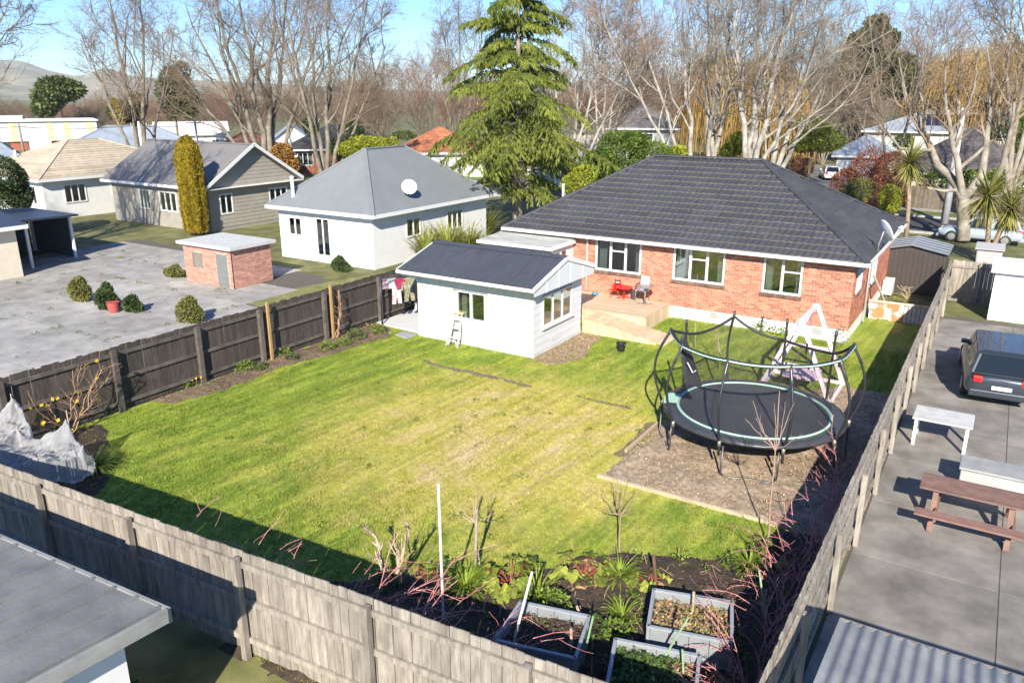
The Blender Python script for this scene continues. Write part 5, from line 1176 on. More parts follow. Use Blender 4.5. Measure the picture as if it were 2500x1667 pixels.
# grape vine on the dark fence, canes at the netting
b = np.array([-19.1, 9.3, 0.0]); L_ = []
for dy, h, dx in ((-.5, 1.2, .1), (.3, 1.7, .15), (.9, 1.5, .2), (1.3, 1.4, .1), (-1.2, 1.1, .2), (.6, 1.75, .05), (-.8, 1.3, .25), (1.1, 1.6, .12)): L_.append(limb([b, b + (dx * .5, dy * .4, h * .4), b + (dx, dy, h)], .016, .007, 8, .05))
P = np.stack([l[0] for l in L_]); Rr = np.stack([l[1] for l in L_]); Q, QR = grow(P, Rr, 7, .25, 50, .3, .7, 6, .22, .15, .006, lenabs=(.25, .7))
t = twig_thing('grape_vine', 'leafless orange-brown grape vine trained on the dark fence at the netting', 'vine', tuple(b), [[(P, Rr, 5), (Q, QR, 4)]], VINE)
pp = Q[:, -1][rng.choice(len(Q), 26)]; V, F = leaves_np(pp, rdir(26), rdir(26), np.full(26, .12), np.full(26, .11)); obj('yellow_leaves', mesh_np('yl', V - b, F, leaf_mat('yellow_vine_leaf', (.6, .42, .03), (.65, .5, .06), .3, 5, .2)), t)
b = np.array([-19.25, 18.95, 0.0]); P = np.stack([limb([b, b + (.08, .12, .8), b + (0, .25, 1.75)], .014, .008, 9, .035)[0] for _ in range(5)]); Rr = np.linspace(.014, .006, 9)[None] * np.ones((5, 1)); Q, QR = grow(P, Rr, 6, .2, 60, .2, .7, 5, .25, .05, .005, lenabs=(.15, .45))
twig_thing('climbing_vine', 'thin bare vine climbing the fence beside the second bare pole', 'vine', tuple(b), [[(P, Rr, 5), (Q, QR, 3)]], VINE)
# netting on stakes
NS = [(-19.0, 8.15, 1.50), (-18.15, 7.75, 1.02), (-17.05, 8.35, 1.45), (-16.45, 7.35, .95), (-17.45, 7.0, 1.0), (-18.8, 6.9, 1.05), (-16.2, 8.0, .7)]
gx = np.linspace(-19.4, -15.8, 220); gy = np.linspace(6.3, 8.95, 160); X, Y = np.meshgrid(gx, gy, indexing='ij'); num = 0; den = 0; dm = np.full(X.shape, 9.0)
for (x, y, h) in NS:
    d = np.hypot(X - x, Y - y) + .02; th = np.arctan2(Y - y, X - x); w_ = d ** -1.15; num = num + w_ * (h + .09 * np.sin(th * 6 + x * 3) * np.clip(d * 3, 0, 1)); den = den + w_; dm = np.minimum(dm, d)
Z = num / den - .34 * (1 - np.exp(-2.0 * dm)) + .10 * (vnoise(X * 2 + Y, Y - X, 2.2, 71) - .5) * np.clip(dm * 2, 0, 1) + .10 * (vnoise(X * 2.2 - Y, Y * .8 + X * .3, 4, 72) - .5) + .05 * (vnoise(X * 4 + Y * 3, Y * .6 - X, 5, 77) - .5)
HULL = [(-19.35, 6.7), (-16.3, 6.6), (-15.95, 7.6), (-16.1, 8.25), (-17.0, 8.62), (-17.75, 8.05), (-18.4, 8.1), (-19.0, 8.45), (-19.35, 8.3)]
wob = .28
Xr = X + wob * (vnoise(X, Y, 1.3, 73) - .5); Yr = Y + wob * (vnoise(X, Y, 1.7, 74) - .5)
cen = np.array([-17.65, 7.5]); inner = inpoly(cen[0] + (Xr - cen[0]) * 1.16, cen[1] + (Yr - cen[1]) * 1.22, HULL); keepv = inpoly(Xr, Yr, HULL) & ~((vnoise(X, Y, 1.9, 75) > .82) & (Z < .55))
Z = np.maximum(np.where(inner, Z, Z - .35 - .25 * vnoise(X, Y, 4, 76)), .06)
I = np.arange(X.size).reshape(X.shape); q = np.stack([I[:-1, :-1], I[1:, :-1], I[1:, 1:], I[:-1, 1:]], -1).reshape(-1, 4); q = q[keepv.ravel()[q].all(1)]
nt = thing('garden_netting', 'torn white frost netting draped over stakes in the fence corner', 'netting', (-17.6, 7.6, 0)); V = np.stack([X, Y, Z], -1).reshape(-1, 3) - np.array([-17.6, 7.6, 0])
obj('net_cloth', mesh_np('net', V, q, mesh_fabric('frost_cloth', (.72, .73, .74), .44), smooth=True), nt)
for (x, y, h) in NS[:6]:
    mb = MB(); mb.tube([(x, y, 0), (x + random.uniform(-.04, .04), y, h + .06)], .014, 6); mb.build('stake', TST, nt)
# ================================================================== NEIGHBOURS
GREYR = mat('grey_roof_steel', (.185, .20, .205), .55, .05, 2, big=.05); TAUPE = mat('taupe_roof', (.165, .16, .158), .7, .05, 2, big=.05)
BEIGET = mat('beige_tile', (.42, .36, .27), .8, .15, 3, island=.1, big=.15); REDT = mat('brown_red_tile', (.17, .075, .05), .8, .2, 3, island=.15); ORT = mat('orange_tile', (.42, .16, .08), .8, .2, 3, island=.15)
DKT = mat('dark_shingle', (.045, .043, .045), .8, .2, 3, island=.2); SHING = mat('brown_shingle', (.115, .10, .095), .85, .2, 3, island=.2); BLUER = mat('blue_grey_roof', (.27, .31, .36), .5, .08, 1.5, big=.1)
NWHITE = mat('neighbour_white', (.68, .68, .67), .7, .04, 2); NBRICK = mat('neighbour_brick', (.30, .10, .06), .85, .2, 8, big=.1); WBD = mat('taupe_weatherboard', (.30, .275, .235), .7, .08, 2); NGREY = mat('neighbour_grey', (.4, .4, .39), .7, .06, 2)
CREAM = mat('cream_wall', (.62, .55, .43), .8, .06, 2); YEL = mat('yellow_panel', (.66, .58, .28), .6, .05, 2)
def courses(mb, a, b, c, d, n, lip=.03):
    """stepped roofing from eave a-b up to ridge d-c (d above a, c above b)"""
    a, b, c, d = (np.array(p, float) for p in (a, b, c, d)); nr = np.cross(b - a, d - a); nr /= np.linalg.norm(nr)
    if nr[2] < 0: nr = -nr
    for i in range(n):
        t0, t1 = i / n, (i + 1) / n; p0 = a + (d - a) * t0; q0 = b + (c - b) * t0; p1 = a + (d - a) * t1; q1 = b + (c - b) * t1
        mb.add([p0, q0, q0 + nr * lip, p0 + nr * lip, p1, q1], [(0, 1, 2, 3), (3, 2, 5, 4)])
def roof_part(par, kind, x0, x1, y0, y1, ez, rz, m, oh=.45, n=0, ribs=0, gable_m=None, dx=None):
    X0, X1, Y0, Y1 = x0 - oh, x1 + oh, y0 - oh, y1 + oh; cx, cy = (X0 + X1) / 2, (Y0 + Y1) / 2
    A, B, C, D = (X0, Y0, ez), (X1, Y0, ez), (X1, Y1, ez), (X0, Y1, ez)
    if kind == 'hipx': h = min((Y1 - Y0) / 2, (X1 - X0) / 2 - .1); L, Rr = (X0 + h, cy, rz), (X1 - h, cy, rz); PL = [(A, B, Rr, L), (B, C, Rr, Rr), (C, D, L, Rr), (D, A, L, L)]
    elif kind == 'hipy': h = min((X1 - X0) / 2, (Y1 - Y0) / 2 - .1); L, Rr = (cx, Y0 + h, rz), (cx, Y1 - h, rz); PL = [(A, B, L, L), (B, C, Rr, L), (C, D, Rr, Rr), (D, A, L, Rr)]
    elif kind == 'gabx': L, Rr = (X0, cy, rz), (X1, cy, rz); PL = [(A, B, Rr, L), (C, D, L, Rr)]
    else: L, Rr = (cx, Y0, rz), (cx, Y1, rz); PL = [(B, C, Rr, L), (D, A, L, Rr)]
    mb = MB(); up = (0, 0, .01)
    for (a, b, c, d) in PL:
        if n: courses(mb, a, b, c, d, n)
        else:
            P = [a, b, c] + ([d] if d != c else []); mb.slab(P, .05)
            if ribs:
                a_, b_, c_, d_ = (np.array(p, float) for p in (a, b, c, d)); k = int(np.linalg.norm(b_ - a_) / ribs); nr = np.cross(b_ - a_, d_ - a_); nr /= np.linalg.norm(nr); nr = nr if nr[2] > 0 else -nr
                u = (b_ - a_) / np.linalg.norm(b_ - a_); Lb = np.linalg.norm(b_ - a_); dl = np.dot(d_ - a_, u); dr = Lb - np.dot(c_ - a_, u); mid = (c_ + d_) / 2; v = mid - a_; v = v - u * np.dot(v, u)
                for i in range(1, k):
                    s = Lb * i / k; t = min(1, s / dl if dl > .01 else 1, (Lb - s) / dr if dr > .01 else 1)
                    if t > .05: mb.beam(a_ + u * s + nr * .006, a_ + u * s + v * t + nr * .006, .025, .012, up=tuple(nr))
    ro = mb.build('roof', m, par)
    hp_ = MB()
    if kind.startswith('hip'):
        for p, q in ((A, L), (B, Rr if kind == 'hipx' else L), (C, Rr), (D, L if kind == 'hipx' else Rr), (L, Rr)):
            if np.linalg.norm(np.array(p) - np.array(q)) > .2: hp_.beam(np.array(p) + up, np.array(q) + up, .22, .07)
    else: hp_.beam(np.array(L) + up, np.array(Rr) + up, .25, .07)
    hp_.build('ridge_cap', m, ro)
    for bx_ in [(X0, X1, Y0 - .05, Y0 - .002), (X0, X1, Y1 + .002, Y1 + .05)] + ([(X0 - .05, X0 - .002, Y0, Y1), (X1 + .002, X1 + .05, Y0, Y1)] if kind != 'gabx' else []):
        fa = MB(); fa.box(*bx_, ez - .17, ez + .01); fa.build('gutter', NWHITE, par)
    so_ = MB(); so_.box(X0, X1, Y0, Y1, ez - .15, ez - .12); so_.build('soffit', NWHITE, par)
    return PL
def nhouse(name, label, x0, x1, y0, y1, ez, rz, kind, wm, rm_, wins=(), oh=.45, n=0, ribs=0, move=None, cat='house', boards=False, base_m=None, group=None):
    h = thing(name, label, cat, (0, 0, 0) if move else ((x0 + x1) / 2, (y0 + y1) / 2, 0), group)
    mb = MB(); ops = {k: sorted([tuple(w[1:5]) for w in wins if w[0] == k]) for k in 'SENW'}
    wallstrip(mb, wmap('S', y0), x0, x1, -.05, ez - .1, ops['S'], -.15, 0); wallstrip(mb, wmap('N', y1), x0, x1, -.05, ez - .1, ops['N'], -.15, 0)
    wallstrip(mb, wmap('E', x1), y0 + .151, y1 - .151, -.05, ez - .1, ops['E'], -.15, 0); wallstrip(mb, wmap('W', x0), y0 + .151, y1 - .151, -.05, ez - .1, ops['W'], -.15, 0)
    if kind == 'gabx':
        cy = (y0 + y1) / 2; sl_ = (rz - ez) / ((y1 - y0) / 2 + oh)
        for xx in (x0, x1):
            s = 1 if xx == x1 else -1; zt = rz - .05; zb = ez - .1; ya_, yb_ = y0, y1; hz = ez + sl_ * oh - .06
            V = [(xx, ya_, zb), (xx, yb_, zb), (xx, yb_, hz), (xx, cy, zt), (xx, ya_, hz)]; V += [(xx - s * .15, *p[1:]) for p in V]
            mb.add(V, [(0, 1, 2, 3, 4), (9, 8, 7, 6, 5)] + [(i, 5 + i, 5 + (i + 1) % 5, (i + 1) % 5) for i in range(5)])
    if kind == 'gaby':
        cx = (x0 + x1) / 2; sl_ = (rz - ez) / ((x1 - x0) / 2 + oh); hz = ez + sl_ * oh - .06
        for yy in (y0, y1):
            s = 1 if yy == y1 else -1; V = [(x0, yy, ez - .1), (x1, yy, ez - .1), (x1, yy, hz), (cx, yy, rz - .05), (x0, yy, hz)]; V += [(p[0], yy - s * .15, p[2]) for p in V]
            mb.add(V, [(0, 1, 2, 3, 4), (9, 8, 7, 6, 5)] + [(i, 5 + i, 5 + (i + 1) % 5, (i + 1) % 5) for i in range(5)])
    mb.build('wall', wm, h)
    fl_ = MB(); fl_.box(x0 + .16, x1 - .16, y0 + .16, y1 - .16, -.05, .3); fl_.build('floor', ROOM, h)
    roof_part(h, kind, x0, x1, y0, y1, ez, rz, rm_, oh, n, ribs)
    for w in wins:
        window(h, w[0], {'S': y0, 'N': y1, 'E': x1, 'W': x0}[w[0]], w[1], w[2], w[3], w[4], [(1, None)] * w[5], fw=.08, mw=.07, proud=.04, curtains=True)
    if boards and kind == 'gabx':
        cy = (y0 + y1) / 2; z = .2
        while z < rz - .25:
            hw = (y1 - y0) / 2 if z < ez else ((y1 - y0) / 2 + oh) * (rz - z) / (rz - ez) - .12
            segs = [(cy - hw, cy + hw)]
            for (a, b, p, q) in ops['E']:
                if p - .02 < z + .2 and z < q + .02: segs = [s_ for s0, s1 in segs for s_ in ((s0, min(s1, a - .01)), (max(s0, b + .01), s1)) if s_[1] - s_[0] > .05]
            for s0, s1 in segs:
                bd = MB(); bd.hexa([(x1 + .001, s0, z), (x1 + .028, s0, z), (x1 + .028, s1, z), (x1 + .001, s1, z), (x1 + .001, s0, z + .235), (x1 + .008, s0, z + .235), (x1 + .008, s1, z + .235), (x1 + .001, s1, z + .235)]); bd.build('weatherboard', wm, h)
            z += .24
    if move: h.location = (float(move[0]), float(move[1]), 0); h.rotation_euler.z = move[2]
    return h
h1 = nhouse('neighbour_house', 'white walled house with smooth grey hip roof beyond the dark fence', -32.6, -26.0, 28.5, 38.4, 2.75, 5.55, 'hipy', NWHITE, GREYR, [('S', -31.9, -30.9, 1.2, 2.2, 2), ('S', -29.9, -28.9, .3, 2.3, 2), ('E', 31, 32.2, 1.2, 2.2, 2), ('E', 34.5, 36, 1.1, 2.2, 3)])
h2 = nhouse('neighbour_house', 'taupe weatherboard gable house behind the golden cypress column', -52.5, -42.2, 31.4, 38.5, 2.8, 5.25, 'gabx', WBD, TAUPE, [('S', -49.4, -48.2, 1.0, 2.3, 3), ('S', -47.2, -45.4, 1.0, 2.3, 3), ('E', 32.2, 33.2, 1.0, 2.3, 2), ('E', 36.2, 37.8, 1.2, 2.3, 3)], boards=True)
bgm = MB()
for ya_, yb_ in ((30.95, 34.95), (38.95, 34.95)): bgm.beam((-41.70, ya_, 2.80), (-41.70, yb_, 5.26), .04, .2)
bgm.build('barge_board', WHITE, h2)
nhouse('neighbour_house', 'house with beige concrete tiled hip roof at the far left', -66.0, -56.1, 28.6, 41, 2.8, 5.05, 'hipy', NWHITE, BEIGET, [('E', 30, 31.6, 1.0, 2.3, 3), ('E', 33.5, 35.5, 1.2, 2.3, 3), ('S', -58.6, -57, 1.0, 2.3, 3)], n=16)
for lb, x, y, z0, z1 in (('white flue pipe on the grey hip roof left corner', -31.6, 28.7, 2.9, 4.15), ('small white vent pipe on the beige tiled roof', -63.0, 30.6, 3.2, 4.3)):
    mb = MB(); mb.tube([(x, y, z0), (x, y, z1)], .09, 10); mb.lathe((x, y, z1), [(.11, 0), (.11, .08), (.03, .12)], 10); mb.top('flue_pipe', NWHITE, lb, 'flue')
dd = thing('satellite_dish', 'white satellite dish on the grey hip roof slope', 'dish', (-26.3, 31.6, 3.15)); mb = MB(); c = Vector((-26.1, 31.5, 3.75)); nv = Vector((.6, -.55, .4)).normalized(); e1 = nv.cross(Vector((0, 0, 1))).normalized(); e2 = e1.cross(nv)
V = [tuple(c + e1 * r * math.cos(t) + e2 * r * math.sin(t) + nv * (.5 * r * r)) for r in (.001, .15, .3, .4) for t in np.linspace(0, 2 * math.pi, 20, endpoint=False)]
mb.add(V, [(i * 20 + j, i * 20 + (j + 1) % 20, (i + 1) * 20 + (j + 1) % 20, (i + 1) * 20 + j) for i in range(3) for j in range(20)]); mb.build('reflector', NWHITE, dd, smooth=True)
mb = MB(); mb.tube([(-26.3, 31.6, 3.0), (-26.25, 31.55, 3.45), tuple(c)], .025, 8); mb.build('bracket', _m['galv'], dd)
# garage with carport at far left, brick outbuilding, drive furniture
gar = nhouse('neighbour_garage', 'cream garage with dark blue roof at the left frame edge', -48.5, -39.2, 10.5, 18.4, 2.45, 3.5, 'gaby', CREAM, mat('navy_roof', (.04, .055, .085), .5, .08, 2), [('E', 12.5, 14.5, 1.0, 2.0, 2)], oh=.4, cat='garage')
cp = thing('carport', 'dark open carport with pale post beside the cream garage', 'carport', (-41.5, 20.5, 0))
mb = MB(); mb.slab([(-46, 18.95, 2.5), (-40.2, 18.95, 2.5), (-41.2, 22.6, 2.3), (-46, 22.6, 2.3)], .1); mb.build('roof', _m['navy_roof'], cp)
for p in ((-40.7, 19.6), (-41.6, 22.3), (-45.6, 22.3)):
    mb = MB(); mb.beam((*p, 0), (*p, 2.3), .12, .12); mb.build('post', NWHITE, cp)
mb = MB(); mb.box(-46, -45.85, 19, 22.3, 0, 2.3); mb.box(-45.8, -42.0, 22.40, 22.52, 0, 2.2); mb.build('back_wall', mat('carport_wall', (.08, .1, .12), .8), cp)
bo_ = thing('brick_outbuilding', 'small pinkish brick outbuilding with flat grey roof in the neighbouring drive', 'outbuilding', (-30.1, 23.0, 0))
PB = mat('pink_brick', (.46, .24, .18), .85, .15, 6, island=.2); mb = MB(); mb.box(-31.78, -28.48, 22.02, 24.18, 0, 1.75); w_ = mb.build('wall', mat('pink_mortar', (.5, .38, .32)), bo_)
rb = MB()
for r in range(20):
    za = .02 + r * .086
    for face, c, u0, u1 in (('S', 22.0, -31.8, -28.46), ('E', -28.46, 22.0, 24.2)):
        u = u0 - (.12 if r % 2 else 0)
        while u < u1:
            p, q = max(u, u0), min(u + .23, u1)
            if q - p > .03 and not (face == 'S' and -31.2 < (p + q) / 2 < -30.5 and .7 < za < 1.4) and not (face == 'S' and -29.5 < (p + q) / 2 < -28.8 and za < 1.5): mbox(rb, wmap(face, c), p, q, za, za + .076, -.03, 0)
            u += .24
tag(rb.build('bricks', PB, w_), kind='stuff')
mb = MB(); mb.box(-32.0, -28.26, 21.8, 24.4, 1.76, 1.9); mb.build('roof', mat('flat_grey_roof', (.5, .5, .49), .7), bo_)
mb = MB(); mb.box(-29.5, -28.8, 21.995, 22.03, .02, 1.5); mb.build('door', mat('dark_door', (.16, .17, .17)), bo_)
mb = MB(); mb.box(-31.2, -30.5, 21.995, 22.03, .72, 1.42); mb.build('window', GLASS, bo_)
HEDGE = leaf_mat('hedge_leaf', (.16, .18, .05), (.26, .25, .08), .25, 3, .3); DH = leaf_mat('dark_hedge', (.05, .09, .03), (.1, .14, .05), .25, 3, .3)
for lb, c, r, m in (('dark green shrub in the drive behind the fence', (-30.0, 17.0), (.55, .5, .8), DH), ('yellowish shrub left of the dark shrub in the drive', (-32.3, 17.2), (.55, .5, .8), HEDGE), ('squat yellow-green shrub close behind the dark fence', (-25.6, 17.6), (.6, .6, .75), HEDGE), ('dark shrub nearest the asphalt in the drive', (-28.8, 17.3), (.4, .4, .5), DH), ('low green shrub at the brick outbuilding corner', (-33.0, 22.2), (.6, .5, .4), HEDGE), ('dark shrub against the white house wall', (-27.2, 27.3), (.5, .4, .55), DH)):
    leaf_thing('drive_shrub', lb, 'shrub', [((c[0] + dx * r[0], c[1] + dy * r[1], r[2] * zz), (r[0] * sc, r[1] * sc, r[2] * sc * .95), int(2600 * sc)) for dx, dy, zz, sc in ((0, 0, .62, .62), (.4, .2, .45, .5), (-.38, -.1, .5, .52), (.1, -.4, .75, .42), (-.15, .3, .95, .38))], .10, m, base=(c[0], c[1], 0))
mb = MB(); mb.lathe((-29.4, 16.9, 0), [(.18, 0), (.24, .4), (.26, .42), (.22, .42)], 16); mb.top('red_pot', mat('red_pot', (.4, .08, .07), .6), 'dull red pot between the shrubs in the drive', 'pot')
wp = []
for i in range(160):
    x_, y_ = (-44 + 3 * rng.integers(0, 8) + rng.normal(0, .03), rng.uniform(9, 26)) if rng.random() < .5 else (rng.uniform(-43, -21), 8.5 + 3 * rng.integers(0, 6) + rng.normal(0, .03))
    if not (x_ > -27 and y_ > 20): wp.append(leafball((x_, y_, .02), (.12, .12, .05), 22, .07))
V, F = merge(wp); tag(obj('drive_weeds', mesh_np('drive_weeds', V, F, HEDGE)), 'weeds growing in the joints of the neighbouring drive', 'weeds', kind='stuff')
n_ = 700; C_ = np.stack([rng.uniform(-43, -20.5, n_), rng.uniform(8, 26, n_), np.full(n_, .012)], 1); d_ = rdir(n_); d_[:, 2] *= .2; V, F = leaves_np(C_, d_, rdir(n_) * .2 + np.array([0, 0, 1.0]), rng.uniform(.05, .13, n_), rng.uniform(.03, .08, n_)); tag(obj('drive_leaves', mesh_np('drive_leaves', V, F, DCHIP)), 'dead leaves blown over the neighbouring drive', 'leaf litter', kind='stuff')
# flax beyond the fence by the porch
for i, (px, py, n_, L, lb) in enumerate(((1045, 612, 200, 2.0, 'green flax clump right behind the shed roof ridge'), (1095, 606, 220, 2.3, 'tall flax clump beyond the fence end'), (1145, 600, 200, 2.0, 'flax clump left of the porch roof'), (1180, 560, 200, 2.2, 'flax clump nearest the cedar trunk'))):
    V, F = straps((0, 0), n_, L, .07, .62, .55); o = obj('flax_clump', mesh_np('flax', V, F, leaf_mat('flax_leaf', (.20, .24, .04), (.36, .37, .09), .25, 3, .3))); p_ = G(px, py, .5); o.location = (p_[0], p_[1], 0); tag(o, lb, 'plant')

# foreground-left shed behind the back fence
fs = thing('neighbour_shed', 'white shed with flat grey roof in the bottom left corner', 'shed', (-10.7, 2.6, 0))
mb = MB(); mb.extr([(-13.9, -1.0), (-7.95, -1.0), (-7.95, 4.05), (-13.9, 3.62)], 0, 2.25); mb.build('wall', NWHITE, fs)
mb = MB(); mb.slab([(-14.3, 3.95, 2.42), (-14.3, -1.85, 2.75), (-7.62, -1.37, 2.75), (-7.62, 4.43, 2.42)], .06); ro = mb.build('roof', mat('faded_grey_roof', (.155, .16, .165), .75, .2, 1.2, .2, 20, col2=(.22, .22, .215), big=.2), fs)
for i in range(17):
    mb = MB(); x = -14.2 + i * .405; yo_ = (x + 7.62) * .0719; mb.beam((x, 4.43 + yo_, 2.435), (x, -1.37 + yo_, 2.765), .05, .035); mb.build('roof_rib', _m['faded_grey_roof'], ro)
mb = MB(); mb.beam((-14.33, 3.975, 2.34), (-7.60, 4.459, 2.34), .05, .2); mb.beam((-7.59, 4.42, 2.37), (-7.59, -1.37, 2.70), .05, .18); mb.build('fascia', mat('fascia_grey', (.25, .25, .24), .7, .2, 3), fs)
for lb, c, r in (('dark green shrub between the bottom left shed and the fence', (-8.6, 3.9), (.8, .7, .7)), ('leafy shrub at the bottom edge beside the white shed wall', (-6.9, 3.6), (.9, .6, .6))):
    leaf_thing('shaded_shrub', lb, 'shrub', [((c[0], c[1], r[2] * .8), r, 2600)], .10, leaf_mat('glossy_green', (.05, .12, .025), (.11, .19, .04), .3, 3, .3))

# ================================================================== RIGHT YARD
SX = MB(); SX.box(0, 1, 0, 1, 0, 1)
yw = thing('garden_shed', 'white garden shed at the far end of the right yard', 'shed', (1.2, 35.0, 0))
mb = MB(); mb.box(.1, 2.6, 34.2, 35.9, 0, 1.9); mb.build('wall', NWHITE, yw); mb = MB(); mb.slab([(-.05, 34.0, 1.92), (2.75, 34.0, 1.92), (2.75, 36.0, 2.15), (-.05, 36.0, 2.15)], .05); mb.build('roof', NWHITE, yw)
mb = MB(); mb.box(.6, 1.3, 34.18, 34.199, .05, 1.75); mb.build('door', NGREY, yw)
paling_fence('paling_fence', 'pale paling cross fence at the far end of the right yard', (-1.45, 36.65), (6.0, 36.9), 1.75, PALEF, PALEF, [1.0, 3.4, 5.8], -1, .10, (.3, 1.5))
tb = thing('picnic_table', 'red-brown timber picnic table on the right patio', 'table', (.35, 16.6, 0)); RW = mat('red_timber', (.20, .115, .09), .8, .2, 5, island=.15)
for k in range(5):
    mb = MB(); mb.box(-.55, 1.35, 16.25 + k * .15, 16.39 + k * .15, .70, .74); mb.build('top_plank', RW, tb)
for y_ in (15.75, 17.35):
    for k in range(2):
        mb = MB(); mb.box(-.55, 1.35, y_ + k * .15 - .15, y_ + k * .15 - .01, .42, .46); mb.build('bench_plank', RW, tb)
for x_ in (-.25, 1.05):
    for s in (-1, 1):
        mb = MB(); mb.beam((x_, 16.6 + s * .75, 0), (x_, 16.6 + s * .2, .70), .05, .1, up=(1, 0, 0)); mb.build('leg', RW, tb)
    mb = MB(); mb.beam((x_ + .06, 15.65, .38), (x_ + .06, 17.5, .38), .05, .09); mb.build('bearer', RW, tb)
wt = thing('white_table', 'white plastic patio table behind the picnic table', 'table', (-.45, 20.6, 0))
mb = MB(); mb.box(-1.1, .2, 20.1, 21.1, .68, .73); mb.build('table_top', mat('grubby_white', (.5, .5, .48), .6, .15, 3), wt, bevel=.03)
for a, b in ((-1, 20.2), (.1, 20.2), (-1, 21.0), (.1, 21.0)):
    mb = MB(); mb.beam((a, b, 0), (a, b, .68), .07, .07); mb.build('leg', WPL, wt)
gb = thing('garden_bench', 'grey storage bench on the right patio', 'bench', (.9, 18.4, 0)); mb = MB(); mb.box(.1, 1.7, 18.1, 18.8, .04, .5); mb.build('box', NGREY, gb, bevel=.02); mb = MB(); mb.box(.06, 1.74, 18.06, 18.84, .502, .56); mb.build('lid', mat('lid_grey', (.30, .30, .29), .7, .15, 3), gb, bevel=.02)
lt = thing('lean_to', 'corrugated clear lean-to roof at the bottom right', 'lean-to', (1.6, 8.9, 0))
V = []; cols = np.linspace(-.9, 5, 240)
for (yy, zz) in ((8.9, 2.15), (5.5, 2.6)):
    for x in cols: V.append((x, yy, zz + .018 * math.cos(2 * math.pi * x / .15)))
mb = MB(); mb.add(V, [(j, j + 1, 240 + j + 1, 240 + j) for j in range(239)]); mb.build('roof_sheet', mat('milky_sheet', (.20, .215, .23), .6, .25, 1.5, col2=(.28, .285, .28), big=.2), lt, smooth=True)
mb = MB(); mb.beam((-.9, 8.93, 2.07), (5, 8.93, 2.07), .05, .14); mb.build('front_beam', PALEF, lt)
for x in (-.8, 2.2): mb = MB(); mb.beam((x, 8.85, 0), (x, 8.85, 2.0), .1, .1); mb.build('post', PALEF, lt)

# ================================================================== SIDE OF THE HOUSE
ds = thing('dark_garden_shed', 'dark brown steel garden shed behind the low side fence', 'shed', (-2.95, 38.2, 0)); BRN = mat('brown_steel', (.060, .050, .045), .45, .1, 3)
mb = MB(); mb.box(-4.15, -1.75, 37.22, 39.5, 0, 1.88); V = [(-4.15, 37.22, 1.88), (-1.75, 37.22, 1.88), (-3.1, 37.22, 2.1)]; mb.add(V + [(p[0], 37.3, p[2]) for p in V], [(0, 1, 2), (5, 4, 3)]); mb.build('wall', BRN, ds)
for i in range(13):
    x = -4.12 + i * .19; mb = MB(); mb.box(x, x + .05, 37.195, 37.218, .02, 1.85); mb.build('wall_rib', BRN, ds)
for a, b in (((-4.25, 1.88), (-3.1, 2.14)), ((-1.65, 1.86), (-3.1, 2.14))):
    mb = MB(); mb.slab([(a[0], 37.05, a[1]), (b[0], 37.05, b[1]), (b[0], 39.7, b[1]), (a[0], 39.7, a[1])], .03); r_ = mb.build('roof', mat('slate_steel', (.13, .15, .18), .4, .1, 3), ds)
    for k in range(5):
        y_ = 37.2 + k * .6; q = MB(); q.beam((a[0], y_, a[1] + .012), (b[0], y_, b[1] + .012), .03, .02); q.build('roof_rib', mat('roof_seam', (.3, .33, .36), .4), r_)
q = MB(); q.beam((-3.1, 37.04, 2.155), (-3.1, 39.7, 2.155), .1, .03); q.build('ridge_cap', _m['roof_seam'], ds)
hpu = thing('heat_pump', 'white heat pump unit against the side of the brick house', 'heat pump', (-3.6, 36.3, 0)); mb = MB(); mb.box(-3.90, -3.52, 35.95, 36.75, .1, .72); mb.build('casing', NWHITE, hpu, bevel=.02)
for k in range(9): mb = MB(); mb.box(-3.86, -3.56, 35.93, 35.949, .16 + k * .056, .19 + k * .056); mb.build('grille_bar', NGREY, hpu)
lf = thing('low_gate_fence', 'low side fence of peeling white board and grey slats', 'fence', (-2.75, 31.95, 0))
mb = MB(); mb.box(-3.80, -2.62, 31.93, 31.97, .02, .68); mb.build('peeling_board', mat('peeling_paint', (.78, .77, .74), .8, .02, 2.3, col2=(.36, .2, .09), contrast=.06), lf)
for k in range(7): mb = MB(); x = -2.6 + k * .14; mb.box(x, x + .12, 31.93, 31.96, .02, .66); mb.build('slat', mat('grey_slat', (.42, .42, .42), .8, .15, 4), lf)
mb = MB(); mb.box(-3.85, -1.6, 31.90, 32.0, .69, .76); mb.build('top_rail', mat('rail_beige', (.55, .47, .38), .8, .15, 5), lf)
mb = MB(); mb.beam((-3.75, 31.2, 1.9), (-3.35, 33.6, .1), .12, .03, up=(1, 0, 0)); mb.top('leaning_plank', _m['rail_beige'], 'grey plank leaning on the side wall of the brick house', 'plank')
sheet('side_yard', [(-3.9, 32.05), (-1.55, 32.05), (-1.55, 37.0), (-3.9, 37.0)], .006, ROUGHG)

# ================================================================== FAR HOUSES
def far(name, label, pl, pr_, D, ez, rz, depth, kind, wm, rm_, wins=(), n=0, ribs=0, turn=0.0, cat='house', oh=.5):
    pm = (pl + pr_) / 2; c = at(pm, D, 300); a, b = at(pl, D, 300), at(pr_, D, 300); w = float(np.linalg.norm(b - a)); rzv = math.atan2(b[1] - a[1], b[0] - a[0]) + turn
    return nhouse(name, label, -w / 2 + oh, w / 2 - oh, 0, depth, ez, rz, kind, wm, rm_, [(f, u0 * w / 2, u1 * w / 2, z0, z1, k) for f, u0, u1, z0, z1, k in wins], oh, n, ribs, (c[0], c[1], rzv), cat)
far('far_house', 'long blue-grey metal roofed house behind the beige tiled roof', 130, 500, 96, 2.7, 5.1, 9, 'hipx', NBRICK, BLUER, [('S', .1, .35, 1, 2.2, 3), ('S', .5, .8, 1, 2.2, 4)], ribs=1.2)
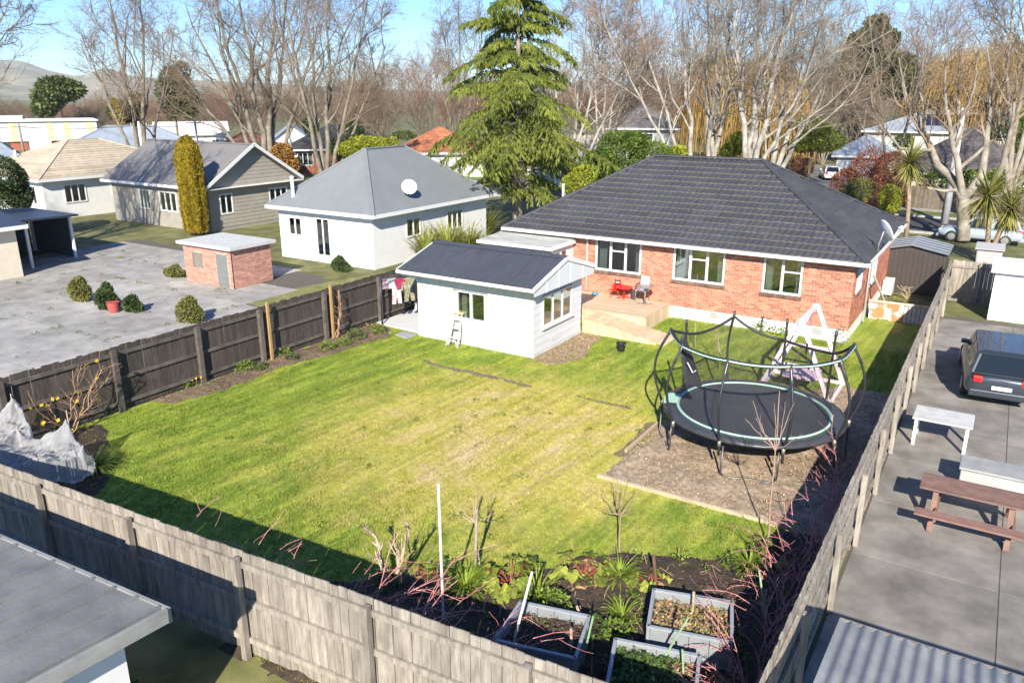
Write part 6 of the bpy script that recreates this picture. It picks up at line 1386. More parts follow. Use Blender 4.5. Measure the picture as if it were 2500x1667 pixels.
far('far_house', 'small white outbuilding below the left utility pole', 62, 118, 112, 2.2, 3.2, 5, 'gabx', NWHITE, NWHITE, [('S', .1, .5, .9, 1.7, 2)])
far('far_house', 'blue-grey roofed house at the left frame edge beside the beige roof', -120, 60, 84, 2.4, 4.6, 9, 'hipx', NGREY, BLUER, [('S', .3, .6, 1, 2, 2)])
sc = thing('school_building', 'long low white building with yellow panels at far left', 'building', tuple(at(90, 150, 300))); 
def sbox(mb, x0, x1, y0, y1, z0, z1): mb.box(x0, x1, y0, y1, z0, z1)
a, b = at(-60, 150, 300), at(240, 150, 300); w = float(np.linalg.norm(b - a)); zt = zat(90, 297, 150); zb = zat(90, 283, 168)
loc = tuple(sc.location); sc.location = (0, 0, 0)
mb = MB(); mb.box(-w / 2, w / 2, 0, 14, 1.35, zt); mb.build('upper_wall', mat('school_white', (.6, .62, .63), .6, .05, 1), sc); mb = MB(); mb.box(-w / 2, w / 2, .3, 14, -.05, 1.35); mb.build('lower_wall', NBRICK, sc)
mb = MB(); mb.box(-w / 2 - .3, w / 2 + .3, -.4, 14.3, zt + .002, zt + .18); mb.build('roof', NWHITE, sc); mb = MB(); mb.box(-w / 2, -w * .12, 10, 24, zt, zb); mb.build('roof_block', NWHITE, sc)
for u in (-.2, .1, .24, .44): mb = MB(); mb.box(w * u - .45, w * u + .45, -.05, -.002, 1.36, zt - .02); mb.build('yellow_panel', YEL, sc)
for u in (-.45, -.3, -.05, .05, .2, .35): mb = MB(); mb.box(w * u - .9, w * u + .9, .25, .299, .3, 1.25); mb.build('window', GLASS, sc)
mb = MB(); mb.box(-w * .44 - .5, -w * .44 + .5, -.03, -.002, 2, 2.7); mb.build('window', GLASS, sc)
sc.location = loc; sc.rotation_euler.z = math.atan2(b[1] - a[1], b[0] - a[0])
far('far_house', 'red-brown tiled house behind the big multi-stemmed bare tree', 485, 720, 84, 2.5, 4.9, 9, 'hipx', NBRICK, REDT, [('S', -.4, -.2, 1, 2.2, 2)], n=14)
far('far_house', 'low pale roofed house behind the white utility pole', 370, 560, 125, 3.0, 4.6, 8, 'gabx', NWHITE, NWHITE, [('S', .1, .3, .8, 2.2, 2), ('S', .5, .7, .8, 2.2, 2)])
far('far_house', 'white gabled house with grey roof between the bare trees', 655, 765, 104, 2.9, 4.9, 9, 'gaby', NWHITE, BLUER, [('S', -.3, .3, .8, 2.0, 3)])
far('far_house', 'red brick house with dark shingle hip roof behind the bare trees', 690, 965, 92, 2.6, 5.1, 9, 'hipx', NBRICK, DKT, [('S', -.78, -.5, .8, 2.2, 3), ('S', -.42, -.3, .8, 2.2, 1)], n=14)
far('far_house', 'orange tiled roof house left of the conifer', 960, 1190, 84, 2.6, 5.0, 9, 'hipx', NWHITE, ORT, [('S', -.5, -.2, .8, 2.2, 3)], n=16)
far('far_house', 'white house with beige roof behind the conifer trunk', 1270, 1480, 74, 2.5, 4.6, 8, 'gabx', NWHITE, BEIGET, [('S', -.3, .1, .8, 2.2, 3)], n=10)
far('far_house', 'two storey house with grey roof behind the pale barked trees', 1480, 1660, 84, 5.1, 7.4, 10, 'hipx', NGREY, mat('mid_grey_roof', (.14, .135, .14), .8, .15, 2, island=.1), [('S', -.5, .3, 3.2, 4.6, 4)], n=12)
far('far_garage', 'garage with blue-grey hip roof beside the parked white hatchback', 2040, 2205, 90, 2.35, 4.3, 7, 'hipx', CREAM, BLUER, [], ribs=1.0, cat='garage')
g_ = at(2120, 90, 300); gd = MB()
for k in range(5): gd.box(-2.5, 2.5, -.06, -.02, .05 + k * .42, .45 + k * .42)
go = gd.build('garage_door', mat('door_blue_grey', (.34, .40, .47), .5, .04, 2), None, local=True); go.parent = bpy.data.objects['far_garage']
sh_ = far('far_house', 'large blue-grey roofed house with solar panels at right', 2100, 2460, 102, zat(2280, 322, 102), zat(2280, 280, 102) + .4, 12, 'hipx', NGREY, BLUER, [('S', .1, .3, 1.5, 3, 3), ('S', .6, .75, 1.5, 3, 2)], ribs=1.2)
w2 = 0; ez_, rz2 = zat(2280, 322, 102), zat(2280, 280, 102) + .4
sl2 = (rz2 - ez_) / 6.5
for i in range(4):
    mb = MB(); x = -1.0 + i * 1.05; mb.slab([(x, 1.2, ez_ + 1.7 * sl2 + .1), (x + 1.0, 1.2, ez_ + 1.7 * sl2 + .1), (x + 1.0, 4.4, ez_ + 4.9 * sl2 + .1), (x, 4.4, ez_ + 4.9 * sl2 + .1)], .04); o = mb.build('solar_panel', mat('solar_glass', (.01, .015, .05), .15, .1, 3), None, local=True); o.parent = sh_
far('far_house', 'house with brown shingle hip roof behind the hedge at right', 2190, 2560, 73, 2.35, 5.6, 10, 'hipx', CREAM, SHING, [('S', -.2, .1, .8, 2.0, 3)], n=20)
paling_fence('street_fence', 'dark and grey paling fence across the street behind the utility pole', (-7.6, 67.6), (8, 63.5), 1.7, mat('street_paling', (.16, .13, .10), .9, .2, 4, island=.35), PALEF, [2, 5, 8, 11], 1, .1, (.4, 1.4), pw=.16)
paling_fence('post_rail_fence', 'weathered grey fence beside the far driveway', (-17.4, 70.0), (-21.5, 92.0), 1.3, PALEF, PALEF, [0, 4, 8, 12, 16, 20], 1, .12, (.4, 1.1), pw=.30)

# utility poles and wires
def upole(label, p, h, m, arm=True, r=.13):
    t = thing('utility_pole', label, 'utility pole', (p[0], p[1], 0)); mb = MB(); mb.tube([(p[0], p[1], 0), (p[0], p[1], h)], [r * 1.3, r * .8], 10); mb.build('pole', m, t, smooth=True)
    if arm:
        mb = MB(); mb.beam((p[0] - .9, p[1] - .4, h - .35), (p[0] + .9, p[1] + .4, h - .35), .1, .1); mb.build('crossarm', mat('arm_wood', (.2, .17, .14), .9), t)
        for s in (-.8, -.3, .3, .8): q = MB(); q.lathe((p[0] + s, p[1] + s * .44, h - .3), [(.03, 0), (.05, .08), (.03, .15)], 8); q.build('insulator', NWHITE, t)
GW = mat('pole_wood', (.22, .19, .16), .9, .2, 3, stretch=(2, 2, .3)); GC = mat('pole_concrete', (.42, .42, .42), .85, .12, 3)
upole('grey utility pole across the street beside the plane tree', (-3.3, 60.2), 7.5, GC, True, .2)
pa = at(45, 118, 300); pb = at(338, 92, 300); pc = at(476, 88, 300); pd_ = at(706, 80, 300)
upole('dark wooden utility pole in front of the white and yellow building', pa, zat(45, 303, 118), GW); upole('white utility pole beside the double trunked bare tree', pb, zat(338, 297, 92) , NWHITE); upole('pale utility pole right of the blue-grey roof', pc, zat(476, 291, 88), GC); upole('grey utility pole among the bare trees behind the dark roof', pd_, zat(706, 300, 80), GC, False)
wr = thing('power_lines', 'thin power lines strung between the left utility poles', 'power lines', tuple(pa))
for i, s in enumerate((-.7, 0, .7)):
    mb = MB()
    for p, q, h0, h1_ in ((pa, pb, zat(45, 303, 118), zat(338, 297, 92)), (pb, pc, zat(338, 297, 92), zat(476, 291, 88)), (at(-250, 135, 300), pa, 5, zat(45, 303, 118))):
        pts = []
        for k in range(9):
            t = k / 8; v = p * (1 - t) + q * t; pts.append((v[0] + s, v[1] + s * .4, (h0 * (1 - t) + h1_ * t) - .35 - 1.2 * t * (1 - t)))
        mb.tube(pts, .014, 4)
    mb.build('wire', mat('wire_black', (.03, .03, .03), .6), wr)

# ================================================================== CARS
def car(name, label, loc, rz, L, W, H, paint, wagon=True, hood=.26, cat='car'):
    t = thing(name, label, cat, (0, 0, 0)); hw = W / 2; belt = H * .60; CP = mat('car_' + paint[0], paint[1], .30, .03, 2, spec=.6, metal=paint[2]); CP.node_tree.nodes['Principled BSDF'].inputs['Coat Weight'].default_value = .8; TY = mat('tyre', (.02, .02, .02), .8); GL = mat('car_glass', (.012, .016, .018), .06, .02, 2, spec=.7)
    # lower body: lofted sections along x (front +)
    st = [(-.50, .30, .52, .80), (-.49, .22, belt / H * .98, .92), (-.42, .17, belt / H * 1.02, .985), (-.20, .16, belt / H, 1.0), (.12, .16, belt / H, 1.0), (.5 - hood, .16, belt / H * .98, .99), (.38, .17, belt / H * .90, .96), (.46, .20, belt / H * .80, .88), (.495, .26, .40, .76)]
    V = []
    for fx, z0, z1, wf in st:
        x = fx * L; b = hw * wf; zb, zt = z0 * H, z1 * H; zm = zb + (zt - zb) * .62
        V += [(x, -b * .9, zb), (x, -b, zb + .07), (x, -b * 1.0, zm), (x, -b * .90, zt), (x, 0, zt + .025), (x, b * .90, zt), (x, b, zm), (x, b, zb + .07), (x, b * .9, zb)]
    k = 9; n = len(st); F = [(i * k + j, (i + 1) * k + j, (i + 1) * k + (j + 1) % k, i * k + (j + 1) % k) for i in range(n - 1) for j in range(k)] + [tuple(range(k)), tuple((n - 1) * k + j for j in range(k - 1, -1, -1))]
    mb = MB(); mb.add(V, F); body = mb.build('body', CP, t, smooth=True, local=True); ss_ = body.modifiers.new('sub', 'SUBSURF'); ss_.levels = 1; ss_.render_levels = 1
    # cabin frame
    xr0, xr1 = (-.485 if wagon else -.36) * L, (.5 - hood) * L; tr0, tr1 = (-.42 if wagon else -.24) * L, (.5 - hood - .14) * L; bw, tw = hw * .89, hw * .72; zt = H; zb = belt
    def P(x, s, w, z): return (x, s * w, z)
    c8 = [(xr0, -bw, zb), (xr1, -bw, zb), (xr1, bw, zb), (xr0, bw, zb), (tr0, -tw, zt - .05), (tr1, -tw, zt - .05), (tr1, tw, zt - .05), (tr0, tw, zt - .05)]
    mb = MB(); mb.hexa(c8); mb.build('cabin', CP, t, local=True, bevel=.05)
    mb = MB(); mb.hexa([(tr0, -tw, zt - .048), (tr1, -tw, zt - .048), (tr1, tw, zt - .048), (tr0, tw, zt - .048), (tr0 + .12, -tw * .8, zt), (tr1 - .15, -tw * .8, zt), (tr1 - .15, tw * .8, zt), (tr0 + .12, tw * .8, zt)]); mb.build('roof_panel', CP, t, local=True, smooth=False)
    def quad(a, b, c, d, ins, nm, off=.008):
        a, b, c, d = (np.array(v, float) for v in (a, b, c, d)); m = (a + b + c + d) / 4; nn = np.cross(b - a, d - a); nn /= np.linalg.norm(nn)
        if np.dot(nn, m - np.array([0, 0, H * .5])) < 0: nn = -nn
        q = MB(); f_ = lambda v: m + (v - m) * ins + nn * off; q.add([f_(a), f_(b), f_(c), f_(d)] + [f_(v) - nn * off * .9 for v in (a, b, c, d)], [(0, 1, 2, 3), (4, 7, 6, 5), (0, 4, 5, 1), (1, 5, 6, 2), (2, 6, 7, 3), (3, 7, 4, 0)]); q.build(nm, GL, t, local=True)
    quad(c8[1], c8[2], c8[6], c8[5], .9, 'windscreen'); quad(c8[0], c8[3], c8[7], c8[4], .86, 'rear_window')
    for s, (a, b, c, d) in ((-1, (0, 1, 5, 4)), (1, (3, 2, 6, 7))):
        A, B_, C, D = (np.array(c8[i]) for i in (a, b, c, d))
        for u0, u1 in ((.04, .47), (.53, .95)):
            quad(A * (1 - u0) + B_ * u0, A * (1 - u1) + B_ * u1, D * (1 - u1) + C * u1, D * (1 - u0) + C * u0, .9, 'side_window')
    for fx in (-.31, .31):
        for s in (-1, 1):
            r = H * .215; mb = MB(); mb.lathe((0, 0, 0), [(r * .8, -.09), (r, -.07), (r, .07), (r * .8, .09)], 20); mb.xform(lambda p: (fx * L + p[0], s * (hw - .10) + p[2], r + p[1])); wh = mb.build('wheel', TY, t, local=True, smooth=False)
            mb = MB(); mb.lathe((0, 0, 0), [(r * .62, 0), (r * .6, .015), (r * .15, .02)], 14); mb.xform(lambda p: (fx * L + p[0], s * (hw - .009) + s * p[2], r + p[1])); mb.build('rim', mat('rim_alloy', (.5, .5, .5), .35, metal=.7), wh, local=True)
    for s in (-1, 1):
        mb = MB(); mb.box(-.502 * L, -.46 * L, s * hw * .62 - .10, s * hw * .62 + .13, H * .46, H * .57); mb.build('tail_light', mat('tail_red', (.5, .02, .02), .3), t, local=True, bevel=.02)
        mb = MB(); mb.box(.44 * L, .478 * L, s * hw * .62 - .16, s * hw * .62 + .16, H * .40, H * .475); mb.build('headlight', mat('lamp_glass', (.75, .77, .8), .1), t, local=True, bevel=.02)
        mb = MB(); mb.box((.5 - hood - .06) * L, (.5 - hood - .02) * L, min(s * hw * .86, s * hw * 1.06), max(s * hw * .86, s * hw * 1.06), belt - .02, belt + .10); mb.build('mirror', CP, t, local=True, bevel=.02)
    BP = CP if paint[0] != 'white_hatch' else mat('bumper_white', (.68, .68, .67), .4)
    mb = MB(); mb.box(-.508 * L, -.47 * L, -hw * .82, hw * .82, H * .19, H * .32); mb.build('rear_bumper', BP, t, local=True, bevel=.03)
    mb = MB(); mb.box(.47 * L, .503 * L, -hw * .74, hw * .74, H * .16, H * .27); mb.build('front_bumper', BP, t, local=True, bevel=.03)
    mb = MB(); mb.box(-.512 * L, -.509 * L, -.24, .24, H * .36, H * .43); mb.build('number_plate', mat('plate_white', (.8, .8, .78), .5), t, local=True)
    t.location = (*loc, 0); t.rotation_euler.z = rz; return t
hd_ = math.atan2(16.0, -5.0)
car('parked_car', 'white hatchback parked in the far driveway, rear towards the brick house', (-16.0, 87.5), R(108), 4.1, 1.7, 1.42, ('white_hatch', (.76, .76, .75), 0), cat='car')
car('parked_car', 'silver car on the street with its bonnet beside the plane tree trunk', (-1.0, 53.4), R(176), 4.4, 1.78, 1.5, ('silver', (.45, .52, .60), .35), cat='car')
car('parked_van', 'white van parked behind the right cabbage trees', (3.9, 55.5), R(176), 4.9, 1.85, 1.95, ('white_van', (.78, .78, .78), 0), cat='van', hood=.18)
car('parked_car', 'dark slate blue wagon parked in the right yard', (.55, 26.3), R(94), 4.7, 1.85, 1.5, ('slate', (.035, .045, .06), .2), cat='car')
# ================================================================== TREES
mat('shrub_wood', (.2, .15, .1), .9, .2, 6)
def bark(name, col, col2): return mat(name, col, .95, .25, 1.6, .5, 14, col2=col2, island=.0, big=.15)
B_GREY = bark('grey_bark', (.15, .125, .095), (.26, .23, .18)); B_PALE = bark('pale_bark', (.24, .215, .185), (.44, .41, .365)); B_PLANE = bark('plane_bark', (.19, .165, .13), (.33, .295, .245))
T_BROWN = mat('brown_twigs', (.20, .13, .08), .95, .25, .5, col2=(.27, .19, .125), island=.25); T_GREY = mat('grey_twigs', (.19, .135, .09), .95, .25, .5, col2=(.27, .205, .14), island=.25); T_PALE = mat('pale_twigs', (.23, .18, .13), .95, .25, .5, col2=(.34, .28, .21), island=.25); T_RED = mat('reddish_twigs', (.24, .12, .08), .95, .25, .5, col2=(.31, .175, .125), island=.25)
def taper(n, r0, r1, p=1.0): return r0 + (r1 - r0) * np.linspace(0, 1, n) ** p
def bare_tree_mesh(stems, radii, spec, up):
    """stems list of point lists, radii list of (r0,r1); spec list of level dicts -> (trunk arrays, crown arrays)"""
    Ls = [limb(s, r[0], r[1], 11, r[0] * .45) for s, r in zip(stems, radii)]
    P = np.stack([l[0] for l in Ls]); Rr = np.stack([l[1] for l in Ls]); out = [(P, Rr, 9)]
    for i, sp in enumerate(spec):
        P, Rr = grow(P, Rr, sp['n'], sp['t0'], sp['a'], sp['l'], sp['r'], sp['k'], sp['w'], sp.get('up', up), sp.get('rmin', .012), sp.get('tip', .25)); out.append((P, Rr, sp['s']))
    return out
SPEC = [dict(n=7, t0=.28, a=44, l=.46, r=.50, k=8, w=.16, s=6, rmin=.035, up=.22), dict(n=6, t0=.15, a=46, l=.50, r=.52, k=7, w=.18, s=4, rmin=.02, up=.12), dict(n=8, t0=.12, a=46, l=.50, r=.55, k=5, w=.16, s=3, rmin=.013, up=.08), dict(n=6, t0=.12, a=46, l=.55, r=.6, k=4, w=.15, s=3, rmin=.007, up=.05)]
def plant_tree(name, label, base, out, bm, tm, split=2, group=None):
    t = thing(name, label, 'tree', tuple(base), group); off = np.array([base[0], base[1], 0.0])
    V, F = merge([tubes_np(*o) for o in out[:split]]); obj('trunk', mesh_np(name + '_trunk', V - off, F, bm, smooth=True), t)
    V, F = merge([tubes_np(*o) for o in out[split:]]); obj('crown', mesh_np(name + '_crown', V - off, F, tm), t)
    return t
def stems_at(base, h, dirs, r0, split_h=1.5, wob=.0):
    """dirs: list of (dx,dy,scale) lean in metres at the top"""
    S_ = []; Rr = []
    b = np.array(base, float)
    for dx, dy, sc in dirs:
        hh = h * sc; S_.append([b + np.array([dx * .02, dy * .02, -.2]), b + np.array([dx * .12, dy * .12, hh * .16]), b + np.array([dx * .42, dy * .42, hh * .45]), b + np.array([dx * .75, dy * .75, hh * .75]), b + np.array([dx, dy, hh])]); Rr.append((r0 * sc * .72, .03))
    return S_, Rr
def lat(px, d):
    """unit vector to the right as seen from the camera at column px, scaled"""
    r = ray(px, 300); n = math.hypot(r[0], r[1]); return np.array([r[1] / n, -r[0] / n]) * d
def auto(name, label, px, D, h, leans, r0, bm, tm, spec=SPEC, up=.28, seed=None, group=None):
    b = at(px, D, 380); dirs = []
    for (l, dpt, sc) in leans: v = lat(px, l) + np.array(b[:2]) / D * dpt; dirs.append((v[0], v[1], sc))
    st, rr = stems_at(b, h, dirs, r0); return plant_tree(name, label, b, bare_tree_mesh(st, rr, spec, up), bm, tm, group=group)
auto('bare_tree', 'bare tree at the left frame edge whose branches reach into the sky', -135, 47, 16, [(1.5, 0, 1), (3.2, 1, .9), (-2, 1, .9), (2.5, -2, .8)], .28, B_GREY, T_GREY)
auto('bare_tree', 'double trunked bare tree rising behind the blue-grey metal roof', 345, 78, 17.5, [(-.8, 0, 1), (1.8, .5, .98), (-3.2, 1, .72), (4.0, -1, .8)], .36, B_GREY, T_BROWN)
auto('bare_tree', 'broad many-stemmed bare tree above the taupe gable house', 650, 70, 19, [(-1, 0, 1), (2, 1, 1), (-5, .5, .8), (5.5, -1, .78), (-3, -2.5, .9), (3, 2.5, .92), (-7, 1, .62)], .42, B_GREY, T_GREY)
auto('bare_tree', 'forked bare tree between the dark roof and the grey hip roof', 790, 60, 17, [(-2.2, 0, .95), (1.2, .5, 1), (3.8, -1, .88), (-.5, 2, .98), (5, 1, .7)], .30, B_GREY, T_GREY)
auto('bare_tree', 'tall bare tree behind the left side of the conifer', 1125, 92, 19, [(-2, 0, .9), (0, 1, 1), (3, -1, .9), (-3, 1, .7)], .30, B_GREY, T_GREY)
auto('bare_tree', 'low forked bare tree right of the conifer trunk', 1392, 62, 14, [(-2, 0, 1), (2.5, .5, .95), (4.5, -1, .8), (-4, 1, .7), (1, 2, 1)], .24, B_PALE, T_GREY)
auto('birch_tree', 'tall reddish twigged birch behind the conifer right side', 1470, 82, 20, [(0, 0, 1), (-2, 1, .92), (2.5, -1, .9), (4, 1, .8)], .22, B_PALE, T_RED)
auto('bare_tree', 'pale barked tree leaning left above the roof ridge', 1700, 60, 16.5, [(-5.0, .5, .85), (-7.0, -1, .8), (-2.0, 1, 1)], .30, B_PALE, T_PALE)
auto('bare_tree', 'upright pale barked tree above the left end of the roof ridge', 1730, 63, 17.5, [(-1, 0, 1), (1.0, 1, 1), (.2, -2, .9), (2.2, 1, .85)], .34, B_PALE, T_PALE)
auto('bare_tree', 'stout pale barked tree above the middle of the roof ridge', 1830, 60, 17, [(-2, 0, .95), (0, 1, 1), (2.2, -1, .95), (1, 2, 1), (4.4, 0, .78)], .40, B_PALE, T_PALE)
auto('bare_tree', 'pale barked tree leaning right above the end of the roof ridge', 1880, 62, 16, [(3.0, 0, .95), (5.0, 1, .85), (1.5, -1, 1)], .36, B_PALE, T_PALE)
auto('bare_tree', 'slim bare tree rising behind the copper hedge', 2185, 72, 15, [(-3.2, 0, .95), (1.5, 1, 1), (-5, -1, .7)], .20, B_PLANE, T_GREY)
auto('bare_tree', 'tall bare tree at the right frame edge behind the plane tree', 2480, 60, 18, [(-.8, 0, 1), (.8, 1, 1), (-2, -1, .9), (2.0, 1, .9)], .30, B_PLANE, T_GREY)
# plane tree on the street: limbs read from the photograph, spread in depth
def Zp(x, y): return 1980 + x / 3.267, 220 + y / 3.267
Yp = 52.6; base = PY(*Zp(1215, 1180), Yp); base[2] = 0
def LP(pts, dy): return [PY(*Zp(x, y), Yp + dy * i / max(1, len(pts) - 1)) for i, (x, y) in enumerate(pts)]
limbs = [([(1215, 1200), (1212, 1050), (1216, 860)], 0, .36, .30), ([(1216, 880), (1150, 720), (1010, 600), (950, 470), (900, 330), (790, 170), (740, 0), (700, -260)], 1.5, .27, .06), ([(1216, 860), (1190, 700), (1130, 420), (1100, 200), (1060, 0), (1080, -300)], -1.2, .22, .05),
         ([(1216, 870), (1300, 770), (1370, 620), (1400, 420), (1430, 120), (1440, -120), (1400, -350)], 1.0, .26, .06), ([(1330, 740), (1470, 760), (1530, 600), (1590, 380), (1630, 100), (1660, -250)], -1.5, .19, .05), ([(1230, 900), (1400, 870), (1560, 810), (1720, 700), (1850, 560)], 1.4, .20, .08),
         ([(1180, 800), (1080, 800), (1000, 800), (880, 760), (820, 700)], -1.0, .12, .05), ([(1190, 620), (1290, 540), (1390, 450), (1470, 380), (1560, 200), (1600, -50)], .8, .12, .04), ([(900, 340), (905, 200), (880, 20), (900, -250)], .6, .12, .04), ([(1130, 420), (1180, 220), (1180, 0), (1210, -300)], .8, .13, .04), ([(960, 480), (720, 470), (640, 380), (480, 120), (470, -60)], -.8, .10, .035), ([(1180, 230), (1270, 100), (1310, -60), (1330, -280)], -.5, .10, .04)]
Ls = [limb(LP(p, dy), r0, r1 * (.4 if r1 < .1 else 1), 12, .03) for p, dy, r0, r1 in limbs]; P = np.stack([l[0] for l in Ls]); Rr = np.stack([l[1] for l in Ls]); out = [(P, Rr, 10)]
Q, QR = grow(P[1:], Rr[1:], 9, .3, 42, .30, .55, 8, .14, .22, .02, t1=1.0); out.append((Q, QR, 6)); Q2, QR2 = grow(Q, QR, 6, .2, 45, .5, .6, 6, .13, .2, .014); out.append((Q2, QR2, 4)); Q3, QR3 = grow(Q2, QR2, 5, .2, 45, .5, .6, 4, .14, .15, .009); out.append((Q3, QR3, 3))
plant_tree('plane_tree', 'great bare plane tree with heavy forking limbs beside the street', (base[0], base[1], 0), out, B_PLANE, T_GREY, 1)

# round brown twiggy trees and thickets behind
BUSHY = [dict(n=9, t0=.12, a=48, l=.62, r=.6, k=6, w=.12, s=4, rmin=.03), dict(n=9, t0=.15, a=45, l=.55, r=.6, k=5, w=.14, s=3, rmin=.018), dict(n=9, t0=.12, a=45, l=.55, r=.6, k=4, w=.14, s=3, rmin=.012)]
def bushy(label, px, D, top, spread, tm, group=None, bm=B_GREY, up=.2):
    h = zat(px, top, D); s = spread; return auto('brown_tree', label, px, D, h * .92, [(-s, .3, .72), (s, -.3, .74), (0, s, .9), (-s * .5, -s * .6, .88), (s * .5, s * .4, .95), (0, 0, 1)], .16, bm, tm, BUSHY, up, group=group)
bushy('round brown twiggy tree left of the conifer', 925, 112, 165, 3.6, T_BROWN); bushy('pinkish brown twiggy tree close left of the conifer', 1045, 120, 140, 3.6, T_RED); bushy('brown twiggy tree behind the orange roof', 890, 125, 205, 3.6, T_BROWN)
bushy('grey-brown twiggy tree right of the pale barked trees', 2010, 108, 120, 4.4, T_GREY); bushy('tangled grey twiggy tree above the far garage', 2080, 116, 165, 4.4, T_GREY); bushy('rust brown twiggy tree right of the dark fir', 2235, 126, 40, 3.4, T_RED); bushy('reddish twiggy tree behind the pale barked trees', 1570, 100, 90, 4.2, T_RED); bushy('grey twiggy thicket behind the far driveway lawn', 1950, 122, 210, 4.0, T_GREY)
# shared far trees
spots = [(20, 190, 262), (95, 215, 272), (200, 175, 262), (255, 195, 250), (310, 180, 258), (400, 175, 250), (470, 165, 240), (545, 165, 240), (610, 150, 225), (740, 155, 225), (850, 160, 220), (1140, 150, 220), (1240, 150, 210), (1340, 145, 200), (1430, 150, 205), (1640, 140, 200), (1760, 150, 190), (1900, 150, 205), (2070, 160, 200), (2300, 150, 185), (2420, 155, 190), (60, 240, 262), (160, 250, 268), (345, 240, 255)]
protos = []
for k, tm in enumerate((T_BROWN, T_GREY, T_RED)):
    st, rr = stems_at((0, 0, 0), 10, [(-3.2, .3, .75), (3.2, 0, .75), (0, 3, .9), (-1.5, -2.2, .9), (1.6, 1.4, .95), (0, 0, 1)], .16); protos.append(bare_tree_mesh(st, rr, BUSHY, .2))
first = {}
for i, (px, D, top) in enumerate(spots):
    k = i % 3; b = at(px, D, 300); h = zat(px, top, D)
    if k not in first:
        t = plant_tree('distant_tree', 'hazy bare twiggy tree in the far belt of trees', (0, 0, 0), protos[k], B_GREY, (T_BROWN, T_GREY, T_RED)[k], group='far bare trees on the horizon'); first[k] = t
    else: t = copy_tree(first[k])
    t.location = (b[0], b[1], 0); t.rotation_euler.z = random.uniform(0, 6.28); s = h / 10.2; t.scale = (s * random.uniform(1.2, 1.7), s * random.uniform(1.2, 1.7), s)
# golden willows
WIL = mat('willow_strand', (.40, .245, .065), .9, .2, .4, col2=(.49, .335, .12), island=.25)
def willow(label, px, D, top, wpx, n=2600):
    b = at(px, D, 300); h = zat(px, top, D); w = wpx / 1900 * D; st, rr = stems_at(b, h * .8, [(-w * .3, 0, .9), (w * .3, 1, .9), (0, -w * .2, 1), (0, w * .3, .95)], .25)
    out = bare_tree_mesh(st, rr, [dict(n=6, t0=.3, a=50, l=.45, r=.55, k=6, w=.12, s=4, rmin=.03)], .15)
    d = rdir(n); d[:, 2] = np.abs(d[:, 2]); p = np.array([b[0], b[1], h * .55])[None] + d * np.array([w * .5, w * .5, h * .42])[None] * rng.uniform(.45, 1.02, n)[:, None]
    k = 6; P = np.zeros((n, k, 3)); P[:, 0] = p; ln = rng.uniform(.25, .6, n) * h; v = d * .5; v[:, 2] = .1
    for j in range(1, k):
        v[:, 2] -= .45; v[:, :2] *= .6; v += rng.normal(size=v.shape) * .06; P[:, j] = P[:, j - 1] + v / (np.linalg.norm(v, axis=1, keepdims=True)) * (ln / (k - 1))[:, None]
    P[:, :, 2] = np.maximum(P[:, :, 2], .2); out.append((P, np.full((n, k), .022), 3)); return plant_tree('willow_tree', label, b, out, B_GREY, WIL, 2)
willow('golden weeping willow behind the pale barked trees', 1860, 96, 115, 175, 3000); willow('golden willow behind the left pale barked trees', 1745, 104, 100, 140, 2200); willow('golden weeping willow right of the plane tree', 2440, 108, 70, 210, 3600); willow('golden willow behind the solar panel roof', 2330, 116, 95, 180, 3000); willow('small golden willow above the far driveway fence', 1935, 90, 250, 90, 1500)

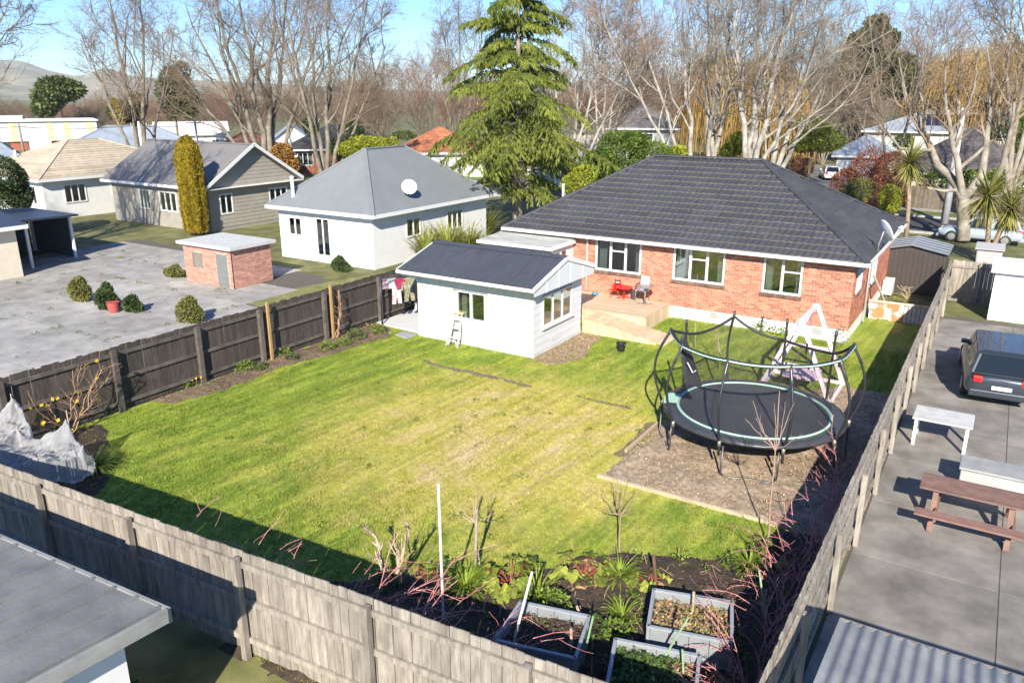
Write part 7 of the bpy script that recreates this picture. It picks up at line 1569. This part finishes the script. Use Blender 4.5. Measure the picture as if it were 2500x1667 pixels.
# evergreens
CEDL = leaf_mat('cedar_needles', (.135, .185, .03), (.29, .325, .06), .3, .7, .35)
def cedar(label, base, H_, R_, nb, zmin):
    t = thing('cedar_tree', label, 'tree', tuple(base)); b = np.array(base, float); tr_ = limb([b + (0, 0, -.2), b + (.05, .1, H_ * .4), b + (0, 0, H_)], .34, .03, 14)
    nw = nb // 6; wz = zmin + (H_ * .98 - zmin) * (np.arange(nw) + .5) / nw; zz = np.sort(np.repeat(wz, 6)[:nb] + rng.normal(0, .16, nb)); az = np.arange(nb) * 2.39996 + rng.normal(0, .35, nb)
    f = (zz - zmin) / (H_ - zmin); Lb = R_ * (1 - f) ** .75 * (.55 + .45 * np.clip((zz - zmin) / 2.2, 0, 1)) * rng.uniform(.5, 1.4, nb) + .25
    k = 9; P = np.zeros((nb, k, 3)); P[:, 0] = b[None] + np.stack([0 * zz, 0 * zz, zz], 1); el = rng.uniform(-.02, .40, nb)
    for j in range(1, k):
        d = np.stack([np.cos(az) * np.cos(el), np.sin(az) * np.cos(el), np.sin(el)], 1); P[:, j] = P[:, j - 1] + d * (Lb / (k - 1))[:, None]; el = el - rng.uniform(.06, .15, nb); az = az + rng.normal(0, .05, nb)
    Rr = np.clip(Lb * .014, .02, .09)[:, None] * np.linspace(1, .2, k)[None]
    # branchlets fan out flat on both sides of each bough
    m = 17; ii = np.repeat(np.arange(nb), 2 * m); tt = np.tile(np.concatenate([(np.arange(m) + .5) / m * .9 + .10] * 2), nb) + rng.normal(0, .02, nb * 2 * m); sd = np.tile(np.concatenate([np.ones(m), -np.ones(m)]), nb)
    x = np.clip(tt, .08, .99) * (k - 1); i0 = np.minimum(x.astype(int), k - 2); fr = (x - i0)[:, None]; pos = P[ii, i0] * (1 - fr) + P[ii, i0 + 1] * fr; T = P[ii, i0 + 1] - P[ii, i0]; T /= np.linalg.norm(T, axis=1, keepdims=True)
    side = np.cross(T, np.array([0, 0, 1.0])); side /= np.linalg.norm(side, axis=1, keepdims=True); d = T * .75 + side * sd[:, None] * .8; d[:, 2] -= .15; d += rng.normal(size=d.shape) * .12; d /= np.linalg.norm(d, axis=1, keepdims=True)
    l2 = (Lb[ii] * .36 * (1.15 - tt) + .28) * rng.uniform(.7, 1.2, len(ii)); kk = 4; Q = np.zeros((len(ii), kk, 3)); Q[:, 0] = pos
    for j in range(1, kk): Q[:, j] = Q[:, j - 1] + d * (l2 / (kk - 1))[:, None]; d[:, 2] -= rng.uniform(.12, .4, len(ii)); d /= np.linalg.norm(d, axis=1, keepdims=True)
    QR = np.full((len(ii), kk), .010)
    V, F = tubes_np(tr_[0][None], tr_[1][None], 12); obj('trunk', mesh_np('cedar_trunk', V - b, F, bark('cedar_bark', (.23, .19, .155), (.34, .29, .24)), smooth=True), t)
    V, F = tubes_np(P, Rr * .8, 5); tag(obj('boughs', mesh_np('cedar_boughs', V - b, F, mat('bough_bark', (.10, .08, .055), .95, .2, 3)), t), kind='stuff')
    # hanging needle sprays along branchlets and bough tips
    c = 26; jj = np.repeat(np.arange(len(ii)), c); u = rng.random(len(jj)) * (kk - 1.001); a0 = u.astype(int); ff = (u - a0)[:, None]; C = Q[jj, a0] * (1 - ff) + Q[jj, a0 + 1] * ff
    D_ = (Q[jj, a0 + 1] - Q[jj, a0]); D_ /= np.linalg.norm(D_, axis=1, keepdims=True); D_ = D_ * .8 + rdir(len(jj)) * .55; D_[:, 2] -= .75
    V1, F1 = leaves_np(C, D_, rdir(len(jj)) + np.array([0, 0, .5]), rng.uniform(.16, .42, len(jj)), rng.uniform(.03, .065, len(jj)))
    c2 = 70; j2 = np.repeat(np.arange(nb), c2); u = (.18 + .82 * rng.random(len(j2))) * (k - 1.001); a0 = u.astype(int); ff = (u - a0)[:, None]; C2 = P[j2, a0] * (1 - ff) + P[j2, a0 + 1] * ff + rng.normal(size=(len(j2), 3)) * .05; D2 = P[j2, a0 + 1] - P[j2, a0]; D2 /= np.linalg.norm(D2, axis=1, keepdims=True); D2 = D2 * .7 + rdir(len(j2)) * .7; D2[:, 2] += .1
    V2, F2 = leaves_np(C2, D2, rdir(len(j2)) + np.array([0, 0, .8]), rng.uniform(.16, .34, len(j2)), rng.uniform(.05, .10, len(j2)))
    V, F = merge([tubes_np(Q, QR, 3), (V1, F1), (V2, F2)]); obj('crown', mesh_np('cedar_crown', V - b, F, CEDL), t); return t
cedar('tall drooping green cedar between the grey hip roof and the brick house', (-26.2, 42.2, 0), 16.8, 6.4, 108, 2.4)
CON = leaf_mat('dark_conifer', (.035, .055, .02), (.08, .10, .03), .15, .5, .35); CYP = leaf_mat('golden_cypress', (.26, .20, .018), (.42, .31, .03), .2, 3, .3)
GL1 = leaf_mat('laurel_leaf', (.07, .13, .02), (.17, .24, .04), .3, 1.5, .35); GL2 = leaf_mat('lime_shrub', (.28, .33, .025), (.40, .42, .05), .3, 2, .3); COP = leaf_mat('copper_hedge', (.20, .075, .045), (.34, .15, .09), .25, 2, .35); RUS = leaf_mat('rust_conifer', (.33, .16, .035), (.42, .24, .06), .2, 2, .3); OLV = leaf_mat('gum_leaf', (.075, .10, .03), (.15, .17, .06), .2, .3, .35)
def tuft(px, D, py, wpx, hpx, n, depth=None):
    c = at(px, D, py); z = zat(px, py, D); s = D / 1900; return ((c[0], c[1], z), (wpx * s / 2, (depth or wpx * s / 2), hpx * s / 2), n)
def bush(name, label, blobs, size, m, cat='shrub', trunk=False):
    c = blobs[0][0]; tk = None
    if trunk: tk = [([(c[0], c[1], -.1), (c[0] + .1, c[1], c[2] * .6), (c[0], c[1], c[2])], .14)]
    return leaf_thing(name, label, cat, blobs, size, m, base=(c[0], c[1], 0), trunk=tk)
# golden cypress column: upright flame-shaped plumes
def cypress(label, px, D, top, bot, wpx):
    b = at(px, D, 400); h = zat(px, top, D); w = wpx / 1900 * D / 2; t = thing('golden_cypress', label, 'tree', tuple(b)); off = np.array([b[0], b[1], 0]); n = 42000
    th = rng.uniform(0, 2 * np.pi, n); u = rng.random(n); k = 7; ph = (th * k / (2 * np.pi)) % 1.0; pid = (th * k / (2 * np.pi)).astype(int); ht = np.array([.98, .95, 1.0, .96, .99, .94, .97])[pid % 7] * h
    groove = 1 - .26 * np.abs(ph - .5) ** 1.2 * 2; prof = np.clip(.82 + .4 * np.sqrt(u), 0, 1) * np.sqrt(np.clip(1 - (np.clip(u - .78, 0, 1) / .22) ** 2, .0, 1))
    r = w * groove * prof * (1 + .10 * (vnoise(th * 4, u * 18, 1.0, 3) - .5)) * np.where(u > .8, rng.uniform(.2, 1.03, n), rng.uniform(.72, 1.03, n)) ** .6
    P = np.stack([b[0] + r * np.cos(th), b[1] + r * np.sin(th), .15 + u * ht], 1); D_ = np.stack([np.cos(th) * .45, np.sin(th) * .45, np.ones(n)], 1) + rdir(n) * .55; N_ = np.stack([np.cos(th), np.sin(th), 0 * th], 1) + rdir(n) * .8
    V, F = leaves_np(P, D_, N_, rng.uniform(.08, .17, n), rng.uniform(.035, .075, n)); obj('crown', mesh_np('cyp', V - off, F, CYP), t)
    mb = MB(); mb.tube([(b[0], b[1], -.1), (b[0], b[1], h * .7)], [.15, .05], 7); mb.build('trunk', _m['shrub_wood'], t)
cypress('golden-green cypress column in front of the taupe gable house', 462, 52, 338, 560, 58)
bush('gum_tree', 'dark rounded evergreen tree against the far left hills', [tuft(140, 165, 215, 85, 46, 2600), tuft(115, 165, 245, 55, 50, 1600), tuft(165, 165, 222, 45, 36, 1200), tuft(108, 165, 270, 36, 40, 900)], .8, OLV, 'tree', True)
bush('dark_fir', 'dark spreading fir beyond the solar panel roof', [tuft(2140, 104, 60, 50, 40, 900), tuft(2130, 104, 105, 120, 60, 2600), tuft(2150, 104, 160, 160, 60, 2600), tuft(2180, 104, 200, 120, 70, 1600)], .5, CON, 'tree', True)
bush('dark_conifer', 'dark green conifer behind the left bare trees', [tuft(420, 112, 225, 60, 110, 2200), tuft(440, 112, 190, 40, 60, 900), tuft(455, 112, 245, 60, 80, 1600)], .4, CON, 'tree', True)
bush('dark_conifer', 'broad dark conifer below the double trunked tree', [tuft(300, 112, 275, 60, 50, 1500), tuft(330, 112, 262, 50, 50, 1200)], .4, CON, 'tree', True)
bush('golden_conifer', 'thin golden conifer left of the double trunked tree', [tuft(283, 108, 268, 18, 50, 500), tuft(290, 108, 285, 22, 30, 400)], .3, CYP, 'tree', True)
bush('rust_shrub', 'rust-orange conifer shrub behind the taupe gable', [tuft(690, 62, 378, 60, 60, 2600), tuft(705, 62, 405, 60, 50, 1800)], .16, RUS)
bush('hedge_shrub', 'yellow-green shrubs above the grey hip roof ridge', [tuft(905, 60, 352, 90, 36, 2600), tuft(850, 60, 365, 60, 40, 1800), tuft(950, 60, 350, 50, 24, 900)], .16, GL2)
bush('dark_shrub', 'dark green shrub at the left of the dark shingle house', [tuft(830, 66, 365, 50, 50, 1800), tuft(760, 76, 310, 40, 44, 900)], .18, GL1)
bush('ivy_shrub', 'green ivy mass draped over the dark shingle roof', [tuft(866, 88, 320, 50, 60, 1400), tuft(990, 84, 330, 60, 20, 700)], .2, GL1)
bush('laurel_shrub', 'tall leafy green laurel behind the left roof hip', [tuft(1520, 47, 375, 110, 110, 6500), tuft(1460, 47, 410, 90, 90, 4200), tuft(1590, 48, 385, 110, 70, 3800), tuft(1545, 47, 345, 60, 50, 1600)], .15, GL1)
bush('lime_shrub', 'bright lime shrub beside the cedar trunk and the roof hip', [tuft(1425, 46, 430, 70, 60, 2800), tuft(1395, 46, 455, 50, 40, 1600)], .13, GL2)
bush('reed_clump', 'pale green shrub behind the left end of the roof ridge', [tuft(1650, 50, 372, 50, 26, 900)], .2, GL2)
bush('green_tree', 'bright green small tree beside the far driveway', [tuft(1985, 80, 320, 80, 60, 3200), tuft(2010, 80, 345, 90, 50, 2600), tuft(1960, 80, 350, 60, 40, 1400)], .22, leaf_mat('kowhai_leaf', (.15, .2, .03), (.27, .31, .05), .3, 1.5, .3), 'tree', True)
bush('copper_hedge', 'copper-brown clipped hedge beside the far driveway', [tuft(2120, 68, 420, 90, 80, 5200), tuft(2170, 67, 415, 80, 90, 4800), tuft(2065, 69, 440, 60, 60, 2600), tuft(2140, 66, 480, 60, 60, 2000), tuft(2190, 66, 455, 50, 90, 1800)], .15, COP)
bush('clipped_bush', 'dark green clipped bush in front of the copper hedge', [tuft(2095, 64, 472, 60, 62, 3600), tuft(2070, 64, 475, 50, 50, 1800)], .13, HEDGE)
bush('clipped_bush', 'rounded lime green bush at the right end of the copper hedge', [tuft(2173, 62.5, 490, 50, 62, 3600)], .12, GL2)
bush('garden_hedge', 'long green hedge below the brown shingle roof', [tuft(2380, 69, 440, 110, 50, 4200), tuft(2460, 68, 450, 110, 70, 4600), tuft(2290, 70, 440, 90, 40, 2000)], .16, GL1)
bush('green_shrub', 'tall dark green shrub right of the solar panel roof', [tuft(2465, 94, 310, 80, 70, 3000), tuft(2500, 94, 330, 70, 80, 2000)], .25, GL1)
bush('green_shrub', 'small round green shrub between the two right roofs', [tuft(2205, 84, 345, 40, 36, 1200)], .2, GL1)
bush('green_shrub', 'lime shrub behind the pale barked tree trunks', [tuft(1800, 72, 350, 40, 60, 1500), tuft(1780, 72, 370, 40, 40, 900)], .2, GL2)
bush('drive_conifer', 'dark leafy shrub at the left frame edge behind the drive', [tuft(15, 54, 440, 90, 90, 6500), tuft(10, 54, 490, 90, 80, 4500), tuft(45, 54, 475, 60, 70, 3000)], .14, DH)
bush('brown_bush', 'small brown bush left of the white hatchback', [tuft(1965, 84, 410, 40, 46, 1200), tuft(1945, 80, 400, 24, 40, 600)], .18, COP)
# cabbage trees
CAB = leaf_mat('cabbage_leaf', (.16, .18, .035), (.36, .33, .09), .2, 2, .35); CABD = leaf_mat('dead_cabbage_leaf', (.40, .30, .12), (.5, .4, .2), .2, 2, .2)
def cabbage(label, px, D, heads, trunk_px):
    b = at(px, D, 560); t = thing('cabbage_tree', label, 'tree', tuple(b)); off = np.array([b[0], b[1], 0.0]); tm_ = MB(); cv = []; dv = []
    for (hx, hy, rp) in heads:
        c = at(hx, D, hy); z = zat(hx, hy, D); R_ = rp / 1900 * D; tm_.tube([(b[0], b[1], -.1), (b[0] * .6 + c[0] * .4, b[1] * .6 + c[1] * .4, z * .5), (c[0], c[1], z)], [.15, .12, .10], 8)
        n = 260; d = rdir(n); d[:, 2] = d[:, 2] * .85 + .12; d /= np.linalg.norm(d, axis=1, keepdims=True); k = 5; V = np.zeros((n, k, 2, 3)); p = np.array([c[0], c[1], z])[None] + d * .08; sd = np.cross(d, np.array([0, 0, 1.0])); sd /= np.linalg.norm(sd, axis=1, keepdims=True) + 1e-6; ln = R_ * rng.uniform(.75, 1.15, n)
        for j in range(k):
            w = .055 * (1 - (j / (k - 1)) ** 2) + .006; V[:, j, 0] = p - sd * w / 2; V[:, j, 1] = p + sd * w / 2; p = p + d * (ln / (k - 1))[:, None]; d = d.copy(); d[:, 2] -= .13; d /= np.linalg.norm(d, axis=1, keepdims=True)
        I = np.arange(n * k * 2).reshape(n, k, 2); F = np.stack([I[:, :-1, 0], I[:, :-1, 1], I[:, 1:, 1], I[:, 1:, 0]], -1).reshape(-1, 4); cv.append((V.reshape(-1, 3), F))
        nd = 40; sp_ = leaves_np(np.repeat(np.array([[c[0], c[1], z - .15]]), nd, 0), np.stack([rng.normal(0, .6, nd), rng.normal(0, .6, nd), -np.ones(nd)], 1), rdir(nd), np.full(nd, R_ * .8), np.full(nd, .06)); dv.append(sp_)
    tm_.build('trunk', mat('cabbage_bark', (.30, .22, .15), .9, .25, 5), t, smooth=True); V, F = merge(cv); obj('crown', mesh_np('cab', V - off, F, CAB), t); V, F = merge(dv); obj('dead_leaves', mesh_np('cabd', V - off, F, CABD), t)
cabbage('single-headed cabbage tree with tall trunk beside the dark garden shed', 2217, 50, [(2222, 400, 62)], 0); cabbage('double-headed cabbage tree in front of the white van', 2425, 46, [(2412, 478, 78), (2468, 510, 62)], 0)
# garden oddments behind the right fence
bb_ = thing('grey_wheelie_bin', 'grey wheelie bin beyond the right cross fence', 'bin', (-.2, 39.5, 0)); mb = MB(); mb.hexa([(-.65, 39.2, .05), (.15, 39.2, .05), (.15, 39.9, .05), (-.65, 39.9, .05), (-.75, 39.1, 1.9), (.25, 39.1, 1.9), (.25, 40.0, 1.9), (-.75, 40.0, 1.9)]); mb.build('body', NGREY, bb_, bevel=.05); mb = MB(); mb.slab([(-.8, 39.0, 1.93), (.3, 39.0, 1.93), (.3, 40.1, 2.05), (-.8, 40.1, 2.05)], .05); mb.build('lid', NGREY, bb_)
V, F = merge([leafball((-2.2, 33.5, .12), (.7, .9, .2), 500, .1), leafball((-3.1, 34.6, .1), (.6, .8, .15), 300, .1)]); tag(obj('side_weeds', mesh_np('sw', V - np.array([-2.6, 34, 0]), F, HEDGE), None, (-2.6, 34, 0)), 'mossy weeds growing behind the low side fence', 'plant')
sp = np.array([-2.9, 36.0, 0]); P = np.stack([limb([sp, sp + (rng.normal() * .2, -.1, .35), sp + (rng.normal() * .4, -.2, .6)], .02, .01, 6, .02)[0] for _ in range(7)]); twig_thing('cut_branches', 'pale cut branches beside the heat pump', 'branches', tuple(sp), [[(P, np.full((7, 6), .014), 5)]], TWIGT)
# haze
hz = MB(); hz.box(-5000, 2600, -200, 4700, -1.0, 200); ho = hz.build('haze', None)
ho.data.materials.clear(); hm = bpy.data.materials.new('haze_air'); hm.use_nodes = True; hn = hm.node_tree.nodes; hl = hm.node_tree.links; hn.remove(hn['Principled BSDF'])
pv_ = hn.new('ShaderNodeVolumePrincipled'); pv_.inputs['Color'].default_value = (.86, .93, 1.0, 1); pv_.inputs['Density'].default_value = 0.00008; pv_.inputs['Anisotropy'].default_value = -0.15; hl.new(pv_.outputs[0], hn['Material Output'].inputs['Volume']); ho.data.materials.append(hm); tag(ho, 'thin pale haze over the far hills', 'haze', kind='stuff')
